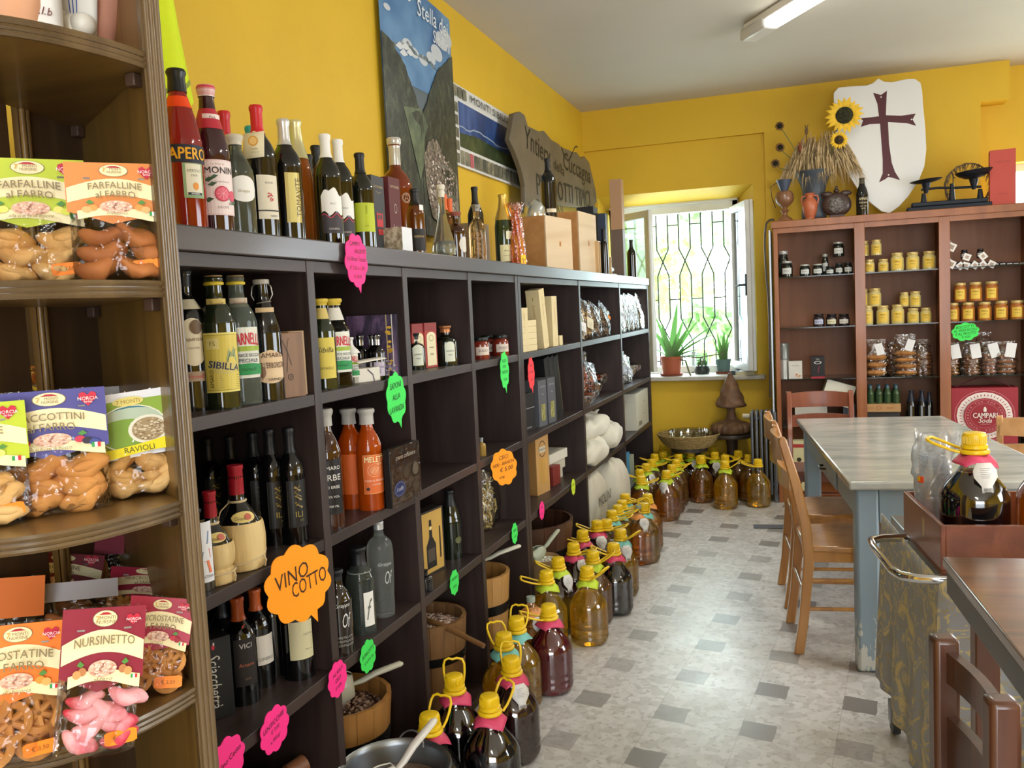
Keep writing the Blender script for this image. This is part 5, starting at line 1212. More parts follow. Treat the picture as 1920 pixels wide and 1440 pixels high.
MB().use(mat('8f979c', .15, coat=.4)).tube([(-.05, .028, .040), (.02, .028, .040), (.05, .028, .040), (.085, .028, .040)], [.026, .026, .012, .010], 16).build('grey_bottle', t)
c, H = ontop(1166, 336, -1.262); hb = .33
box_thing('bottle_carton', 'dark grey-brown upright bottle carton near the window end of the shelf top', 'box', c, .085, .085, H-.36, R(90), '6a5a50')
c2 = c+Vector((0, 0, H-.36+.001))
box_thing('bottle_carton', 'tall light brown bottle carton stacked on the grey-brown one', 'box', c2, .085, .085, .358, R(90), 'b08a6a', art=lambda A, w, h: A.text('VALENTINI', w*.5, h*.5, .010, '7a5a44', rot=R(90)))
tb_('wine_bottle', 'slim dark green bottle at the window end of the shelf top', 1183, 450, -1.25, .034, 'wine', glass=GL_DARK, cap=BLKC, group=G_TOP)
# ================================================================= ON THE LEFT WALL
# hi-vis jacket hanging
HV = mat('d9ee1e', .7, bump=.2, bscale=12)
q = at_x(290, 60, -1.60); t = thing('safety_vest', 'fluorescent yellow safety vest hanging on the left wall above the bottles', 'vest', (-1.60, q.y, 2.05))
m = MB().use(HV)
def vest(u, v):
    x = .05*math.sin(u*9+v*2)*(1-.3*v)*.5+.025; y = (u-.5)*(.30-.16*v)+.02*v; z = .62*v+.03*math.sin(u*7)*(1-v); return (x, y-.06, z)
m.grid(vest, 30, 20); m.grid(lambda u, v: (vest(u, v)[0]-.03, vest(u, v)[1], vest(u, v)[2]), 30, 20); m.build('fabric', t)
m = MB().use(mat('8a9a3a', .6)); m.grid(lambda u, v: (vest(u, .08+.02*v)[0]+.002, vest(u, .08+.02*v)[1], vest(u, .08+.02*v)[2]), 30, 1); m.tube([(vest(.45, k/10)[0]+.002, vest(.45, k/10)[1], vest(.45, k/10)[2]) for k in range(11)], .0015, 5); m.build('seam', t)
MB().use(mat('8a8a8a', .4, metal=.6)).tube([(-.09, .0, .60), (-.02, 0, .60)], .006, 8).build('hook', t)
def photo_mat(name, c1, c2, c3, sc, sv=(1, 1, 1)):
    m = bpy.data.materials.new(name); m.use_nodes = True; nt = m.node_tree; b = nt.nodes['Principled BSDF']; N = nt.nodes.new; L = nt.links.new
    tc = N('ShaderNodeTexCoord'); mp = N('ShaderNodeMapping'); mp.inputs['Scale'].default_value = sv; L(tc.outputs['Object'], mp.inputs[0]); n = N('ShaderNodeTexNoise'); n.inputs['Scale'].default_value = sc; n.inputs['Detail'].default_value = 9; n.inputs['Roughness'].default_value = .7; n.inputs['Distortion'].default_value = .6; L(mp.outputs[0], n.inputs['Vector'])
    r = N('ShaderNodeValToRGB'); e = r.color_ramp.elements; e[0].position = .35; e[0].color = hexc(c1); e[1].position = .68; e[1].color = hexc(c3); x = e.new(.5); x.color = hexc(c2); L(n.outputs['Fac'], r.inputs[0]); L(r.outputs[0], b.inputs['Base Color']); b.inputs['Roughness'].default_value = .38; return m
# poster 1
y0 = at_x(700, 0, WX).y; y1 = at_x(835, 60, WX).y; zt_ = at_x(832, 45, WX).z+.02; zb_ = at_x(850, 430, WX).z-.06; PW, PH = y1-y0, zt_-zb_
t = thing('mountain_poster', 'tall glossy poster of a mountain valley village, curling off the yellow wall', 'poster', (WX+.012, y0, zb_))
bend = lambda u: .018*math.sin(u*3.1)+.010
MB().use(mat('5d6a72', .4)).grid(lambda u, v: (bend(u), PW*u, PH*v), 16, 2).build('paper', t, solid=.0006)
A = Art(rough=.35)
SKY = mat('3c6a9c', .35, h2='6a94bc', nscale=3); MTN = photo_mat('ph_slope', '161c1a', '2c342c', '59604e', 24, (1, 1.4, .7)); MT2 = photo_mat('ph_far', '3c4c5c', '5a6a70', 'c8ccd0', 16); VIL = photo_mat('ph_village', '3a3c34', '6e665c', 'b8a89a', 40); MEA = mat('4c5a48', .35, h2='6d7a60', nscale=14)
W_, H_ = PW, PH
A.rect(0, H_*.60, W_, H_, SKY, 16)
def jag(pts, n, amp, seed):
    rd = random.Random(seed); o = []
    for a, b in zip(pts, pts[1:]):
        for k in range(n): f = k/n; o.append((a[0]+(b[0]-a[0])*f, a[1]+(b[1]-a[1])*f+rd.uniform(-amp, amp)))
    return o+[pts[-1]]
def hill(pts, base, col, seed, amp=.008):
    top = jag([(x*W_, y*H_) for x, y in pts], 5, amp, seed); A.poly(top+[(top[-1][0], base*H_), (top[0][0], base*H_)], col)
for (x, y, r) in ((.30, .76, .05), (.38, .74, .05), (.5, .73, .05), (.62, .76, .06), (.72, .80, .08), (.82, .87, .09), (.92, .90, .08), (.08, .86, .03)): A.ell(x*W_, y*H_, r*W_*1.2, r*H_*.42, 'c5ccd2')
hill([(0, .70), (.16, .745), (.3, .765), (.42, .74), (.55, .75), (.7, .73), (1, .72)], .5, MT2, 3)
for (x, y) in ((.2, .74), (.27, .75), (.24, .72), (.32, .735)): A.poly([((x-.05)*W_, (y-.012)*H_), (x*W_, (y+.012)*H_), ((x+.05)*W_, (y-.006)*H_), (x*W_, (y-.02)*H_)], 'd5dade')
hill([(0, .755), (.12, .73), (.25, .66), (.36, .56), (.44, .46)], .0, MTN, 5); hill([(.40, .47), (.55, .60), (.7, .72), (.85, .78), (1, .84)], .0, MTN, 6)
A.poly([(.20*W_, .50*H_), (.42*W_, .52*H_), (.50*W_, .46*H_), (.44*W_, .40*H_), (.42*W_, .30*H_), (.36*W_, .22*H_), (.28*W_, .36*H_)], MEA)
A.poly(jag([(.42*W_, .33*H_), (.50*W_, .40*H_), (.62*W_, .42*H_), (.78*W_, .33*H_), (.97*W_, .30*H_), (.98*W_, .03*H_), (.75*W_, .02*H_), (.50*W_, .08*H_), (.44*W_, .20*H_), (.42*W_, .33*H_)], 4, .006, 9)[:-1], VIL)
A.dots(.70*W_, .20*H_, .25*W_, .16*H_, 230, .010, ('b9a7a0', '8f7a74', 'd0c8c0', '6a5a54'), 8)
A.text('tto', .07*W_, .955*H_, .055, 'e8ecf0', shear=.2); A.ell(.33*W_, .955*H_, .022, .024, 'f0ece0'); A.ell(.33*W_, .955*H_, .008, .008, 'd8b050'); A.text('Stella dei', .68*W_, .935*H_, .075, 'eef2f4', shear=.15, maxw=.5*W_); A.text('Sibillini', .80*W_, .86*H_, .060, 'e6eaec', shear=.15, maxw=.34*W_)
A.build(t, lambda x, y, z: (bend(x/PW)+z*1.2+.0006, x, y))
# poster 2 (panorama board)
ya = at_x(839, 150, WX).y; yb = at_x(978, 320, WX).y; zt2 = at_x(840, 152, WX).z; zb2 = at_x(848, 308, WX).z
t = thing('panorama_poster', 'wide framed panorama of blue mountains edged with small photos, on the yellow wall', 'poster', (WX+.003, ya, zb2)); PW2, PH2 = yb-ya, zt2-zb2
fr = MB().use(mat('d9dad8', .4)).box(0, 0, 0, .014, PW2, PH2).build('board', t, bevel=.002); A = Art(rough=.3); b = .014
MI = photo_mat('ph_mini', '2f3a3a', '6a6a58', 'a8a08a', 9); PIC = photo_mat('ph_range', '14284a', '2a4a86', '5a78b0', 5, (1, 1, .2)); GRN = photo_mat('ph_green', '1c2a1c', '34442a', '55603a', 12)
h2 = PH2; ix0, ix1, iz0, iz1 = h2*.20, PW2-h2*.14, h2*.24, h2*.80; ih = iz1-iz0
A.rect(ix0, iz0, ix1, iz1, PIC); A.poly([(ix0, iz0), (ix1, iz0), (ix1, iz0+ih*.30), (ix0+.55*(ix1-ix0), iz0+ih*.34), (ix0+.25*(ix1-ix0), iz0+ih*.38), (ix0, iz0+ih*.30)], GRN)
A.line(jag([(ix0, iz0+ih*.42), (ix0+.3*(ix1-ix0), iz0+ih*.52), (ix0+.6*(ix1-ix0), iz0+ih*.42), (ix1, iz0+ih*.5)], 6, ih*.03, 2), ih*.035, '93a4bc')
q = h2*.155
for k in range(5): A.rect(h2*.03, h2*.03+k*h2*.155, h2*.17, h2*.03+k*h2*.155+h2*.120, MI, 2)
n = int((PW2-h2*.22)/(q*1.02))
for k in range(n): A.rect(h2*.20+k*q, h2*.03, h2*.20+k*q+q*.80, h2*.20, 'b8606a' if k == 2 else MI, 2)
for k in range(3): A.rect(h2*.03+k*q, h2*.84, h2*.03+k*q+q*.80, h2*.97, MI, 2)
for k in range(2): A.rect(PW2-h2*.40+k*q, h2*.84, PW2-h2*.40+k*q+q*.80, h2*.97, MI, 2)
A.text('MONTI SIBILLINI', (h2*.55+PW2-h2*.45)/2, h2*.90, h2*.09, '33383c', bold=.03, w=(PW2-h2*1.10))
A.build(t, flat((.0145, 0, 0), (0, 1, 0), (0, 0, 1)))
# wooden sign leaning
SGM = mat('5b554a', .45, h2='6a6254', nscale=5, coat=.15)
sx0 = -1.60
def sg(px, py, x=-1.58): p = at_x(px, py, x); return (p.y, p.z)
outl = [(960, 235), (963, 213), (975, 209), (984, 216), (990, 236), (1004, 243), (1012, 247), (1020, 245), (1034, 262), (1048, 270), (1052, 276), (1066, 281), (1079, 287), (1081, 285), (1090, 297), (1096, 293), (1105, 305), (1112, 335), (1118, 362), (1119, 378), (1112, 392), (1000, 380), (985, 400), (985, 350), (978, 318), (966, 285), (955, 262)]
P = [sg(*q) for q in outl]; P = [(a, max(b_, ZT+.002)) for a, b_ in P]
t = thing('wooden_sign', 'dark ragged-edged wooden shop sign with carved lettering leaning on the left wall', 'sign', (-1.58, 0, 0))
bo = MB().use(SGM).prism(P, -.03, 0, 'x').build('sign_board', t, bevel=.003)
A = Art(); INK = '17150f'
def stxt(s, pxa, pya, pxb, pyb, h, **k):
    a = sg(pxa, pya); b_ = sg(pxb, pyb); cx_, cy_ = (a[0]+b_[0])/2, (a[1]+b_[1])/2; L_ = math.hypot(b_[0]-a[0], b_[1]-a[1]); A.text(s, cx_, cy_, h, INK, w=L_, bold=.015, rot=math.atan2(b_[1]-a[1], b_[0]-a[0]), **k)
stxt('Yntiery', 984, 262, 1032, 300, .17, shear=.1); stxt('della', 1037, 305, 1058, 322, .07, shear=.1); stxt('Cuccagna', 1056, 305, 1107, 335, .16, shear=.1)
stxt('PRODOTTI TIPICI', 1006, 345, 1106, 375, .13); stxt('NURSINI', 1008, 388, 1055, 400, .10)
a = sg(1053, 292); A.line([(a[0]+.05*k, a[1]+.06-.07*math.sin(k*.55)) for k in range(10)], .012, INK)
A.build(bo, flat((.0003, 0, 0), (0, 1, 0), (0, 0, 1)), step=.0001)
# ================================================================= GOODS IN THE SHELF CELLS
def sb(name, label, bx, by, tx_, ty0, zs, r, shape='wine', cat='bottle', **k):
    c, H = stand(bx, by, zs, r, tx_, ty0)
    return bottle(name, label, cat, c, H, r, shape, **k)
G1 = 'bottles in the top left cell'
# --- row 1, cell 1
def a_liq(t, rf, r, H):
    lab_oval('e2d6b8', .068, .10, .205, 14, [('Liquirizia', .1, .011, '6a5a4a', {'shear': .2}), ('LIQUORE', -.25, .005, '8a7a5a')])(t, rf, r, H)
    A = Art(); A.ell(.008, .035, .014, .016, '6b5238'); A.build(t, wrap(rf(.15)+.0009, fa(t.location, 14), .15), 'label_emblem'); label_patch(t, rf, fa(t.location, 18), .066, .088, .048, 'a89078', [('Varnelli', 0, .008, 'c02a2a', {'shear': .3})], 'lower_band')
sb('liqueur_bottle', 'dark liqueur bottle with a cream oval label, nearest the bookcase in the top cell', 364, 772, 344, 506, Z1, .040, 'wine', glass=GL_BLK, cap=BLKC, caph=.12, collar=(.72, .79, mat('c9c0a4', .5)), art=a_liq, group=G1)
def a_sib(t, rf, r, H):
    A = Art(); az = fa(t.location, 12); A.rect(-.040, -.062, .040, .062, 'b3a23e'); A.rect(-.038, -.060, .038, .060, 'd8c458'); A.rect(-.034, .030, -.008, .054, 'e3d68a'); A.text('FS', -.021, .042, .010, '8a7a30')
    A.poly([(.006, .004), (.012, .030), (.018, .018), (.026, .036), (.030, .010), (.034, -.004), (.02, -.012)], '9aa878'); A.line([(.008, .0), (.016, .024), (.022, .012), (.030, .028)], .0015, '3a4a3a')
    A.strip(lambda u: -.020+.012*(2*u-1)**2-.006, lambda u: .006-.010*u, -.030, .036, 'cfbf6a'); A.text('SIBILLA', .002, -.008, .015, '1e2c58', bold=.04, rot=-.18, maxw=.068)
    A.text('AMARO', -.026, -.036, .008, '4a4020', rot=1.57); 
    for k in range(6): A.rect(-.010, -.030-.005*k, .034, -.0292-.005*k, '8a7a30', 1)
    label_patch(t, rf, az, .038, .170, .084, 'e6d876', art=A); label_patch(t, rf, az, H*.75, H*.825, .05, 'c8b262', [('Varnelli', 0, .007, '6a4a20', {'shear': .3})], 'neck_label')
GLG = mat('26301f', .05, trans=.25, coat=.6)
WOODCAP = mat('9a7a4a', .6); YRING = mat('d9be2e', .35)
def capped(t, H, R0, ring=True):
    MB().use(WOODCAP).lathe([(R0*1.02, H*.955), (R0*1.05, H*1.0), (0, H*1.0)], 18).build('wooden_stopper', t)
    if ring: MB().use(YRING).lathe([(R0*.9, H*.925), (R0*1.15, H*.93), (R0*1.18, H*.945), (R0*1.0, H*.955)], 20, close=False).build('yellow_ring', t)
def vb(label, bx, by, tx_, ty0, zs, art, glass=GLG, r=.043, group=G1):
    t = sb('liqueur_bottle', label, bx, by, tx_, ty0, zs, r, 'spirit', glass=glass, art=art, group=group)
    H = height_at(Vector(t.location), tx_, ty0); capped(t, H, r*.44); return t
vb('dark green amaro bottle with a large yellow label in the top cell', 418, 768, 395, 517, Z1, a_sib)
def a_var(t, rf, r, H, s=1.0):
    A = Art(); az = fa(t.location, 20); A.rect(-.038, -.060, .038, .060, 'dcdcce'); A.text('VARNELLI', 0, .030, .028, 'c4182c', bold=.05, w=.070, arc=.004); A.strip(lambda u: .004, lambda u: .016, -.038, .038, '9ab038'); A.text("L'ANICE SECCO", 0, -.006, .008, '33384a', bold=.02, maxw=.066); A.text('SPECIALE', 0, -.019, .009, '33384a', bold=.03, maxw=.062)
    A.strip(lambda u: -.054, lambda u: -.030+.004*math.sin(3.14*u), -.038, .038, '1f8a46'); A.text('Varnelli', .002, -.040, .008, '0c3018', shear=.3)
    if s != 1:
        for L in (A.b, A.t):
            for i, (vs, fs, cc, q) in enumerate(L): L[i] = ([(x*s, y*s) for x, y in vs], fs, cc, q)
    zc = H*.40; label_patch(t, rf, az, zc-.062*s, zc+.062*s, .078*s, 'dcdcce', art=A); 
vb('clear anise liqueur bottle with red and green label, in the top cell', 458, 759, 433, 517, Z1, lambda t, rf, r, H: (a_var(t, rf, r, H, .95), label_patch(t, rf, fa(t.location, 20), H*.75, H*.825, .05, 'b8a890', [('Varnelli', 0, .007, '7a3a30', {'shear': .3})], 'neck_label')), glass=mat('8e9a90', .04, trans=.75, ior=1.3))
vb('dark amaro bottle behind the yellow-labelled one, left of two', 376, 735, 362, 520, Z1, None, glass=GL_DARK, r=.040); vb('dark amaro bottle behind the yellow-labelled one, right of two', 392, 730, 377, 522, Z1, None, glass=GL_DARK, r=.040)
def a_erb(t, rf, r, H):
    A = Art(); A.text('AMARO', .006, .028, .011, '5a3a2a', bold=.01); A.text("DELL'ERBORISTA", .002, .004, .014, '5a3a2a', bold=.01, maxw=.068); A.text('VARNELLI', .010, -.030, .006, '3a2a2a', bold=.02)
    A.ell(-.020, -.012, .008, .014, '8a6a50'); A.line([(-.020, -.03), (-.020, .01)], .002, '6a4a38')
    label_patch(t, rf, fa(t.location, 14), .045, .118, .074, 'dcbf98', top=lambda s: .122-.016*abs(s)**1.5, bot=lambda s: .042+.012*abs(s)**2, art=A)
    m = MB().use(mat('b8b4a8', .3, metal=.7)); q = r*.44
    for s in (-1, 1): m.tube([(s*q*.8, 0, H*.97), (s*q*1.5, 0, H*.94), (s*q*1.7, 0, H*.87), (s*q*1.0, 0, H*.80)], .0014, 6)
    m.tube([(q*1.15*math.cos(a), q*1.15*math.sin(a), H*.80+.004*math.cos(a)) for a in [6.283*i/16 for i in range(16)]], .0014, 6, closed=True); m.build('wire_bail', t)
    MB().use(mat('a8a294', .4)).lathe([(q*.9, H*.955), (q*1.1, H*.96), (q*1.1, H*.995), (q*.9, H), (0, H)], 18).build('ceramic_stopper', t); label_patch(t, rf, fa(t.location, 14), H*.70, H*.765, .05, 'c8ac80', name='neck_label')
sb('liqueur_bottle', 'swing-top dark amaro bottle with a peach label, right of the anise bottle', 505, 752, 477, 524, Z1, .040, 'slope', glass=GL_BLK, art=a_erb, group=G1)
WB1 = wood('8a6440', '6d4c30', 'z', 4, .5); WB2 = wood('a07a50', '8a6540', 'z', 4, .5)
def cellbox(name, label, bx, by, tx_, ty0, zs, w, d, rz, col, depth=.0, H=None, **k):
    c = shelf_pt(bx, by, zs); n = unit2(c); c = Vector((c.x+n.x*depth, c.y+n.y*depth, zs)); in_cell(c, w/2); h = H or height_at(c, tx_, ty0)
    return box_thing(name, label, 'box', c, w, d, h, R(rz), col, **k)
cellbox('wooden_box', 'brown wooden liqueur box with an engraved thistle, beside the swing-top bottle', 545, 748, 538, 624, Z1, .10, .07, 72, WB1, art=lambda A, w, h: (A.line([(w*.35, h*.9), (w*.5, h*.7), (w*.45, h*.4)], .002, '3a2818'), A.line([(w*.55, h*.92), (w*.48, h*.75), (w*.6, h*.5)], .0015, '3a2818'), A.ell(w*.55, h*.32, .008, .008, '3a2818', ring=.2), A.text('V', w*.55, h*.32, .008, '3a2818')))
cellbox('wooden_box', 'paler wooden box edge standing right of the engraved wooden box', 572, 742, 564, 620, Z1, .05, .07, 72, wood('b89a70', 'a08258', 'z', 4, .5), depth=.02)
t = cellbox('wooden_board', 'thin wooden board leaning behind the swing-top bottle', 528, 725, 500, 570, Z1, .10, .008, 72, WB1, depth=.08, H=.24); t.rotation_euler = (R(-14), 0, R(72))
# --- row 1, cell 2
G2 = 'bottles in the second top cell'
sb('liqueur_bottle', 'slim amaro bottle with yellow label peeking past the first divider', 611, 731, 597, 561, Z1, .036, 'spirit', glass=GLG, cap=mat('cdb23e', .35), caph=.07, capname='screw_cap', capr=1.2, collar=(.78, .90, mat('c9b262', .5)), art=lambda t, rf, r, H: label_patch(t, rf, fa(t.location, 10), .03, .14, .06, 'd3bf52', [('AMARO', -.5, .008, '6a5a20'), ('Sibilla', .4, .014, '2c3a2c', {'shear': .3})]), group=G2)
sb('liqueur_bottle', 'clear anise bottle with cream neck in the second top cell', 636, 727, 618, 561, Z1, .040, 'spirit', glass=GL_CLR, cap=mat('cdb23e', .35), caph=.07, capname='screw_cap', capr=1.2, collar=(.76, .90, mat('d6d2c6', .5)), art=lambda t, rf, r, H: a_var(t, rf, r, H, .9), group=G2)
sb('liqueur_bottle', 'small clear anise bottle with a white cap in the second top cell', 657, 720, 649, 633, Z1, .028, 'spirit', glass=GL_CLR, cap=WHC, caph=.34, capr=1.25, capname='white_cap', art=lambda t, rf, r, H: a_var(t, rf, r, H, .55), group=G2)
t = cellbox('gift_box', 'opened cream folding box with a purple ribbon below the small dark bottles', 690, 716, 690, 690, Z1, .11, .07, 75, 'd6d0c2', art=lambda A, w, h: A.line([(w*.5, h*.9), (w*.7, h*.5), (w*.75, 0)], .004, '4a3a4e'))
MB().use(mat('e2dccd', .5)).grid(lambda u, v: (-.055+.12*u, .07-.09*v, .034+.030*math.sin(v*2.2)+.006*u), 8, 8).build('open_flap', t, solid=.001)
LAV = mat('cdbfd0', .5); 
for i, (bx, tx_, ty0, lb) in enumerate(((681, 672, 627, 'left one'), (703, 696, 625, 'middle one'), (729, 722, 624, 'right one, nearest the green card'))):
    q = at_y(tx_+3, 650, 2.36); bottle('lotion_bottle', 'small lilac-labelled dark bottle before the lavender picture, '+lb, 'bottle', Vector((min(q.x, -1.235), 2.36, Z1)), .135, .024, 'flask', glass=GL_BLK, cap=film('d8dce0', gloss=.3, bump=0), caph=.22, capr=1.35, capname='clear_cap', art=lab_rect('b9aebc', .036, .012, .055, 15, [('Lavanda', .3, .006, '4a3a5a', {'shear': .3}), ('S', -.3, .012, '6a5a7a')]), group='lavender lotion bottles')
def a_lav(A, w, h):
    A.rect(0, 0, w, h, photo_mat('ph_lavender', '16121e', '3c2c48', '8a6a8c', 22, (1, 1, .35)), 4); A.rect(w*.80, 0, w*.82, h, 'b8a070', 1); A.rect(w*.91, 0, w*.93, h, 'd8d2c8', 1)
    A.dots(w*.86, h*.5, w*.04, h*.4, 12, .008, ('d8a82c',), 3); A.dots(w*.7, h*.15, w*.25, h*.12, 60, .006, ('c8bcc8', '8a7a98'), 5)
box_thing('lavender_display', 'square cardboard display printed with lavender flowers behind the small bottles', 'display', Vector((-1.295, 2.445, Z1)), .16, .03, .195, R(12), '2a2230', art=a_lav)
# --- row 1, cell 3
def a_rb(A, w, h): A.rect(0, h*.82, w, h, '8a3030'); A.rect(w*.12, h*.05, w*.88, h*.70, 'e2d6b0'); A.ell(w/2, h*.70, w*.38, h*.10, 'e2d6b0'); A.ell(w/2, h*.66, w*.2, h*.07, '9a9a70', ring=.2); A.text('AMARO', w/2, h*.45, .006, '5a4a2a', maxw=w*.6); A.text('ERBE', w/2, h*.30, .007, '5a4a2a', maxw=w*.5)
cellbox('liqueur_carton', 'red and cream liqueur carton in the third top cell, left of two', 788, 694, 784, 607, Z1, .075, .07, 80, 'a83c36', arts={'front': a_rb, 'left': a_rb}, depth=.06)
cellbox('liqueur_carton', 'red and cream liqueur carton in the third top cell, right of two', 811, 690, 808, 605, Z1, .075, .07, 80, 'a83c36', arts={'front': a_rb, 'left': a_rb}, depth=.03)
def a_fl(t, rf, r, H): lab_rect('d8dcc8', .040, .015, .085, 20, [('AMARO', .1, .006, '4a4a3a'), ('ERBE', -.3, .005, '4a4a3a')], top=lambda s: .088-.012*s*s)(t, rf, r, H)
sb('liqueur_bottle', 'flat dark green liqueur flask with a copper cap, right in the third top cell', 838, 686, 830, 611, Z1, .043, 'flask', glass=mat('141c14', .06, coat=.6), cap=mat('b0764a', .35, metal=.5), caph=.17, capr=1.25, art=a_fl, group='green liqueur flasks')
sb('liqueur_bottle', 'flat dark green liqueur flask cut off by the divider, left in the third top cell', 779, 694, 772, 625, Z1, .038, 'flask', glass=mat('141c14', .06, coat=.6), cap=BLKC, caph=.17, capr=1.25, art=a_fl, group='green liqueur flasks')
# --- row 1, cell 4: three sauce jars
def jar(label, c, H, r, lidc, fillc, labc, txt, group, name='sauce_jar', cat='jar', inkc='3a3a3a', lh=.30, w=None, lidh=.16, az=20):
    t = thing(name, label, cat, c, 0, group)
    b = MB().use(mat(fillc, .12, coat=.5)); b.lathe(smooth_prof([(0, .002), (r*.85, 0), (r, H*.06), (r, H*.62), (r*.96, H*.72), (r*.80, H*.80), (r*.80, H*.86), (0, H*.86)], 2), 24); b.build('glass_body', t)
    MB().use(mat(lidc, .3, metal=.3) if isinstance(lidc, str) else lidc).lathe([(r*.86, H*(1-lidh)), (r*.88, H*(1-lidh)+.001), (r*.88, H-.002), (r*.84, H), (0, H)], 24).build('lid', t)
    rf = lambda z: r
    label_patch(t, rf, fa(c, az), H*(.38-lh/1.6), H*(.38+lh/1.6), w or r*1.7, labc, [(s, y, h, inkc) for s, y, h in txt])
    return t
for i, (bx, tx_, ty0, lb) in enumerate(((900, 898, 633, 'leftmost, half behind the divider'), (916, 914, 631, 'middle, set back'), (938, 935, 628, 'rightmost, showing its label fully'))):
    x = (-1.262, -1.325, -1.255)[i]; q = at_x(bx, 645, x); c = Vector((x, max(q.y, 3.125), Z1)); H = .088; jar('squat jar of red sauce in the fourth top cell, '+lb, c, H, .036, '1c2422', '7a2a1c', 'd8c8b8', [('SUGO', .1, .010)], 'red sauce jars')
# --- row 1, cells 5..7
def a_cb(A, w, h): A.text('TORRONE', w*.5, h*.62, .012, 'a88a4a', rot=1.57, maxw=h*.5); A.line([(w*.5, h*.88), (w*.5, h*.82)], .006, 'b89a5a'); A.rect(w*.2, h*.10, w*.8, h*.105, 'b8a070', 1); A.rect(w*.2, h*.14, w*.8, h*.145, 'b8a070', 1)
CRM = 'd9c89a'
G5 = 'cream nougat boxes'
cellbox('cream_box', 'upright cream box at the left edge of the first wide top cell', 986, 667, 983, 577, Z1, .09, .07, 85, CRM, arts={'front': a_cb, 'left': a_cb}, depth=.02)
cellbox('cream_box', 'upright cream box just right of the leftmost upright cream box', 998, 655, 996, 578, Z1, .07, .07, 85, CRM, arts={'front': a_cb}, depth=.14)
for k in range(5):
    c = at_z(1012, 659, Z1); c.y += .05; c.x -= .06
    box_thing('cream_box', ('flat cream box in the low stack of five, '+['lowest', 'second from below', 'middle', 'second from top', 'topmost'][k]), 'box', Vector((c.x, c.y, Z1+k*.0285)), .20, .10, .028, R(88), CRM, group='stack of flat cream boxes')
t = cellbox('cream_box', 'tall cream box leaning left against its neighbour in the first wide top cell', 1026, 659, 1010, 557, Z1, .07, .07, 86, CRM, arts={'front': a_cb, 'left': a_cb}, H=.29, depth=.0); t.rotation_euler = (0, R(-9), R(86))
t = cellbox('cream_box', 'tall upright cream box at the right of the leaning one', 1043, 656, 1038, 555, Z1, .075, .07, 86, CRM, arts={'front': a_cb, 'left': a_cb}, depth=.02)
t = cellbox('cream_box', 'short cream box pressed against the right side of the tall ones', 1053, 654, 1051, 629, Z1, .05, .07, 86, CRM, depth=.03)
def pasta_bag(label, c, w, h, d, rz, lean, cols, seed, group, side=0, name='pasta_bag', cardc=None, lay=False, n=46, cat='bag of pasta'):
    t = thing(name, label, cat, c, rz, group); rd = random.Random(seed)
    t.rotation_euler = (lean, side, rz)
    pouch_film(w, h, d, seed=seed, mat_=film(gloss=.05, rough=.14, bump=.8, bscale=22)).build('clear_bag', t)
    for ci, cc in enumerate(cols):
        m = MB().use(mat(cc, .5))
        for k in range(n//len(cols)):
            v = rd.uniform(.05, .72); u = rd.uniform(.12, .88); a = rd.uniform(0, 3.14); q = Vector((math.cos(a), .3*rd.uniform(-1, 1), math.sin(a)))*rd.uniform(.012, .022)
            p = Vector(((u-.5)*w, rd.uniform(-.3, .3)*d*(1-v), max(.012, v*h))); m.tube([p-q, p, p+q+Vector((0, .004, 0))], .0048, 5)
        m.build('dry_contents', t, fix=False)
    if cardc:
        MB().use(mat(cardc, .5)).box(-w*.3, -d*.48, h*.25, w*.3, -d*.47, h*.52).build('paper_label', t)
    return t
PC = ('c8a468', 'b8904e'); 
def cellbag(label, bx, by, zs, w, h, d, rz, lean, cols, seed, group, depth=.02, **k):
    c = shelf_pt(bx, by, zs); n = unit2(c); return pasta_bag(label, in_cell(Vector((c.x+n.x*depth-.03, c.y+n.y*depth, zs+.002)), w*.45), w, h, d, R(rz), R(lean), cols, seed, group, **k)
G6 = 'clear bags of dried goods in the middle wide cell'
cellbag('clear bag of pale chips at the left edge of the middle wide top cell', 1096, 641, Z1, .13, .20, .06, 75, -8, ('e0dcd4', 'c8b890'), 1, G6, cardc='dfe0e0', side=R(12))
cellbag('cream-packed bag leaning second from left in the middle wide top cell', 1108, 640, Z1, .13, .24, .07, 75, -8, PC, 2, G6, cardc='d9d2b8', depth=.04, side=R(16))
cellbag('bag of brown dried mushrooms in the middle wide top cell', 1122, 639, Z1, .16, .22, .08, 75, -8, ('8a6a44', '6a4e30'), 3, G6, depth=.04, side=R(22))
t = cellbag('bag of brown dried mushrooms with an orange sticker, right in the middle wide top cell', 1137, 636, Z1, .17, .22, .08, 75, -8, ('8a6a44', '6a4e30'), 4, G6, depth=.02, side=R(30)); MB().use(mat('f08a1e', .5)).box(-.02, -.045, .12, .015, -.043, .14).build('price_sticker', t)
G7 = 'clear bags in the far wide cell'
for k, (x, y, s) in enumerate(((1170, 629, 8), (1178, 628, 12), (1187, 626, 14), (1196, 625, 12), (1206, 623, 18))):
    cellbag('glossy clear bag in the far top cell, '+['leftmost, with pale contents', 'second from left', 'middle one', 'second from right', 'rightmost, leaning over'][k], x, y, Z1, .17, .27, .06, 78, -6, ('a89470', 'b8b0a0') if k < 4 else ('8a7048', 'a08458'), 10+k, G7, depth=.04, side=R(s), cardc='b4b8c0' if k in (0, 2) else None, n=34)
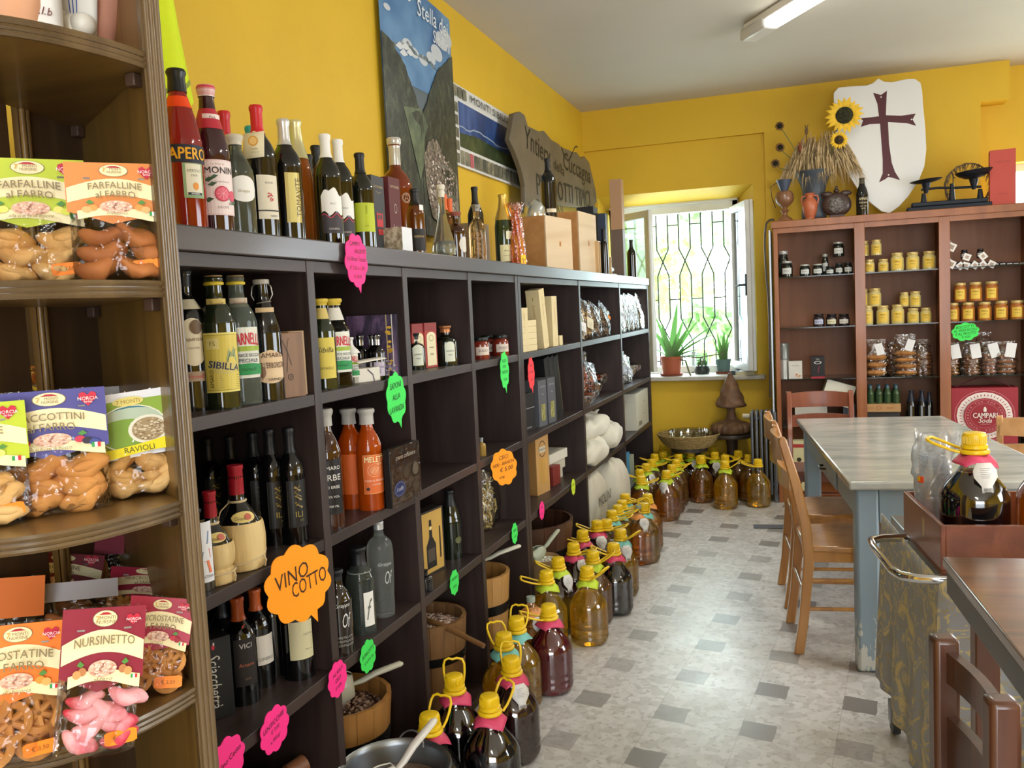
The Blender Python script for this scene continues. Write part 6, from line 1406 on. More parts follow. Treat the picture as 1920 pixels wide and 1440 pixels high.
# --- row 2, cell 1: straw-covered flasks, black bottles, leaflet bottle
STRAW = mat('d8bd84', .7, h2='b39258', nscale=26, stretch=(1, 1, .06), bump=.5, bscale=50)
def fiasco(label, bx, by, tx_, ty0, r, group='straw-covered wine flasks', waist=True):
    c, H = stand(bx, by, Z2, r, tx_, ty0); t = thing('straw_flask', label, 'wine flask', c, 0, group)
    MB().use(GL_BLK).lathe(smooth_prof([(0, H*.3), (r*.90, H*.32), (r*.88, H*.42), (r*.70, H*.52), (r*.42, H*.62), (r*.30, H*.70), (r*.28, H*.97), (0, H*.98)], 3), 24).build('glass_body', t)
    P = [(0, 0), (r*.82, 0), (r*.97, H*.05), (r*.95, H*.13), (r*.84, H*.17), (r*.97, H*.22), (r*1.03, H*.34), (r*.98, H*.43), (r*.94, H*.445), (r*.90, H*.43)] if waist else [(0, 0), (r*.80, 0), (r*.93, H*.04), (r*1.0, H*.15), (r*1.03, H*.30), (r*.98, H*.42), (r*.93, H*.46), (r*.90, H*.44)]
    m = MB().use(STRAW); s0 = len(m.v); m.lathe(smooth_prof(P, 4), 60, close=False); m.v = [(x*(1+.012*math.cos(30*math.atan2(y, x))), y*(1+.012*math.cos(30*math.atan2(y, x))), z) for x, y, z in m.v]; m.build('straw_jacket', t)
    m = MB().use(mat('c9b58c', .7)); m.tube([(r*1.0*math.cos(a), r*1.0*math.sin(a), H*.13+(0 if waist else .012)*math.sin(a)) for a in [6.283*i/24 for i in range(24)]], .0022, 6, closed=True)
    a0 = fa(c, 60); m.tube([(r*1.02*math.cos(a0), r*1.02*math.sin(a0), H*.13), (r*1.12*math.cos(a0), r*1.12*math.sin(a0), H*.08), (r*1.05*math.cos(a0), r*1.05*math.sin(a0), H*.02)], .002, 5)
    m.tube([(r*.34*math.cos(a), r*.34*math.sin(a), H*.655) for a in [6.283*i/16 for i in range(16)]], .003, 6, closed=True); a1 = fa(c, -65); m.tube([(r*.34*math.cos(a1), r*.34*math.sin(a1), H*.655), (r*.75*math.cos(a1), r*.75*math.sin(a1), H*.58), (r*1.0*math.cos(a1), r*1.0*math.sin(a1), H*.42)], .0014, 5); m.build('raffia_cord', t)
    rf = lambda z: r*(.88-.46*max(0, min(1, (z/H-.42)/.20)))
    MB().use(mat('9a1624', .35)).lathe([(r*.31, H*.72), (r*.30, H*.95), (r*.33, H*.96), (r*.33, H), (0, H)], 20).build('red_capsule', t)
    m = MB().use(mat('d9c478', .5)); az = fa(c, 18)
    def lf(u, v): z = H*(.46+.11*v); rr = rf(z)+.0025+.004*(1-v); sft = (2*u-1); hh = math.sqrt(max(0, 1-sft*sft)); zz = H*.47+H*.10*(.5+(v-.5)*hh)+.02*sft*0; rr = rf(zz)+.003; a = az+sft*.75; return (rr*math.cos(a), rr*math.sin(a), zz)
    m.grid(lf, 16, 6); o = m.build('neck_label', t, fix=False)
    A = Art(); A.ell(.008, 0, .008, .007, 'b8604a'); A.text('Chianti', -.008, -.002, .007, '7a5a2a', maxw=.022, shear=.3); A.build(o, lambda x, y, z: (lambda zz, a: ((rf(zz)+.0038+z)*math.cos(a), (rf(zz)+.0038+z)*math.sin(a), zz))(H*.52+y, az+x/rf(H*.52)))
    return t
fiasco('smaller straw-covered wine flask with red capsule, at the left in the second row', 413, 1103, 393, 921, .044)
fiasco('larger straw-covered wine flask with red capsule tied with raffia', 460, 1076, 449, 871, .056, waist=False)
def a_ili(t, rf, r, H):
    A = Art(rough=.35); A.rect(-.026, -.058, .026, .058, '1c1c1c'); A.line([(-.026, -.058), (-.026, .058), (.026, .058), (.026, -.058), (-.026, -.058)], .0012, '4a463c')
    A.line([(-.008, .044), (.006, .034), (-.006, .020), (.008, .010), (-.004, -.002), (.010, -.010)], .006, '8a7638'); A.line([(.006, .046), (-.008, .030), (.008, .018), (-.008, .002)], .004, '6e5e2c'); A.text('ILI', 0, -.026, .014, '9a8848', bold=.02); A.text('VV', .006, -.042, .006, '8a7a44')
    label_patch(t, rf, fa(t.location, 22), .045, .165, .054, '1c1c1c', art=A)
for k, (bx, by, tx_, ty0, lb) in enumerate(((556, 1022, 541, 803, 'rightmost and clearest'), (519, 1024, 505, 806, 'second from the right'), (488, 1020, 474, 812, 'third from the right'), (452, 1014, 436, 818, 'fourth, deep in shadow'), (420, 1008, 402, 822, 'last, behind the small flask'))):
    sb('wine_bottle', 'slim black wine bottle with gold-printed label behind the flasks, '+lb, bx, by, tx_, ty0, Z2, .034, 'wine', glass=GL_BLK, cap=BLKC, caph=.26, art=a_ili, group='black wine bottles in the second row')
def a_pin(t, rf, r, H):
    A = Art(); A.rect(-.022, -.06, .022, .06, 'dcdce0'); A.line([(-.010, -.035), (-.004, 0), (.008, .02), (.012, .045)], .004, '7a8ca8'); A.poly([(-.014, -.01), (.012, .008), (.014, -.012), (.0, -.02)], 'd0603a'); A.line([(-.008, -.02), (-.012, -.045)], .006, '8a9ab0'); A.line([(.006, -.018), (.012, -.045)], .006, 'e0784a'); A.text('CANTINA', 0, -.052, .006, '4a4a54', maxw=.036)
    label_patch(t, rf, fa(t.location, 26), .02, .15, .048, 'dcdce0', art=A)
sb('wine_bottle', 'bottle with a tall white label of a dancing figure, beside the bookcase post', 374, 1113, 358, 955, Z2, .036, 'flask', glass=mat('3a3428', .06, coat=.5), cap=BLKC, caph=.1, art=a_pin)
t = cellbox('leaflet_card', 'beige folded card standing behind the small straw flask', 385, 1075, 380, 975, Z2, .09, .004, 60, 'a89c7c', depth=.06)
# --- row 2, cell 2
def a_erbe(t, rf, r, H):
    A = Art(rough=.35); A.rect(-.03, -.07, .03, .07, '161416'); 
    for k, (s, h) in enumerate((('AMARO', .010), ('ERBE', .016), ('40 ERBE', .008), ('35% VOL', .006), ('700 ML', .006))): A.text(s, .0, .052-.026*k, h, 'd8d4cc', bold=.02, maxw=.05)
    label_patch(t, rf, fa(t.location, 15), .04, .19, .062, '161416', art=A)
sb('liqueur_bottle', 'black-labelled herb liqueur bottle cut off by the first divider, second row', 622, 993, 610, 767, Z2, .038, 'spirit', glass=GL_BRN, cap=mat('a8a49c', .45), caph=.14, capr=1.25, capname='grey_cap', art=a_erbe)
ORG = mat('d2560e', .05, trans=.5, ior=1.33, coat=.5)
def a_mel(t, rf, r, H):
    A = Art(); A.rect(-.036, -.056, .036, .056, 'e0702e'); A.rect(-.034, -.054, .034, .054, 'dc6a2c'); A.ell(-.002, .012, .022, .020, 'e9a070', ring=.1); A.ell(-.002, .012, .016, .014, 'e28a58'); A.line([(-.012, .004), (-.004, .018), (.002, .008), (.010, .020)], .0014, 'f2c8a0')
    A.text('MELETTI', .002, .044, .016, 'f3e0a8', bold=.06, w=.066); A.text('1870', .012, .030, .006, 'f3e0a8'); A.text('PUNCH AL MANDARINO', 0, -.018, .006, 'f6d8c8', maxw=.062); A.text('LIQUORE', 0, -.030, .005, 'f6d8c8'); A.ell(-.024, -.042, .005, .005, '3a2018')
    label_patch(t, rf, fa(t.location, 26), .050, .165, .074, 'e8b070', art=A)
sb('liqueur_bottle', 'orange mandarin punch bottle with grey cap, its orange label facing front', 701, 958, 684, 767, Z2, .039, 'spirit', glass=ORG, cap=mat('b4b0a8', .45), caph=.15, capr=1.3, capname='grey_cap', art=a_mel, group='orange punch bottles')
sb('liqueur_bottle', 'orange punch bottle with grey cap turned sideways, left of the labelled one', 664, 955, 649, 767, Z2, .039, 'spirit', glass=ORG, cap=mat('b4b0a8', .45), caph=.15, capr=1.3, capname='grey_cap', art=lambda t, rf, r, H: label_patch(t, rf, fa(t.location, -10), .045, .165, .085, 'd2601e'), group='orange punch bottles')
c = at_x(766, 900, -1.178)
t = thing('coffee_set_box', 'black windowed gift box of round moulds beside the orange bottles', 'gift box', Vector((-1.178, c.y-.02, Z2-.0)), R(90))
MB().use(mat('201e1e', .4)).box(-.10, .0, 0, .10, .02, .175).build('carton', t, bevel=.001); A = Art(rough=.3); A.rect(-.093, .008, .093, .115, '8a7e6a'); 
for i in range(3):
    for j in range(2): A.ell(-.060+.062*i, .035+.054*j, .026, .024, '3c352c'); A.ell(-.058+.062*i, .038+.054*j, .021, .019, '5c5244')
A.ell(-.050, .050, .038, .024, '26305a'); A.ell(-.050, .05, .036, .021, '8a8aa0', ring=.05); A.text('il caffè', -.050, .05, .012, 'b8b8c8', shear=.3); A.text('crema caffettiera', .0, .145, .014, 'a89c8c', shear=.35, maxw=.17); A.build(t, flat((0, -.0004, 0), (1, 0, 0), (0, 0, 1)))
MB().use(film(gloss=.16, rough=.05, bump=.1)).box(-.101, -.004, 0, .101, -.003, .176).build('clear_window', t)
# --- row 2, cell 4 little bottle
sb('spice_jar', 'tiny jar of golden spice alone in the fourth cell of the second row', 904, 856, 902, 821, Z2, .017, 'flask', cat='jar', glass=mat('9a7a3a', .1, coat=.5), cap=mat('9aa0a0', .4), caph=.22, capr=1.1)
# --- row 2, cell 5: dark gift boxes
def a_gb(A, w, h): A.text('ARMONIA', w*.5, h*.86, .010, '9a9aa4', maxw=w*.7); A.text('Olio', w*.5, h*.70, .010, '9a9aa4'); A.rect(w*.25, h*.12, w*.75, h*.48, photo_mat('ph_olive', '5a5230', '8a8a50', 'c8b880', 30), 1)
cellbox('gift_box', 'grey gift box with a small framed picture, left of two in the second row', 1020, 800, 1013, 713, Z2, .10, .08, 84, '54565c', arts={'front': a_gb}, depth=.02)
cellbox('gift_box', 'grey gift box with a small framed picture, right of two in the second row', 1037, 793, 1031, 708, Z2, .10, .08, 84, '54565c', arts={'front': a_gb}, depth=.02)
cellbox('gift_box', 'black gift box at the left edge of the first wide cell, second row', 993, 812, 988, 738, Z2, .14, .10, 84, '121214', depth=.06, arts={'front': lambda A, w, h: (A.rect(0, h*.60, w, h*.62, '8a8a90'), A.rect(w*.3, h*.08, w*.7, h*.12, '6a6a70'))})
for k, (bx, tx_, cc, lb) in enumerate(((1058, 1040, '0f1012', 'leftmost'), (1066, 1047, '16171a', 'middle'), (1074, 1054, '0f1012', 'rightmost'))):
    c = at_z(bx, 787-3*k, Z2); t = box_thing('wine_carton', 'slim black wine carton leaning in the second row, '+lb, 'box', Vector((c.x-.06, c.y, Z2)), .075, .075, .33, R(86), cc, group='leaning black wine cartons', arts={'front': lambda A, w, h: A.line([(w*.85, h*.1), (w*.85, h*.9)], .003, '4a4c54' if k < 2 else '8a7a50')}); t.rotation_euler = (0, R(-10), R(86))
# --- row 2, cells 6 and 7
G8 = 'packs of red pasta'
for k, (x, y, s, l) in enumerate(((1104, 752, 8, 0), (1118, 748, 10, 0))):
    cellbag('upright pack of reddish pasta in the middle wide cell, '+['left', 'right'][k], x, y, Z2, .16, .30-.08*k, .08, 78, -6, ('b8643c', 'a04e2c'), 30+k, G8, depth=.10, side=R(s), n=70)
for k in range(3):
    c = at_z(1128+10*k, 752-7*k, Z2); t = pasta_bag('pack of reddish pasta lying flat in the middle wide cell, '+['front', 'middle', 'back'][k], Vector((c.x-.05, c.y, Z2+.03+.035*k)), .13, .26, .06, R(80), R(-84), ('b8643c', 'a85434'), 40+k, G8, n=50, cardc='e6e4e6')
c = at_z(1110, 757, Z2); pasta_bag('shiny clear bag lying at the front edge of the middle wide cell', Vector((c.x-.03, c.y, Z2+.025)), .14, .24, .05, R(70), R(-84), ('b09a7a', 'd8d4cc'), 50, None, n=30)
for k, (x, y, s) in enumerate(((1174, 722, 10), (1182, 720, 16))):
    cellbag('pale shiny bag standing in the far cell of the second row, '+['left', 'right'][k], x, y, Z2, .18, .25-.04*k, .07, 80, -6, ('a89878', 'd8d4cc'), 60+k, 'shiny bags in the far cell, second row', depth=.08, side=R(s), cardc='a8acb4')
for k in range(4):
    c = at_z(1176+10*k, 722-4*k, Z2); pasta_bag('pale shiny bag lying in the far cell of the second row, '+['nearest', 'second', 'third', 'farthest'][k], Vector((c.x-.04, c.y, Z2+.025+.02*k)), .15, .22, .05, R(78), R(-82), ('a89878', 'c8c0b0'), 70+k, 'shiny bags in the far cell, second row', n=30)
# --- row 3, cell 1
GV = 'wine bottles in the third row'
cellbox('wine_carton', 'tall black wine carton with handwritten white lettering, at the far left', 410, 1356, 393, 1200, Z3, .085, .085, 60, '17181a', depth=.02, arts={'front': lambda A, w, h: (A.text('Sciacchetrà', w*.5, h*.48, .030, 'c8c4bc', rot=-1.57, shear=.3, maxw=h*.66), A.ell(w*.5, h*.90, .004, .006, 'c02a3a'), A.ell(w*.52, h*.94, .002, .004, 'd8d4cc'))})
def a_vici(t, rf, r, H):
    lab_rect('221c1a', .058, .05, .165, 18, [('VICI', .7, .012, 'c8c4bc', {'bold': .02}), ('Amaro', -.1, .009, 'b86a4a'), ('2020', -.7, .005, '8a6a5a')])(t, rf, r, H)
    A = Art(); A.ell(.004, 0, .007, .009, 'c0442a'); A.ell(.007, .002, .005, .006, '221c1a'); A.build(t, wrap(rf(.19)+.0008, fa(t.location, 18), .188), 'flame_mark')
sb('wine_bottle', 'black wine bottle with a dark label marked with a small red flame', 459, 1325, 445, 1120, Z3, .039, 'wine', glass=GL_BLK, cap=mat('b4521e', .35), caph=.28, art=a_vici, group=GV)
sb('wine_bottle', 'black wine bottle with a copper capsule and white label, behind the flame one', 490, 1292, 474, 1105, Z3, .037, 'wine', glass=GL_BLK, cap=mat('b4521e', .35), caph=.28, art=lab_rect('d3ccc0', .06, .06, .135, 25, [('CONERO', -.6, .008, '6a6a6a')]), group=GV)
def a_cream(t, rf, r, H):
    A = Art(); A.text('VICARI', .0, .052, .008, '5a5a4a', maxw=.05); A.rect(-.034, .034, .034, .044, '2a2622'); A.text('Lacrima', .016, .0, .006, '8a8470', shear=.3); A.text('Morro', .016, -.04, .005, '8a8470')
    label_patch(t, rf, fa(t.location, 18), .055, .185, .068, 'cfc8a0', top=lambda s: .185+.012*math.exp(-((s-.45)*4)**2), art=A)
sb('wine_bottle', 'black wine bottle with a tall cream label below the big orange card', 563, 1277, 548, 1085, Z3, .041, 'wine', glass=GL_BLK, cap=BLKC, caph=.26, art=a_cream, group=GV)
sb('wine_bottle', 'black wine bottle in shadow behind the cream labelled one', 530, 1262, 515, 1080, Z3, .038, 'wine', glass=GL_BLK, cap=BLKC, caph=.26, group=GV)
sb('wine_bottle', 'black wine bottle in shadow behind the carton at the far left', 425, 1300, 412, 1120, Z3, .038, 'wine', glass=GL_BLK, cap=BLKC, caph=.26, group=GV)
# --- row 3, cell 2
def a_scr(s1, s2, n=2, col='d8d8d4'):
    def f(t, rf, r, H):
        A = Art(rough=.4); A.text(s1, -.006, .035, .014, col, shear=.35); A.text(s2, .004, -.006, .040, col, shear=.35, maxw=.026)
        for k in range(n): A.text('DISTILLATO', 0, -.052-.011*k, .006, 'a8a8a0', maxw=.05)
        A.build(t, wrap(rf(H*.42)+.0008, fa(t.location, 28), H*.45))
    return f
sb('grappa_bottle', 'grappa bottle with white script and brown spirit at the left of the second cell', 645, 1232, 632, 1068, Z3, .038, 'spirit', glass=mat('2a2018', .05, trans=.35, coat=.6), cap=BLKC, caph=.12, art=a_scr('Grappa', 'Of', 3), group='grappa bottles in the third row')
def a_white(t, rf, r, H): label_patch(t, rf, fa(t.location, 34), .025, .125, .034, 'e6e4dc', [('f', 0, .060, '6a6a60', {'shear': .4, 'w': .022})]); MB().use(mat('9a9a94', .4)).tube([(rf(H*.72)*1.02*math.cos(a), rf(H*.72)*1.02*math.sin(a), H*.72) for a in [6.283*i/16 for i in range(16)]], .0012, 5, closed=True).build('cord', t)
sb('grappa_bottle', 'black-capped dark clear grappa bottle with a narrow white label, middle of three', 681, 1192, 661, 1027, Z3, .042, 'spirit', glass=mat('59625c', .04, trans=.7, ior=1.3, coat=.4), cap=BLKC, caph=.20, capr=1.15, art=a_white, group='grappa bottles in the third row')
sb('grappa_bottle', 'tall clear grappa bottle with grey script, right of the three', 720, 1160, 708, 978, Z3, .041, 'tall', glass=mat('dfe6e2', .03, trans=.92, ior=1.22), cap=SIL, caph=.08, art=a_scr('Grappa', 'Of', 0, 'b8bcb8'), group='grappa bottles in the third row')
# --- row 3, cell 3
def a_pic(A, w, h): A.rect(0, 0, w, h, '2c241c'); A.rect(w*.06, h*.03, w*.94, h*.97, 'c09a4c'); A.poly([(w*.2, h*.1), (w*.62, h*.1), (w*.62, h*.45), (w*.48, h*.58), (w*.46, h*.85), (w*.36, h*.85), (w*.34, h*.58), (w*.2, h*.45)], '1a1614'); A.rect(w*.25, h*.2, w*.57, h*.4, '4a4238'); A.ell(w*.41, h*.72, w*.06, h*.03, 'e0c888'); A.rect(w*.78, h*.2, w*.84, h*.7, '3a2a1a')
cellbox('gift_box', 'gold and black bottle gift box in the third cell, third row', 815, 1077, 812, 955, Z3, .15, .05, 82, '241c18', arts={'front': a_pic}, depth=.02)
sb('wine_bottle', 'dark round-bodied bottle right of the gold gift box', 849, 1050, 838, 920, Z3, .040, 'slope', glass=mat('151c12', .06, coat=.6), cap=BLKC, caph=.22, art=lab_oval('5a5c38', .03, .06, .085, 40))
sb('liqueur_bottle', 'small dark bottle lying low behind the second divider, third row', 803, 1112, 800, 1068, Z3, .024, 'flask', glass=GL_BLK, cap=BLKC)
# --- row 3, cell 4
for k, (x, y, s, h) in enumerate(((917, 1000, 14, .25), (926, 988, 22, .30))):
    cellbag('clear bag of curled pasta in the fourth cell, third row, '+['front', 'back'][k], x, y, Z3, .16, h, .09, 80, -6, ('c8b070', 'b09a58'), 80+k, 'curled pasta bags', depth=.03+.04*k, side=R(s), n=80)
# --- row 3, cell 5
def a_spag(A, w, h):
    A.rect(0, 0, w, h, 'bf945a'); A.ell(w*.5, h*.76, w*.27, h*.14, '3a2c20', ring=.12); A.rect(w*.26, h*.70, w*.74, h*.80, 'd8d0b8'); A.text('PASTA', w*.5, h*.75, .014, '3a2c20', bold=.03, maxw=w*.4)
    for k in range(9): A.rect(w*(.22+.062*k), h*.16, w*(.24+.062*k), h*.60, 'e2b44c', 1)
    A.rect(w*.1, h*.06, w*.3, h*.065, '8a6a3a', 1)
cellbox('pasta_box', 'tall kraft spaghetti box with a round emblem in the first wide cell, third row', 1020, 926, 1018, 815, Z3, .15, .10, 82, 'a87e48', arts={'front': a_spag}, depth=.02)
for k in range(4):
    c = at_z(998, 930, Z3); box_thing('kraft_box', 'flat kraft box in the stack left of the spaghetti box, '+['lowest', 'second from below', 'third from below', 'top'][k], 'box', Vector((c.x-.06, c.y+.03, Z3+.056*k)), .12, .16, .055, R(86), 'a8845c', group='stack of kraft boxes')
for k in range(3):
    c = at_z(1049, 902, Z3); box_thing('white_box', 'flat white box in the pile right of the spaghetti box, '+['lowest', 'middle', 'top'][k], 'box', Vector((c.x-.03+.01*k, c.y+.02*k, Z3+.052*k)), .26, .16, .05, R(84), ('c9c4b4', 'c4bfae', 'd4cfc0')[k], group='pile of flat white boxes')
c = at_z(1043, 905, Z3); t = box_thing('red_package', 'small dark red packet wedged in front of the flat white boxes', 'packet', Vector((c.x+.02, c.y-.05, Z3)), .10, .04, .10, R(84), '7a2a22')
# --- flour sacks in cells 6 and 7
FL = mat('d8d4c6', .75, h2='c9c4b4', nscale=3, bump=.25, bscale=10)
def sack(label, c, sx, sy, sz, rz, name='flour_sack', txt=None, seed=1, tilt=(0, 0), ear=True, group='white flour sacks'):
    t = thing(name, label, 'flour sack', c, rz, group); t.rotation_euler = (tilt[0], tilt[1], rz); rd = random.Random(seed); ph = rd.uniform(0, 6)
    def f(u, v):
        a = 2*math.pi*u; th = math.pi*v; s = math.sin(th)**.55; X = sx/2*math.copysign(abs(math.cos(a))**.7, math.cos(a))*s; Y = sy/2*math.copysign(abs(math.sin(a))**.7, math.sin(a))*s; Z = sz/2-sz/2*math.copysign(abs(math.cos(th))**.8, math.cos(th))
        w_ = .010*math.sin(a*5+ph+v*6)*s+.006*math.sin(a*9-v*13); return (X*(1+w_*2), Y*(1+w_*3), max(0.0, Z+w_))
    m = MB().use(FL); m.grid(f, 48, 28); m.build('sack_body', t)
    if ear:
        for s in (-1, 1): MB().use(FL).tube([(s*sx*.40, 0, sz*.8), (s*sx*.50, 0, sz*.92), (s*sx*.56, 0, sz*.96)], [.018, .010, .004], 8).build('tied_corner', t)
    if txt:
        A = Art(); A.text(txt, 0, 0, .06, '5a5a58', bold=.03); A.build(t, flat((0, -sy/2-.006, sz*.66), (1, 0, 0), (0, 0, 1)))
    return t
f0 = at_z(1100, 855, Z3)
sack('plump white flour sack at the front of the middle wide cell, corner tied', Vector((-1.33, 5.00, Z3)), .44, .32, .15, R(84), seed=2, tilt=(R(8), 0))
sack('white flour sack lying on top of the plump one', Vector((-1.36, 5.16, Z3+.135)), .48, .30, .14, R(80), seed=4, tilt=(R(12), 0))
sack('white flour sack overhanging the shelf edge on the right', Vector((-1.30, 5.42, Z3+.02)), .44, .30, .16, R(95), seed=6)
sack('white flour sack crumpled at the top of the middle wide pile', Vector((-1.42, 5.05, Z3+.255)), .32, .26, .08, R(80), seed=8, ear=False)
sack('tall flour sack with grey lettering standing on the bottom shelf', Vector((-1.30, 4.98, Z4)), .36, .26, .47, R(88), txt='MOLINI', seed=9, ear=False)
sack('tall bulging flour sack bent under the shelf, bottom row', Vector((-1.24, 5.36, Z4)), .34, .28, .47, R(92), seed=10, ear=False)
sack('low white flour sack in front of the lettered sack on the bottom shelf', Vector((-1.33, 4.80, Z4)), .20, .24, .26, R(85), seed=12, ear=False)
# --- far cells
bb = at_z(1190, 785, Z3)
box_thing('cardboard_box', 'white cardboard box with printed arrows in the far cell, third row', 'box', Vector((-1.216, 6.56, Z3)), .50, .30, .27, R(90), 'c6c4b4', arts={'front': lambda A, w, h: (A.line([(w*.55, h*.35), (w*.55, h*.65), (w*.62, h*.72), (w*.72, h*.65), (w*.72, h*.35), (w*.55, h*.35)], .004, '7a7468'), A.rect(w*.2, h*.08, w*.28, h*.2, '5a5648'), A.rect(w*.32, h*.08, w*.40, h*.2, '5a5648'), A.line([(w*.8, h*.1), (w*.8, h*.28)], .006, '5a5648')), 'left': lambda A, w, h: A.rect(0, h*.78, w, h*.785, 'a8a494')})
box_thing('blue_box', 'narrow bright blue box in the far bottom cell behind the jugs', 'box', Vector((-1.23, 6.02, Z4)), .10, .26, .40, R(90), '3f8ec0')
box_thing('crate_box', 'pale green and grey box beside the narrow blue box', 'box', Vector((-1.25, 6.22, Z4)), .22, .25, .34, R(90), 'a9b4a6')
# ================================================================= PRICE CARDS
price_card('pink cloud-shaped price card stuck to the long shelf top board', 668, 488, SX+.022, .125, .145, 'pink', [('CAMPO', -.1, .62, .012, .5), ('VALENTE', .35, .34, .012, .5), ('Vini Rosso Toscano', 0, .05, .013, .85), ('€ 7,50 x 1,00', 0, -.30, .013, .8), ('€ 18,00', 0, -.62, .012, .6)], tail=True, seed=2)
price_card('green price card for lavender goods hanging under the second top cell', 743, 746, SX+.006, .13, .155, 'green', [('SAPONI', 0, .50, .018, .6), ('ALLA', -.05, .05, .017, .4), ('LAVANDA', -.1, -.42, .018, .75)], rot=.08, seed=3, tail=True, ink='0c3a18')
price_card('large orange cloud card reading vino cotto between the second and third rows', 560, 1094, SX+.045, .185, .185, 'orange', [('VINO', -.12, .28, .036, .5), ('COTTO', .30, -.10, .036, .55)], rot=.22, yaw=-22, seed=5, n=10, tail=True, ink='3a1c08')
price_card('green card stuck low on the fourth top cell under the sauce jars', 946, 694, SX+.006, .105, .155, 'green', [('SUGO', -.1, .5, .013, .6), ('CON', -.1, .2, .012, .4), ('TARTUFO', 0, -.1, .013, .7), ('€ 5,00', 0, -.5, .013, .6)], seed=6, ink='0c3a18', tail=True)
price_card('red card hanging under the cream nougat boxes', 996, 700, SX+.006, .095, .145, 'red', [('OLIO', 0, .5, .012, .5), ('EXTRA', 0, .1, .012, .6), ('€ 9', 0, -.4, .014, .4)], seed=7, tail=True)
t = price_card('orange price card swung outwards from the shelf edge, reading five euro', 945, 876, SX+.05, .12, .145, 'orange', [('CECI', .1, .55, .015, .4), ('NERI - BIANCHI', .0, .22, .013, .85), ('€ 5,00', .15, -.12, .020, .6), ('al kg', -.3, -.5, .012, .4)], rot=.15, seed=8, yaw=-38, ink='3a1c08')
price_card('yellow-green card on the third-row shelf edge in front of the flour sacks', 1075, 913, SX+.006, .075, .085, 'yellow', [('PASTA', 0, .3, .011, .7), ('€ 3', 0, -.3, .012, .5)], seed=9, ink='3a4a10')
price_card('pink card on the third-row shelf edge, above the dark barrel', 1016, 957, SX+.006, .075, .085, 'pink', [('RISO', 0, .35, .010, .6), ('€ 4', 0, -.3, .011, .5)], seed=10)
price_card('green card on the third-row shelf edge, above the hooped bucket', 965, 1000, SX+.006, .075, .088, 'green', [('FARRO', 0, .3, .010, .7), ('€ 4,00', 0, -.3, .010, .7)], seed=11, ink='0c3a18')
price_card('small green card on the third-row shelf edge above the pale beans', 852, 1092, SX+.006, .078, .088, 'green', [('FAGIOLI', 0, .35, .010, .7), ('€ 8,00', 0, -.3, .010, .7)], seed=12, ink='0c3a18')
price_card('green card on the third-row shelf edge, over the bean bucket', 690, 1230, SX+.006, .09, .092, 'green', [('BORLOTTI', 0, .25, .011, .75), ('€ 6,00 al kg', 0, -.25, .011, .8)], rot=.2, seed=13, ink='0c3a18')
price_card('pink card on the first divider beside the bean bucket', 633, 1273, SX+.008, .095, .095, 'pink', [('AL KILO', .1, .4, .010, .6), ('CECI', 0, 0, .010, .4), ('€ 5,00', -.1, -.4, .010, .6)], rot=.2, seed=14)
price_card('pink card on the lowest shelf edge near the rolling pin', 515, 1367, SX+.006, .115, .105, 'pink', [('LENTICCHIE', 0, .35, .011, .75), ('€ 7,00', 0, 0, .011, .5), ('x 500 gr', -.1, -.4, .011, .6)], rot=.2, seed=15)
price_card('pink card at the very bottom edge of the picture beside the bookcase', 425, 1432, SX+.008, .125, .11, 'pink', [('Vino Cotto', .2, .1, .012, .7)], rot=.25, seed=16)
# ================================================================= BISCUIT BAGS ON THE CORNER BOOKCASE
def bkc(px, py, z): return at_z(px, py, z)
def faz(c, off=0): return cam_az(c.x, c.y)+R(90)+R(off)     # local -y faces the camera
s2, s3, s4, s1 = BZ[1], BZ[2], BZ[3], BZ[0]
GB = 'bags of spelt biscuits on the corner bookcase'
def bag(label, px, py, z, w, h, d, ch, kind, card, lean=0, off=0, depth=.05, seed=1, roll=0, sticker=True):
    c = at_z(px, py, z); n = unit2(c); c = Vector((c.x+n.x*depth, c.y+n.y*depth, z+.0015))
    return cookie_bag(label, c, faz(c, off), w, h, d, ch, kind, card, lean=lean, seed=seed, sideroll=roll, sticker=sticker, group=GB)
# second shelf (seen from slightly below: rests on z2, distance set by the shelf outline)
def on2(px, x): p = at_x(px, 520, x); return Vector((p.x, p.y, s2+.0015))
c = on2(70, -.985); cookie_bag('bag of pale lemon butterfly biscuits with a lime green card, upper shelf', c, faz(c), .132, .165, .065, .090, 'pale', header_card('b9c92a', 'FARFALLINE', foot='alla crema di limone', fruit=('e8e070', 'd8dc50')), seed=3, group=GB)
c = on2(228, -.885); cookie_bag('bag of butterfly biscuits with an orange card, upper shelf against the post', c, faz(c, 2), .116, .156, .055, .080, 'brown', header_card('d9853a', 'FARFALLINE', foot="all'albicocca", fruit=('e89a4a', 'f0b070')), seed=4, group=GB)
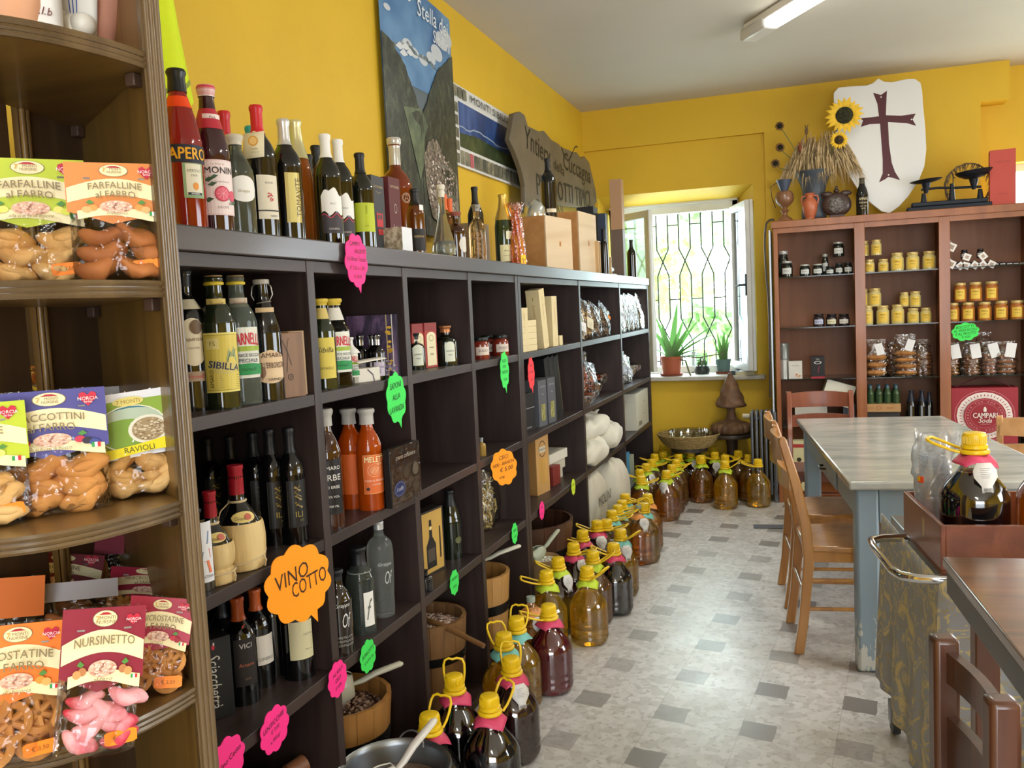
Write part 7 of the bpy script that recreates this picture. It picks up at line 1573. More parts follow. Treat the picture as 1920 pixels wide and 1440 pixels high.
# third shelf
bag('bag of plump stuffed biscuits with a purple-blue berry card, middle shelf', 112, 968, s3, .130, .163, .065, .090, 'plain', header_card('4a468e', 'SACCOTTINI', foot='ai frutti di bosco', fruit=('c2304a', '2a2436', '3a4a90')), depth=.03, seed=5, sticker=False)
def ravioli_card(t, w, h, ch, d):
    y0 = -d*.16-.012; W = w*1.12
    o = MB().use(mat('e6e6ea', .45)).box(-W/2, y0, h-ch, W/2, y0+.0012, h).build('header_card', t)
    A = Art(); A.rect(-W*.40, -ch*.86, W*.40, -ch*.12, '8fae3e'); A.ell(0, -ch*.55, W*.33, ch*.34, '3f7a8a'); A.ell(0, -ch*.42, W*.31, ch*.18, 'b8c8b0'); A.ell(-.01, -ch*.62, W*.30, ch*.22, '7fa23a'); A.ell(.0, -ch*.55, W*.345, ch*.355, 'e8e6c8', ring=.05)
    A.ell(W*.16, -ch*.60, W*.20, ch*.22, 'e8e4d0'); A.ell(W*.16, -ch*.60, W*.165, ch*.18, 'a8906a'); A.dots(W*.16, -ch*.60, W*.15, ch*.16, 110, .0022, ('c8b490', '8a7050', 'e0d0b0'), 6)
    A.ell(0, -ch*.14, W*.15, ch*.07, 'e2d27a'); A.text('7 MONTI', 0, -ch*.14, ch*.06, '9a7a2a')
    A.strip(lambda u: -ch*.99+ch*.10*math.sin(3.0*u)*u, lambda u: -ch*.84+ch*.14*u*u, -W*.42, W*.5, 'f2e01e'); A.text('RAVIOLI', W*.04, -ch*.875, ch*.085, '6a6a20', bold=.03)
    A.build(o, flat((0, y0-.0002, h), (1, 0, 0), (0, 0, 1)))
bag('bag of rough pale biscuits with a white and green landscape card, middle shelf', 264, 936, s3, .122, .150, .055, .092, 'pale', ravioli_card, depth=.03, seed=6, off=8, sticker=False, roll=R(-4))
bag('bag of biscuits cut off by the left edge, lime card, middle shelf', -38, 995, s3, .12, .155, .06, .085, 'pale', header_card('b9c92a', 'FARFALLINE', fruit=('e8e070',)), depth=.02, seed=7)
bag('bag with a blue card behind the purple-blue berry bag', 62, 925, s3, .12, .145, .04, .07, 'plain', blank_card('4a468e'), depth=.14, seed=8)
bag('bag with a blank white card behind the white landscape card', 225, 905, s3, .12, .145, .05, .08, 'pale', blank_card('b9b6b2'), depth=.10, seed=9)
c = at_z(110, 880, s3); n = unit2(c); t = cookie_bag('bag lying on top of the others at the back of the middle shelf', Vector((c.x+n.x*.04, c.y+n.y*.04, s3+.148)), faz(c, 80), .09, .14, .05, .05, 'brown', blank_card('d8d6d2', .6), lean=R(-82), seed=10, group=GB)
# fourth shelf
bag('bag of red sugared sweets with a crimson card and beige swoosh, lowest visible shelf', 178, 1424, s4, .090, .172, .05, .098, 'red', header_card('8a1c34', 'NURSINETTO', title2='', foot='al farro', fruit=('b87a4a', 'd8985a')), lean=R(-8), off=6, depth=.015, seed=11, roll=R(9))
bag('bag of little lattice tarts with red card, right on the lowest shelf', 282, 1312, s4, .082, .132, .045, .072, 'wheel', header_card('a81e3c', 'MINICROSTATINE', foot='alle ciliegie', fruit=('c02438', 'a01428')), lean=R(-10), off=-8, depth=.02, seed=12, roll=R(12))
bag('bag of large lattice tarts with a bright orange card at the lower left edge', 24, 1456, s4, .100, .165, .05, .090, 'wheel', header_card('ee7d28', 'CROSTATINE', foot="all'albicocca", fruit=('f09a3a', 'f4b060')), lean=R(-6), off=2, depth=.03, seed=13, roll=R(7))
bag('bag with a plain white card top, standing behind the red sweets', 158, 1330, s4, .10, .145, .04, .035, 'brown', blank_card('c4c0c4'), lean=R(-30), depth=.10, seed=14, roll=R(5))
bag('bag with an orange card behind the large orange carded bag', 5, 1360, s4, .10, .165, .04, .07, 'brown', blank_card('e07428'), lean=R(-8), depth=.10, seed=15, roll=R(7), sticker=False)
bag('bag with a crimson card behind the red carded tarts, upper right of the pile', 258, 1262, s4, .10, .135, .04, .05, 'wheel', header_card('9a1c38', 'MINICROSTATINE'), lean=R(-32), depth=.07, seed=16, roll=R(12))
bag('bag with a dark crimson card lying at the left back of the lowest shelf', 95, 1290, s4, .12, .155, .04, .06, 'brown', header_card('74182c', 'CROSTATINE'), lean=R(-20), depth=.15, seed=17, roll=R(14), sticker=False)
bag('bag of tarts at the very back of the lowest shelf, orange sticker on top', 205, 1235, s4, .10, .155, .04, .04, 'wheel', blank_card('8a1c34', .4), lean=R(-14), depth=.15, seed=18, roll=R(8))
# top shelf ornaments
def on1(px, x): p = at_x(px, 60, x); return Vector((p.x, p.y, s1+.001))
c = on1(70, -.95)
t = thing('spray_can', 'white printed can with red and blue squares on the highest visible shelf', 'can', c)
MB().use(mat('e4e2e0', .35)).lathe([(0, 0), (.030, 0), (.032, .004), (.032, .15), (.02, .165), (0, .166)], 28).build('can_body', t)
A = Art(); A.rect(-.018, .006, .0, .022, 'd8304a'); A.rect(.002, .006, .020, .022, '3aa0c0'); A.text('D', -.009, .014, .010, 'f0d0d8'); A.text('B', .011, .014, .010, '1a3050'); A.text('a.l.b', .008, .045, .010, '6a3030', shear=.3); A.build(t, wrap(.0325, fa(c, 0), 0))
c = on1(122, -.965); t = thing('garlic_cluster', 'white ceramic garlic bulb figure on the highest visible shelf', 'ornament', c); m = MB().use(mat('e0dcd2', .4, coat=.2))
for (x, y, z, r) in ((-.02, 0, .018, .022), (.016, -.012, .02, .024), (.0, .012, .05, .026), (.022, .01, .055, .018), (-.014, 0, .066, .018)): m.ell((x, y, z), r, r, r*.95, 14, 10)
m.build('bulbs', t)
c = on1(172, -.975); t = thing('terracotta_goose', 'pale terracotta figure with a blue striped white scarf, highest visible shelf', 'ornament', c)
m = MB().use(mat('c98f78', .7)); m.lathe(smooth_prof([(0, 0), (.026, 0), (.024, .02), (.030, .05), (.046, .09), (.060, .12), (.055, .14), (.0, .15)], 3), 28); m.build('figure_body', t)
m = MB().use(mat('e6e4de', .6)); m.grid(lambda u, v: (lambda a, z: ((.036+.5*max(0, z-.05))*math.cos(a)*1.06, (.036+.5*max(0, z-.05))*math.sin(a)*1.06, z))(fa(c, -60)+R(70)*u, .03+.09*v), 10, 6); o = m.build('scarf', t, solid=.002)
A = Art()
for k in range(3): A.line([(-.006+.006*k, .0), (.010+.006*k, .05)], .0018, '3a5aa8')
A.build(o, lambda x, y, z: (lambda a, zz: ((.036+.5*max(0, zz-.05))*math.cos(a)*1.10, (.036+.5*max(0, zz-.05))*math.sin(a)*1.10, zz))(fa(c, -30)+x*14, .055+y))
c = on1(205, -1.02); t = box_thing('terracotta_plaque', 'reddish-orange panel standing behind the terracotta figure on the top shelf', 'plaque', c, .09, .012, .12, faz(c), mat('b5603c', .6)); t.location.z = s1+.0015
c = on1(14, -.96); t = thing('clay_pot', 'peach clay pot cut by the left edge of the highest visible shelf', 'pot', c); MB().use(mat('d8a07a', .6)).lathe([(0, 0), (.03, 0), (.042, .05), (.045, .10), (.04, .10), (.035, .01), (0, .01)], 26).build('pot_body', t)
c = on1(100, -1.03); box_thing('navy_box', 'dark navy box standing behind the white can on the top shelf', 'box', c, .07, .04, .15, faz(c), '24283e')
# ================================================================= CABINET CONTENTS
YC = CY+.10
def cst(px, pytop, zs, y=YC): p = at_y(px, pytop, y); return Vector((p.x, y, zs)), p.z-zs
CG = ['left', 'middle', 'right']
def honey(label, px, pytop, zs, y=YC, r=.038, H=None, fillc='c9b878', g='honey jars in the cabinet', z0=None):
    c, h = cst(px, pytop, zs if z0 is None else z0, y); H = H or h
    return jar(label, c, H, r, 'c8b070', fillc, 'e0bc48', [('MIELE', .5, .010), ('di fiori', -.1, .007)], g, name='honey_jar', inkc='5a3a10', lh=.42, w=r*1.5, lidh=.14, az=0)
sA, sB, sC, sD = 1.614, 1.254, .889, .548
def hz(base): return base
# section 2 shelf A (front row)
HJ = []
for px, py, r, lb in ((1630, 487, .034, 'far left of the row'), (1656, 486, .034, 'second in the row'), (1682, 474, .042, 'third in the row, larger'), (1711, 473, .042, 'fourth in the row, larger'), (1742, 471, .042, 'right end of the row, larger')): honey('honey jar on the top shelf, middle cabinet section, '+lb, px, py, sA, r=r)
zz = sA+.118
honey('honey jar stacked on the leftmost jars of the middle section, top shelf, left one', 1620, 465, sA, y=YC+.06, r=.034, z0=zz, H=.105)
honey('honey jar stacked on the row of the middle section, top shelf, right one', 1643, 460, sA, y=YC+.02, r=.034, z0=zz, H=.105)
for px, py, r, lb in ((1626, 573, .038, 'far left'), (1655, 573, .042, 'second'), (1683, 571, .042, 'third'), (1712, 578, .038, 'fourth'), (1736, 577, .036, 'right end')): honey('honey jar in the lower row, second shelf, middle section, '+lb, px, py, sB, r=r)
zz = sB+.125
honey('honey jar stacked on the second shelf of the middle section, at its left edge', 1618, 538, sB, y=YC+.05, r=.038, z0=zz, H=.125)
honey('larger honey jar stacked second from left on the second shelf, middle section', 1640, 536, sB, y=YC+.03, r=.042, z0=zz, H=.125)
honey('small honey jar stacked fourth on the second shelf, middle section', 1696, 550, sB, y=YC+.03, r=.032, z0=zz-.01, H=.098)
honey('small honey jar stacked at the right of the second shelf, middle section', 1716, 549, sB, y=YC+.01, r=.036, z0=zz-.015, H=.105)
for px, py, lb in ((1786, 568, 'leftmost'), (1815, 567, 'second'), (1846, 566, 'third'), (1877, 564, 'fourth'), (1907, 563, 'rightmost')): honey('amber honey jar in the lower row of the right section, second shelf, '+lb, px, py, sB, r=.042, fillc='a8662c', g='amber honey jars in the right section')
zz = sB+.132
for px, lb in ((1800, 'left'), (1829, 'middle'), (1859, 'right')): honey('amber honey jar in the upper row of the right section, second shelf, '+lb, px, 530, sB, r=.040, z0=zz, H=.125, fillc='a8662c', g='amber honey jars in the right section')
# section 1 dark jars
def dj(label, px, pytop, zs, r=.034, y=YC, z0=None, H=None, labc='c9ccc8', fillc='1a1f1c', lid='a8a8a4', txt='PESTO', g='dark jars in the left cabinet section'):
    c, h = cst(px, pytop, z0 or zs, y); return jar(label, c, H or h, r, lid, fillc, labc, [(txt, 0, .008)], g, name='preserve_jar', lh=.3, lidh=.13, az=0)
for px, py, r, lid, lb in ((1475, 490, .040, 'a8a8a4', 'leftmost, tall with grey lid'), (1509, 496, .036, 'b8b8b0', 'second, grey lid'), (1533, 495, .036, 'b8b8b0', 'third, grey lid'), (1556, 499, .030, '2a2c2e', 'fourth, with a round label'), (1573, 494, .028, '2a2c2e', 'fifth, dark lid'), (1590, 492, .030, '2a2c2e', 'rightmost, dark lid')): dj('dark preserve jar on the top shelf of the left section, '+lb, px, py, sA, r=r, lid=lid)
dj('dark jar stacked at the far left of the top shelf, left section', 1468, 462, sA, y=YC+.06, r=.036, z0=sA+.0, H=.19, labc='2a3a34', txt='OLIO')
dj('slim dark jar behind the fourth jar, top shelf, left section', 1547, 480, sA, y=YC+.07, r=.022, H=.15)
dj('dark jar with a white label stacked high on the top shelf, left section', 1572, 466, sA, y=YC+.02, r=.038, z0=sA+.125, H=.10)
for px, lb, lc in ((1535, 'left, round white label', 'b8bcd8'), (1559, 'middle, round yellowish label', 'd8d4b0'), (1582, 'right, square white label', 'd8d4cc')): dj('small jam jar on the second shelf of the left section, '+lb, px, 589, sB, r=.038, fillc='2a2224', lid='1c1c20', labc=lc, txt='mora', g='jam jars on the second shelf')
# shelf C left: tins and tea box
def cbox(name, label, px, pyt, zs, w, d, h, col, art=None, rz=0, y=None, cat='box', group=None, z0=None):
    c, hh = cst(px, pyt, z0 or zs, y or CY+.06); return box_thing(name, label, cat, c, w, d, h or hh, R(rz), col, art=art, group=group)
c, h = cst(1470, 695, sC); t = thing('tin', 'grey ribbed tin at the bottom of the tin stack, left section', 'tin', c); MB().use(mat('b0b2ae', .3, metal=.5)).lathe([(0, 0), (.036, 0), (.036, .135), (.033, .137), (0, .137)], 24).build('tin_body', t)
t = thing('tin', 'darker grey tin stacked on the bottom tin, left section', 'tin', c+Vector((.0, 0, .1375))); MB().use(mat('7a7e7c', .3, metal=.5)).lathe([(0, 0), (.038, 0), (.038, .115), (.035, .118), (0, .118)], 24).build('tin_body', t)
cbox('tea_box', 'white box with a small reddish print beside the tins, left section', 1491, 680, sC, .092, .06, .125, 'cfcdc4', art=lambda A, w, h: (A.dots(w*.7, h*.2, w*.2, h*.12, 12, .006, ('c0502a', 'd89a5a'), 2), A.text('TISANA', w*.5, h*.75, .010, '8a8a80')))
cbox('tea_box', 'black box with a red base and white oval on the third shelf, left section', 1533, 669, sC, .092, .06, .155, '1e1c20', art=lambda A, w, h: (A.rect(0, 0, w, h*.08, 'a82a38'), A.ell(w*.5, h*.72, w*.28, h*.07, 'c8c6c2', ring=.3), A.text('the', w*.5, h*.88, .012, 'b8b6b2'), A.line([(w*.5, h*.25), (w*.6, h*.55)], .005, '8a2a3a')))
# lower left: papers and leaning white box
t = cbox('paper_box', 'white carton tipped on its corner on the lower left shelf', 1562, 716, sD, .20, .10, .16, 'd2cfc0'); t.rotation_euler = (0, R(-162), R(8)); t.location = Vector((t.location.x+.01, CY+.06, .866)); t.rotation_euler = (0, R(18), R(6)); t.location.z = .70
cbox('white_carton', 'pale carton lying behind the chair rail in the lower left section', 1520, 744, sD, .22, .15, .17, 'bdbab0', y=CY+.12)
cbox('dark_carton', 'dark blue-grey carton at the right of the lower left section', 1592, 755, sD, .08, .15, .15, '3a3f4e', y=CY+.08)
cbox('chocolate_box', 'cream box with a red stripe and black script on the floor of the left section', 1490, 868, .086, .155, .08, .36, 'cfc79a', y=CY+.03, art=lambda A, w, h: (A.rect(w*.08, h*.86, w*.92, h*.93, 'b03a38'), A.text('ichnusa', w*.62, h*.42, .05, '1c1a18', bold=.03, shear=.2, maxw=w*.66), A.ell(w*.7, h*.62, .016, .016, '3a3020'), A.ell(w*.7, h*.16, .016, .016, '3a3020')))
# shelf C middle/right: cookie stacks in bags
def ckstack(label, px, pyb, zs, w, h, cols, n, y, group, nsx=1, tagc=True, seed=1, ribbon=None, tw=None):
    p = at_y(px, pyb, y); c = Vector((p.x, y, zs)); t = thing('biscuit_bag', label, 'bag of biscuits', c, 0, group); rd = random.Random(seed)
    cm = mat(cols[0], .7, h2=cols[1], nscale=18)
    for k in range(n):
        for q in range(nsx):
            r = w/nsx*.46; m = MB().use(cm); m.ell((((q+.5)/nsx-.5)*w*.96+rd.uniform(-.003, .003), 0, (k+.5)*(h*.62/n)), r, r*.9, h*.62/n*.52, 16, 6); m.build('biscuit', t)
    f = film(gloss=.14, rough=.10, bump=1.0, bscale=26); m = MB().use(f)
    def side(s): return lambda u, v: ((u-.5)*w*(1.10 if v < .65 else 1.10-1.4*(v-.65)+(.9*(v-.82) if v > .82 else 0))+.004*math.sin(v*20), s*(.045*(1-abs(2*u-1)**3)*(1 if v < .62 else max(.12, 1-2.6*(v-.62))))+.002*math.sin(u*30+v*20), h*v)
    m.grid(side(-1), 14, 16); m.grid(side(1), 14, 16); m.build('clear_bag', t)
    if ribbon: MB().use(mat(ribbon, .5)).tube([(.012*math.cos(a)-.0, .012*math.sin(a), h*.80) for a in [6.283*i/10 for i in range(10)]], .004, 6, closed=True).build('ribbon', t)
    if tagc:
        s = tw or .045; m = MB().use(mat('e2e2e2', .6)).box(-s/2, -.001, -s*.8, s/2, 0, s*.8); m.xf(Matrix.Translation((w*.15, -.052, h*.74)) @ Matrix.Rotation(rd.uniform(-.5, .5), 4, 'Y')); m.build('paper_tag', t)
    return t
BC = ('b8834a', '94602e'); G9 = 'bags of stacked biscuits in the middle section'; G10 = 'bags of ring biscuits in the right section'
ckstack('clear bag of two large flat biscuits with a slanting paper strip, middle section', 1642, 706, sC, .16, .26, BC, 3, YC+.02, G9, 1, seed=1, tw=.05)
ckstack('clear bag of stacked flat biscuits with a tall white strip, centre of middle section', 1698, 706, sC, .16, .29, BC, 4, YC+.02, G9, 1, seed=2, tw=.05)
ckstack('narrow bag of small dark biscuits between the two wide bags, middle section', 1672, 706, sC, .065, .24, ('8a5a34', '6a4224'), 7, YC+.08, G9, 1, tagc=False, seed=3)
ckstack('bag of many small stacked biscuits at the right of the middle section', 1730, 706, sC, .12, .25, ('9c6a3a', '7a4c26'), 7, YC+.03, G9, 2, tagc=False, seed=4)
ckstack('bag cut by the left post of the middle section with dark biscuits', 1619, 706, sC, .05, .20, ('8a5a34', '6a4224'), 6, YC+.05, G9, 1, tagc=False, seed=5)
for px, w, n, cc, lb, rb, yo in ((1785, .10, 6, BC, 'leftmost, with a white slip on top', None, .0), (1822, .11, 6, ('a8744a', '8a5a34'), 'second, tied with a red ribbon', 'c82a34', .0), (1856, .12, 5, ('b07a5a', '946048'), 'third, knobbly pinkish rings', None, .03), (1886, .13, 4, ('9a6a48', '7e5234'), 'rightmost, low with a big white slip', 'c82a34', .0)):
    ckstack('bag of biscuits, third shelf of the right section, '+lb, px, 702, sC, w, .22, cc, n, YC+yo, G10, 1, seed=px, ribbon=rb, tw=.06)
ckstack('clear bag of pinkish biscuits set behind the red-ribboned one, right section', 1806, 700, sC, .10, .26, ('a8744a', '8a5a34'), 5, YC+.12, G10, 1, seed=77, tagc=False)
ckstack('clear bag of golden biscuits set behind in the centre, right section', 1845, 700, sC, .11, .28, ('c8a060', 'a87c40'), 5, YC+.14, G10, 1, seed=78, tagc=False)
# top shelf right: tiny jars with square tags
def tiny(label, px, pyt, r=.020, z0=None, tg=True, H=None, y=YC):
    c, h = cst(px, pyt, z0 or sA, y); t = jar(label, c, H or h, r, '15151a', '241c20', 'b8b0b0', [('mini', 0, .004)], 'tiny jam jars with square tags', name='mini_jar', lh=.3, az=0)
    if tg:
        m = MB().use(mat('e6e4e0', .6)).box(-.022, -.0012, -.022, .022, 0, .022); s = len(m.v); m.use(mat('b09a8a', .6)).box(-.011, -.0016, -.010, .011, -.0013, .010); m.xf(Matrix.Translation((.012, -r-.006, .010)) @ Matrix.Rotation(R(px % 40+15), 4, 'Y')); m.build('square_tag', t)
for k, (px, tg) in enumerate(((1796, True), (1806, True), (1823, True), (1838, True), (1854, True), (1867, False), (1880, False), (1893, False), (1905, False), (1917, False))): tiny('tiny dark jar on the top shelf of the right section, '+['first from the left', 'second from the left', 'third from the left', 'fourth from the left', 'fifth from the left', 'sixth, without tag', 'seventh, without tag', 'eighth, without tag', 'ninth, without tag', 'rightmost, cut by the edge'][k], px, 491, tg=tg)
tiny('tiny dark jar stacked left of centre on the tiny jar row', 1808, 478, z0=sA+.056, H=.06, r=.022); tiny('tiny dark jar stacked right of centre on the tiny jar row', 1838, 476, z0=sA+.056, H=.06, r=.022)
for px, py, lb in ((1784, 463, 'upper'), (1783, 495, 'lower')):
    p = at_y(px, py, CY+.015); t = thing('hanging_tag', 'square framed paper tag hanging by the right post of the cabinet, '+lb, 'tag', p); m = MB().use(mat('e0dcd6', .6)).box(-.026, -.001, -.026, .026, .001, .026); m.use(mat('a08a7a', .6)).box(-.015, -.0014, -.014, .015, -.001, .014); m.xf(Matrix.Rotation(R(28), 4, 'Y')); m.build('tag_card', t); MB().use(mat('c9c2b4', .6)).tube([(0, .002, .03), (-.02, .004, .07)], .001, 5).build('string', t)
# green card
price_card('bright green handwritten card hanging in the right section of the cabinet', 1810, 622, CY-.004, .165, .12, 'green', [('BISCOTTI', 0, .55, .018, .7), ('AL VINO ROSSO', 0, .18, .017, .85), ('E AL MOSTO', 0, -.2, .017, .75), ('€ 4,50', 0, -.58, .016, .5)], rot=.1, plane='y', seed=21, ink='0c4a20')
# tray of green bottles, black bottles, campari box
p = at_y(1652, 765, CY+.05); tz = p.z
t = thing('bottle_tray', 'flat cardboard tray filled with small green bottles in the middle section', 'tray', Vector((p.x, CY+.03, sD+.10)))
MB().use(mat('b08858', .6)).box(-.15, 0, 0, .125, .22, .055).build('cardboard_base', t, bevel=.001); A = Art(); A.text('SPUMA', -.08, .028, .014, 'a85a34'); A.ell(-.015, .028, .018, .014, 'a85a34', ring=.25); A.text('BIBITA', .06, .028, .012, 'a85a34'); A.build(t, flat((0, -.0003, 0), (1, 0, 0), (0, 0, 1)))
for i in range(5):
    for j in range(2):
        q = bottle('mini_bottle', 'small green bottle in the cardboard tray, '+['front', 'back'][j]+' row, '+['first', 'second', 'third', 'fourth', 'fifth'][i]+' from left', 'bottle', t.location+Vector((-.12+.055*i, .05+.09*j, .056)), .125, .024, 'slope', glass=mat('2f4a30', .06, coat=.5), cap=mat('4a6a7a', .3), caph=.16, group='small green bottles in the cardboard tray', seg=14)
box_thing('lower_carton', 'dark carton carrying the tray of green bottles, middle section', 'box', Vector((p.x-.01, CY+.05, sD)), .26, .20, .0985, 0, '2e2a28')
for px, py, lb in ((1708, 732, 'leftmost, widest'), (1728, 732, 'centre'), (1742, 735, 'rightmost, slimmest')):
    c, h = cst(px, py, sD, CY+.08); bottle('wine_bottle', 'dark bottle standing low in the middle section beside the green bottle tray, '+lb, 'bottle', c, h, .033 if px < 1740 else .026, 'slope', glass=GL_BLK, cap=mat('1a2030', .3), caph=.3, art=lambda t, rf, r, H: label_patch(t, rf, fa(t.location, 0), .06, .14, .012, '8a9098'), group='dark bottles low in the cabinet', seg=18)
pc0 = at_y(1846, 800, CY+.03); Hc = at_y(1846, 727, CY+.03).z
t = box_thing('drinks_crate', 'red drinks box with a big white circular emblem in the right section', 'box', Vector((pc0.x, CY+.03, .43)), .40, .18, Hc-.43, R(0), mat('96202f', .5), art=lambda A, w, h: None)
A = Art(); RD = '96202f'; WT = 'e6dcd6'; h_ = Hc-.43; cyy = h_*.5
A.ell(0, cyy, .182, .172, 'c87a80', 40, ring=.02); A.ell(0, cyy, .168, .158, WT, 40); 
for k in range(44):
    a = 6.283*k/44; A.poly([((.140+.0)*math.cos(a-.025), cyy+.132*math.sin(a-.025)), (.160*math.cos(a), cyy+.150*math.sin(a)), (.140*math.cos(a+.025), cyy+.132*math.sin(a+.025))], RD)
A.ell(0, cyy, .128, .120, RD, 40); A.ell(0, cyy, .118, .111, 'c87a80', 40, ring=.02); A.ell(0, cyy, .088, .082, 'c87a80', 40, ring=.02)
for k, chh in enumerate('ALLA TUA CHE CAMPARI SODA INCONTRI '):
    if chh != ' ':
        a = 1.57+1.5-k*.19; A.text(chh, .103*math.cos(a), cyy+.096*math.sin(a), .012, 'd89a9c', rot=a-1.57)
A.poly([(-.008, cyy+.028), (-.010, cyy+.045), (-.004, cyy+.062), (.004, cyy+.062), (.010, cyy+.045), (.008, cyy+.028)], WT)
A.text('CAMPARI', 0, cyy+.004, .034, WT, bold=.06, w=.145); A.text('Soda', .0, cyy-.030, .030, WT, bold=.02, shear=.4, w=.08); A.text('L APERITIVO', 0, cyy-.055, .008, 'd89a9c')
qv = min(1, h_*.495/.174); A.build(t, lambda x, y, z: (x*(.5+.5*qv), -.0004-z, h_/2+(y-cyy)*qv))
MB().use(mat('5a2028', .6)).tube([(-.17, .06, h_), (-.05, .07, h_+.055), (.0, .07, h_+.065), (.06, .07, h_+.05), (.17, .06, h_)], .004, 6).build('cord_handle', t)
# ================================================================= ON TOP OF THE CABINET
CT = CTZ
def ctop(px, pyt, y): p = at_y(px, pyt, y); return Vector((p.x, y, CT)), p.z-CT
# shield
sp = lambda px, py, y=CY+.19: (lambda p: (p.x, p.z))(at_y(px, py, y))
so = [(1563, 188), (1563, 174), (1572, 164), (1590, 162), (1625, 160), (1636, 156), (1647, 147), (1658, 153), (1672, 154), (1700, 148), (1716, 148), (1726, 155), (1729, 170), (1731, 200), (1735, 240), (1737, 280), (1733, 312), (1722, 340), (1703, 368), (1685, 388), (1668, 400), (1652, 396), (1625, 375), (1605, 350), (1590, 325), (1575, 290), (1566, 240)]
P = [sp(*q) for q in so]; zmin = min(b for a, b in P)
t = thing('shield', 'large white wooden shield with a dark red cross, leaning on the wall above the cabinet', 'shield', (0, CY+.19, 0))
b_ = MB().use(mat('dfdfdc', .45)).prism(P, 0, .016, 'y').build('shield_board', t, bevel=.003)
def cp(pts): return [sp(*q) for q in pts]
cross = [(1637, 174), (1652, 178), (1663, 170), (1662, 190), (1661, 216), (1690, 217), (1717, 213), (1711, 224), (1718, 236), (1700, 231), (1665, 229), (1667, 270), (1672, 305), (1678, 322), (1688, 338), (1672, 333), (1665, 332), (1660, 336), (1648, 342), (1655, 325), (1655, 300), (1650, 232), (1630, 233), (1614, 238), (1618, 226), (1612, 222), (1632, 220), (1648, 218), (1645, 195)]
A = Art(); A.poly(cp(cross), '4e1a22')
for q in ((1652, 182), (1709, 224), (1666, 328), (1616, 227)): a = sp(*q); A.ell(a[0], a[1], .005, .005, 'e6e2d8', 10)
A.build(b_, lambda x, y, z: (x, -z-.0004, y))
# vase of wheat with sunflowers
c, h = ctop(1525, 320, CY+.16)
t = thing('wheat_vase', 'dark blue-grey vase filled with drooping dried wheat on the cabinet', 'vase', c)
MB().use(mat('3c434c', .5)).lathe(smooth_prof([(0, 0), (.07, 0), (.085, .05), (.075, .14), (.085, .24), (.125, .33), (.118, .33), (.07, .22), (0, .2)], 3), 28).build('vase_body', t)
rd = random.Random(5); WH = mat('c6ae84', .8, h2='a48c66', nscale=40); m = MB().use(WH); m2 = MB().use(WH)
for k in range(330):
    a = rd.uniform(0, 6.283); q = rd.uniform(.15, 1)**.6; rr = .30*q; top = Vector((rr*.80*math.cos(a)+.05, rr*.34*math.sin(a), .37+.22*(1-q*q)+rd.uniform(-.03, .05))); base = Vector((.05*math.cos(a), .03*math.sin(a), .28))
    droop = top+Vector((.07*math.cos(a)+rd.uniform(-.04, .04), .03*math.sin(a), -.13-rd.uniform(0, .14))); mid = (base+top)/2+Vector((0, 0, .05)); m.tube([base, mid, top], .0013, 4)
    d = (droop-top); m2.tube([top, top+d*.25, top+d*.5], [.0035, .005, .002], 5)
    for j in range(5): e = top+d*(.15+.09*j); m2.add([e, e+d.normalized()*.09+Vector((rd.uniform(-.025, .025), rd.uniform(-.02, .02), rd.uniform(-.02, .01))), e+Vector((.0016, 0, .0012))], [(0, 1, 2)])
m.build('stalks', t, fix=False); m2.build('wheat_ears', t, fix=False)
VZ = c+Vector((0, 0, .30))
def sunflower(label, px, py, y, r, nm='sunflower', petal='f0c22a', heart='3a3a20', scale=1):
    p = at_y(px, py, y); t = thing(nm, label, 'flower', p); m = MB().use(mat(petal, .6, noise=.2, nscale=30)); rd = random.Random(px)
    for ring, (n, l, w) in enumerate(((20, 1.0, .14), (18, .86, .13))):
        for k in range(n):
            a = 6.283*(k+.5*ring)/n+rd.uniform(-.05, .05); L_ = r*l*rd.uniform(.92, 1.05); u = Vector((math.cos(a), 0, math.sin(a))); s = Vector((-math.sin(a), 0, math.cos(a))); yy = -.012+.010*ring
            m.add([u*r*.38+Vector((0, yy, 0)), u*L_*.65+s*r*w+Vector((0, yy-.014, 0)), u*L_+Vector((0, yy+.004, 0)), u*L_*.65-s*r*w+Vector((0, yy-.014, 0)), u*L_*.65+Vector((0, yy-.020, 0))], [(0, 1, 4), (1, 2, 4), (2, 3, 4), (3, 0, 4)], True)
    m.build('petals', t, fix=False)
    MB().use(mat(heart, .9, h2='1c2014', nscale=60, bump=.6, bscale=120)).ell((0, -.014, 0), r*.46, .020, r*.46, 24, 12).build('flower_heart', t)
    e = VZ-p; MB().use(mat('5c6a3a', .7)).tube([(0, .0, 0), (e.x*.1, .03, -.03), e*.55+Vector((0, .01, 0)), e*.97], .003, 6).build('stem', t); return t
sunflower('large yellow sunflower with a dark centre above the wheat', 1583, 217, CY+.06, .125)
sunflower('smaller yellow sunflower below the large one, among the wheat', 1573, 263, CY+.04, .065, heart='5a3a18')
for px, py, lb in ((1462, 237, 'highest, on a thin stalk'), (1463, 277, 'middle, facing sideways'), (1454, 307, 'lowest, beside the vase')): sunflower('withered orange and black flower at the left of the wheat, '+lb, px, py, CY+.10, .035, nm='dried_flower', petal='6a4a22', heart='1c1612')
for px, py, lb in ((1512, 243, 'tall red-brown'), (1500, 275, 'short red')):
    p = at_y(px, py, CY+.12); t = thing('dried_flower', lb+' dried flower rising from the wheat', 'dried flower', p); m = MB().use(mat('7a3a26' if 'short' in lb else '6a5034', .8)); m.tube([(0, 0, -.12), (0, 0, 0), (-.008, 0, .03)], .004, 6); m.tube([(0, 0, .0), (.012, 0, .035)], .003, 6); m.ell((0, 0, -.01), .012, .012, .028, 8, 6); m.build('stem_body', t)
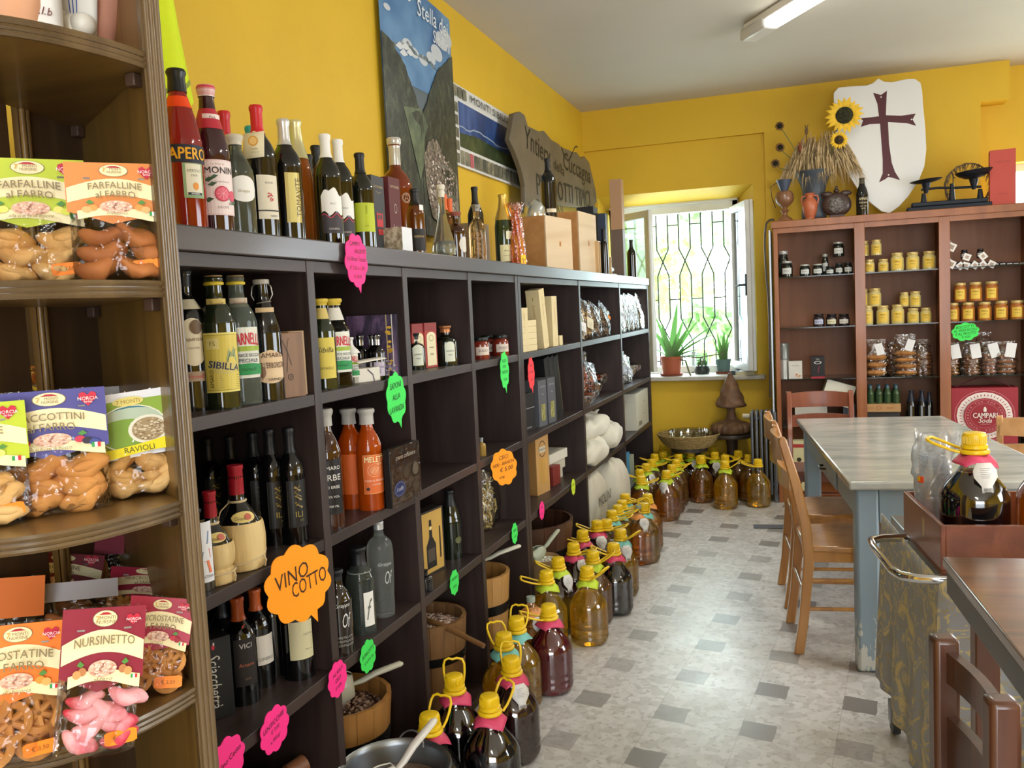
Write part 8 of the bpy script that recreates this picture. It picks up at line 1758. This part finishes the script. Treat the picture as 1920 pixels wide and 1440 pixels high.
# pitchers etc.
c, h = ctop(1470, 340, CY+.07)
t = thing('wooden_ewer', 'turned wooden ewer with dark funnel and thin handle, left end of cabinet top', 'ewer', c)
m = MB().use(wood('8a6040', '6a4630', 'z', 3, .35, coat=.3)); m.lathe(smooth_prof([(0, 0), (.055, 0), (.05, .015), (.022, .04), (.018, .06), (.03, .075), (.018, .09), (.022, .10), (.055, .13), (.064, .165), (.055, .20), (.04, .21), (0, .212)], 3), 28); m.build('turned_body', t)
MB().use(mat('4a5468', .4, metal=.3)).lathe([(.016, .20), (.052, .29), (.054, .29), (.02, .20)], 24, close=False).build('funnel', t); MB().use(mat('2a2622', .4)).tube([(-.04, 0, .28), (-.09, 0, .25), (-.085, 0, .18), (-.06, 0, .10)], .003, 6).build('handle', t)
c, h = ctop(1518, 362, CY+.07); TER = mat('b2603e', .45, coat=.3)
t = thing('terracotta_amphora', 'small glossy terracotta amphora with two handles on the cabinet', 'amphora', c)
MB().use(TER).lathe(smooth_prof([(0, 0), (.034, 0), (.03, .01), (.042, .04), (.052, .09), (.046, .125), (.028, .15), (.026, .165), (.036, .18), (.034, .18), (.02, .16), (0, .15)], 3), 28).build('pot_body', t)
for s in (-1, 1): MB().use(TER).tube([(s*.028, 0, .165), (s*.052, 0, .16), (s*.058, 0, .135), (s*.048, 0, .105)], .006, 8).build('handle', t)
c, h = ctop(1568, 345, CY+.08)
t = thing('round_plaque', 'dark round carved plaque with scalloped edge and small finial on the cabinet', 'ornament', c); m = MB().use(mat('3a2620', .4, coat=.2)); m.ell((0, 0, .09), .098, .028, .085, 28, 12); m.ell((0, 0, .185), .020, .015, .014, 12, 8); m.ell((0, 0, .205), .012, .010, .014, 10, 8); m.box(-.05, -.02, 0, .05, .02, .02)
for s in (-1, 1): m.ell((s*.06, 0, .165), .04, .014, .02, 12, 8)
m.build('plaque_body', t, bevel=.002); MB().use(mat('77706a', .5, h2='2e2824', nscale=60)).ell((0, -.022, .085), .055, .012, .055, 24, 8).build('dial', t)
c, h = ctop(1616, 334, CY+.05)
bottle('liqueur_bottle', 'dark liqueur bottle with pale lettering standing in front of the white shield', 'bottle', c, h, .040, 'slope', glass=GL_BLK, cap=mat('4a4030', .5), caph=.16, art=lambda t, rf, r, H: (lambda A: (A.text('AMARO', 0, .03, .018, 'c8bc98', bold=.04, maxw=.06), A.text('Nursino', 0, .005, .014, 'c8bc98', maxw=.055, shear=.2), A.text('EST 1920', 0, -.02, .008, 'c8bc98', maxw=.05), A.text('ERBE', 0, -.035, .008, 'c8bc98'), A.build(t, wrap(rf(.08)+.0008, fa(t.location, 12), .08))))(Art()))
# balance scale
c, h = ctop(1790, 318, CY+.10); SB = mat('22262e', .5, metal=.5)
t = thing('balance_scale', 'old black iron balance scale with two pans on the cabinet', 'scale', c)
W_ = lambda px, py: (lambda p: (p.x-c.x, 0, p.z-CT))(at_y(px, py, CY+.10))
m = MB().use(SB); a = W_(1700, 385); b = W_(1858, 385); m.box(a[0], -.05, .0, b[0], .05, .03); m.box(a[0]+.03, -.035, .03, b[0]-.02, .035, .06); m.build('iron_base', t, bevel=.006)
m = MB().use(SB); 
for px in (1732, 1785, 1838): p = W_(px, 375); m.tube([(p[0], 0, .05), (p[0], 0, .12 if px != 1785 else .17)], [.022, .012], 10)
m.tube([W_(1727, 356), W_(1760, 352), W_(1790, 352), W_(1840, 350)], .008, 8); m.tube([W_(1787, 360), W_(1787, 325)], .003, 6); m.build('beam', t)
for (x0, x1, yt, nm, dp) in ((1705, 1768, 341, 'flat_pan', .018), (1790, 1862, 324, 'scoop_pan', .05)):
    p0, p1 = W_(x0, yt), W_(x1, yt); cxm = (p0[0]+p1[0])/2; r = (p1[0]-p0[0])/2
    m = MB().use(SB); m.lathe([(0, -dp), (r*.5, -dp*.85), (r*.85, -dp*.4), (r, 0), (r*.97, .002), (r*.8, -dp*.35), (0, -dp+.004)], 28); m.xf(Matrix.Translation((cxm, 0, p0[2])) @ Matrix.Rotation(R(-5), 4, 'Y')); m.tube([(cxm, 0, p0[2]-dp), (cxm, 0, .12)], [.03, .012], 8); m.build(nm, t)
# wreath
pw = at_y(1815, 320, CY+.20); t = thing('twig_wreath', 'round wreath of thin dry twigs leaning behind the balance scale', 'wreath', (pw.x, CY+.20, CT)); r = (at_y(1857, 320, CY+.20).x-at_y(1769, 320, CY+.20).x)/2
m = MB().use(mat('6e5a40', .8)); rd = random.Random(3)
for k in range(4): m.tube([((r+rd.uniform(-.006, .006))*math.cos(a), rd.uniform(-.005, .005), r+.02+(r+rd.uniform(-.006, .006))*math.sin(a)) for a in [6.283*i/40 for i in range(40)]], .0028, 5, closed=True)
for k in range(150):
    a = rd.uniform(0, 6.283); p = Vector((r*math.cos(a), 0, r+.02+r*math.sin(a))); m.tube([p, p+Vector((rd.uniform(-.02, .02)-.015*math.cos(a), rd.uniform(-.02, .02), -.045+rd.uniform(-.01, .02)))], [.003, .001], 4)
m.build('twigs', t, fix=False)
c, h = ctop(1880, 280, CY+.06)
box_thing('red_box', 'tall salmon-red upright box at the right end of the cabinet top', 'box', c, .150, .10, h, R(-6), 'b8483c', art=lambda A, w, h: (A.text('PANETTONE', w*.5, h*.78, .012, '8a2f28', maxw=w*.6), A.text('NORCIA', w*.5, h*.2, .010, '8a2f28', maxw=w*.5)))
# open glass door edge and cable at the left side of the cabinet
t = thing('glass_door', 'narrow pale glass door standing open at the left side of the cabinet', 'door', (CX[0]-.018, CY+.01, 0)); m = MB().use(mat('c8d4e0', .25, metal=.2)).box(-.012, 0, .02, 0, .30, 1.95); m.build('door_edge', t, bevel=.002); 
MB().use(mat('8b959c', .1, metal=.6)).box(-.0135, .03, .06, -.0125, .27, 1.90).build('glass_pane', t)
P = [at_y(x, y, CY-.015) for x, y in ((1452, 412), (1443, 413), (1436, 424), (1434, 460), (1437, 520), (1441, 560), (1443, 640), (1444, 680), (1444, 745))]
tag(MB().use(mat('2c2420', .5)).tube(cr([Vector(p) for p in P], 4), .0065, 8).build('hanging_cable'), 'thick black cable looping down the left side of the cabinet', 'cable')
# ================================================================= WINDOW SILL AND BELOW
SZ = OZ0+.030
PL = lambda h: mat(h, .45, h2='7fae6a', nscale=8)
def pot(t, r0, r1, h, col, saucer=None):
    MB().use(mat(col, .6)).lathe([(0, 0), (r0, 0), (r1*.96, h*.85), (r1, h*.86), (r1*1.03, h), (r1*.93, h), (r1*.88, h*.86), (0, h*.84)], 28).build('plant_pot', t)
    if saucer: MB().use(mat(saucer, .6)).lathe([(0, 0), (r1*.95, 0), (r1*1.1, .018), (r1*1.05, .018), (r1*.9, .004), (0, .004)], 28).build('saucer', t)
    MB().use(mat('4a3a2c', .9)).lathe([(0, h*.86), (r1*.9, h*.86)], 20, close=False).build('soil', t)
def blade(m, base, d, L_, w, curl, seg=9, up=.8, thick=.25):
    d = Vector((d[0], d[1], 0)); s = Vector((.92, .3, 0)).normalized() if up >= .85 else Vector((-d.y, d.x, 0)).normalized(); pts = []; thick = .25 if up >= .85 else .7
    for i in range(seg+1):
        t_ = i/seg; p = Vector(base)+d*L_*(t_**1.2)*.9+Vector((0, 0, L_*(up*t_-curl*t_*t_))); ww = w*(1-t_**1.8)*(1 if t_ > .05 else .8)+.0006; n = Vector((0, 0, 1)).cross(s); pts.append((p-s*ww, p+Vector((0, 0, -ww*thick)), p+s*ww, p+Vector((0, 0, ww*thick*.2))))
    vs = [q for r_ in pts for q in r_]; m.add(vs, [(i*4+k, i*4+(k+1) % 4, i*4+4+(k+1) % 4, i*4+4+k) for i in range(seg) for k in range(4)], True)
p = at_z(1256, 706, SZ); t = thing('aloe_plant', 'spiky aloe plant in a terracotta pot at the left of the window sill', 'potted plant', (p.x+.0, p.y+.10, SZ))
pot(t, .065, .088, .155, 'a8583a', '8a4a34'); m = MB().use(leafmat('8fb87c')); rd = random.Random(4)
for (dx, dy, L_, w, cu, up) in ((.95, .05, .50, .026, .10, .75), (.9, -.15, .44, .028, .15, .62), (.15, .1, .46, .032, .0, 1.05), (-.5, 0, .40, .028, .15, .9), (.5, -.1, .38, .028, .1, .85), (.8, -.2, .34, .024, .25, .5), (-.8, .1, .30, .022, .3, .7), (-.2, -.2, .34, .028, .05, .95), (.75, .1, .36, .022, .0, .95), (.35, .2, .34, .024, 0, 1.0), (-.35, .1, .42, .024, .1, 1.0), (.6, -.3, .30, .022, .5, .5), (1.0, 0, .30, .020, .3, .4)): blade(m, (0, 0, .12), (dx, dy), L_, w, cu, up=up)
m.build('leaves', t); MB().use(mat('6a6a4a', .7)).tube([(0, 0, .14), (.10, -.03, .155), (.22, -.04, .14), (.36, -.03, .16), (.42, -.02, .16)], .005, 6).build('runner', t); MB().use(mat('6a6a4a', .7)).tube([(0, 0, .14), (.12, -.05, .12), (.15, -.06, .02), (.16, -.06, .0)], .007, 6).build('hanging_stem', t)
p = at_z(1355, 702, SZ); t = thing('snake_plant', 'snake plant with upright leaves in a grey-green pot on the window sill', 'potted plant', (p.x, p.y+.09, SZ)); pot(t, .045, .060, .115, '5f7a78', '8a4a34'); m = MB().use(leafmat('86b070'))
for (dx, dy, L_, w, up) in ((.1, 0, .24, .020, 1.05), (-.35, .1, .24, .018, 1.0), (.35, 0, .23, .018, 1.0), (-.65, 0, .24, .012, .85), (.75, .05, .26, .012, .8), (0, .2, .22, .018, 1.0), (-.2, -.1, .17, .018, 1.0), (.5, -.1, .20, .014, .9)): blade(m, (dx*.02, dy*.02, .09), (dx*.5, dy*.5), L_, w, 0, up=up)
m.build('leaves', t)
p = at_z(1315, 702, SZ); t = thing('cactus_jar', 'small cactus in a dark pot under a glass jar at the middle of the sill', 'potted plant', (p.x, p.y+.06, SZ)); MB().use(mat('2c3430', .4)).lathe([(0, 0), (.055, 0), (.062, .03), (.055, .062), (0, .065)], 24).build('plant_pot', t); m = MB().use(mat('5a7a4a', .7)); m.ell((0, 0, .10), .022, .022, .04, 10, 8); m.ell((.028, 0, .085), .014, .014, .025, 8, 6); m.ell((-.026, 0, .08), .012, .012, .02, 8, 6); m.build('cactus_body', t); MB().use(film('e8f4f0', gloss=.15, rough=.03, bump=0)).lathe([(.048, .05), (.056, .08), (.054, .15), (.046, .17)], 28, close=False).build('glass_jar', t)
p = at_z(1378, 704, SZ); box_thing('sill_box', 'small dark box beside the snake plant on the window sill', 'box', (p.x, p.y+.03, SZ), .06, .05, .035, 0, '3a4650')
p = at_z(1398, 704, SZ); t = box_thing('magazine_pile', 'blue and cream printed pile at the right end of the window sill', 'magazines', (p.x, p.y+.02, SZ), .13, .15, .03, R(20), 'c9c2a0', arts={'top': lambda A, w, h: (A.rect(0, 0, w, h, '6f8ab0'), A.rect(w*.2, h*.2, w*.8, h*.8, 'd8d2a8'))})
p = at_z(1298, 700, SZ); t = thing('sill_vase', 'tall grey cylinder vase behind the aloe on the window sill', 'vase', (p.x, p.y+.13, SZ)); MB().use(mat('a8b0ae', .3)).lathe([(0, 0), (.022, 0), (.022, .17), (.019, .17), (.019, .01), (0, .01)], 20).build('vase_body', t)
# basket on a stool with a glass bowl, carved tree on a small table, radiator
pb = at_y(1292, 820, 6.72); bz = pb.z; bx = pb.x
t = thing('round_stool', 'low dark stool carrying the wide woven basket under the window', 'stool', (bx, 6.72, 0)); MB().use(DTE).lathe([(0, bz-.10), (.14, bz-.10), (.14, bz-.07), (0, bz-.07)], 28).build('seat', t)
for lx, ly in ((-.835, 6.95), (-1.03, 6.95), (-1.035, 6.72), (-.83, 6.70)): MB().use(DTE).tube([((lx-bx)*.9, (ly-6.72)*.5, bz-.09), (lx-bx, ly-6.72, 0)], .010, 8).build('leg', t)
t = thing('woven_basket', 'wide shallow woven straw basket under the window', 'basket', (bx, 6.70, bz-.0695)); BS = mat('b39a68', .8, h2='8f7848', nscale=60)
m = MB().use(BS)
for k in range(9): z = .010+.0115*k; rr = .16+.075*(k/8)**.7; m.tube([(rr*math.cos(a), rr*math.sin(a), z) for a in [6.283*i/40 for i in range(40)]], .0068, 6, closed=True)
m.lathe([(0, .004), (.16, .006)], 30, close=False); m.build('coiled_straw', t)
t = thing('glass_dish', 'clear glass dish sitting inside the woven basket', 'dish', (bx, 6.70, bz-.055)); MB().use(film('e8eee0', gloss=.2, rough=.03, bump=0, tint=.93)).lathe([(0, .004), (.13, .004), (.150, .03), (.152, .115)], 36, close=False).build('dish_body', t)
py_ = 6.80; pt = at_y(1370, 700, py_); pm = at_y(1372, 812, py_)
t = thing('pedestal_table', 'small dark pedestal table under the carved tree', 'table', (pm.x, py_, 0)); MB().use(DTE).lathe([(0, pm.z-.03), (.15, pm.z-.03), (.155, pm.z-.015), (.15, pm.z), (0, pm.z)], 30).build('tabletop', t); MB().use(DTE).lathe([(.06, 0), (.055, .03), (.035, .06), (.03, .2), (.045, pm.z-.05), (.05, pm.z-.03)], 20).build('pedestal', t)
t = thing('carved_tree', 'carved brown wooden fir tree on a round pleated base below the window', 'carving', (pm.x, py_, pm.z+.001)); hh = pt.z-pm.z; CV = mat('7a5a40', .6, h2='5c4230', nscale=14, bump=.5, bscale=30)
m = MB().use(CV); m.lathe(smooth_prof([(0, 0), (.12, 0), (.15, .03), (.135, .07), (.06, .10), (.03, .115), (0, .116)], 3), 72); m.v = [(x*(1+.05*math.cos(20*math.atan2(y, x))), y*(1+.05*math.cos(20*math.atan2(y, x))), z) for x, y, z in m.v]; m.build('pleated_base', t)
m = MB().use(CV); m.lathe([(.045, .10), (.03, .16), (.035, .22)], 16, close=False); m.build('trunk', t)
m = MB().use(CV); z0 = .20; H4 = hh-z0; m.lathe(smooth_prof([(.0, z0), (.085, z0), (.112, z0+.02), (.080, z0+H4*.40), (.045, z0+H4*.75), (.022, hh-.02), (.014, hh), (0, hh+.004)], 4), 80); m.v = [(x*(1+.07*math.sin(3*math.atan2(y, x)+z*70)), y*(1+.07*math.sin(3*math.atan2(y, x)+z*70)), z) for x, y, z in m.v]; m.build('carved_crown', t)
# radiator; its dark grey is shade put into the colour
t = thing('radiator', 'cast iron radiator with shade in its dark grey colour, tall fins between window and cabinet', 'radiator', (-.41, 6.56, .06)); RM = mat('5c6068', .4, metal=.3)
for k in range(6):
    m = MB().use(RM); x = .032*k; m.prism([(-.11, .03), (-.09, 0), (.09, 0), (.11, .03), (.11, .57), (.09, .60), (-.09, .60), (-.11, .57)], x-.010, x+.008, 'x'); m.xf(Matrix.Rotation(0, 4, 'Z')); m.build('fin', t, bevel=.006)
m = MB().use(RM); m.tube([(-.02, 0, .06), (.18, 0, .06)], .016, 10); m.tube([(-.02, 0, .54), (.18, 0, .54)], .016, 10)
for x in (.0, .16): m.box(x-.012, -.08, -.06, x+.012, .08, 0)
m.build('pipes', t); MB().use(mat('c9bfa8', .4)).tube([(-.07, 0, .56), (-.02, 0, .56)], .018, 12).build('valve', t)
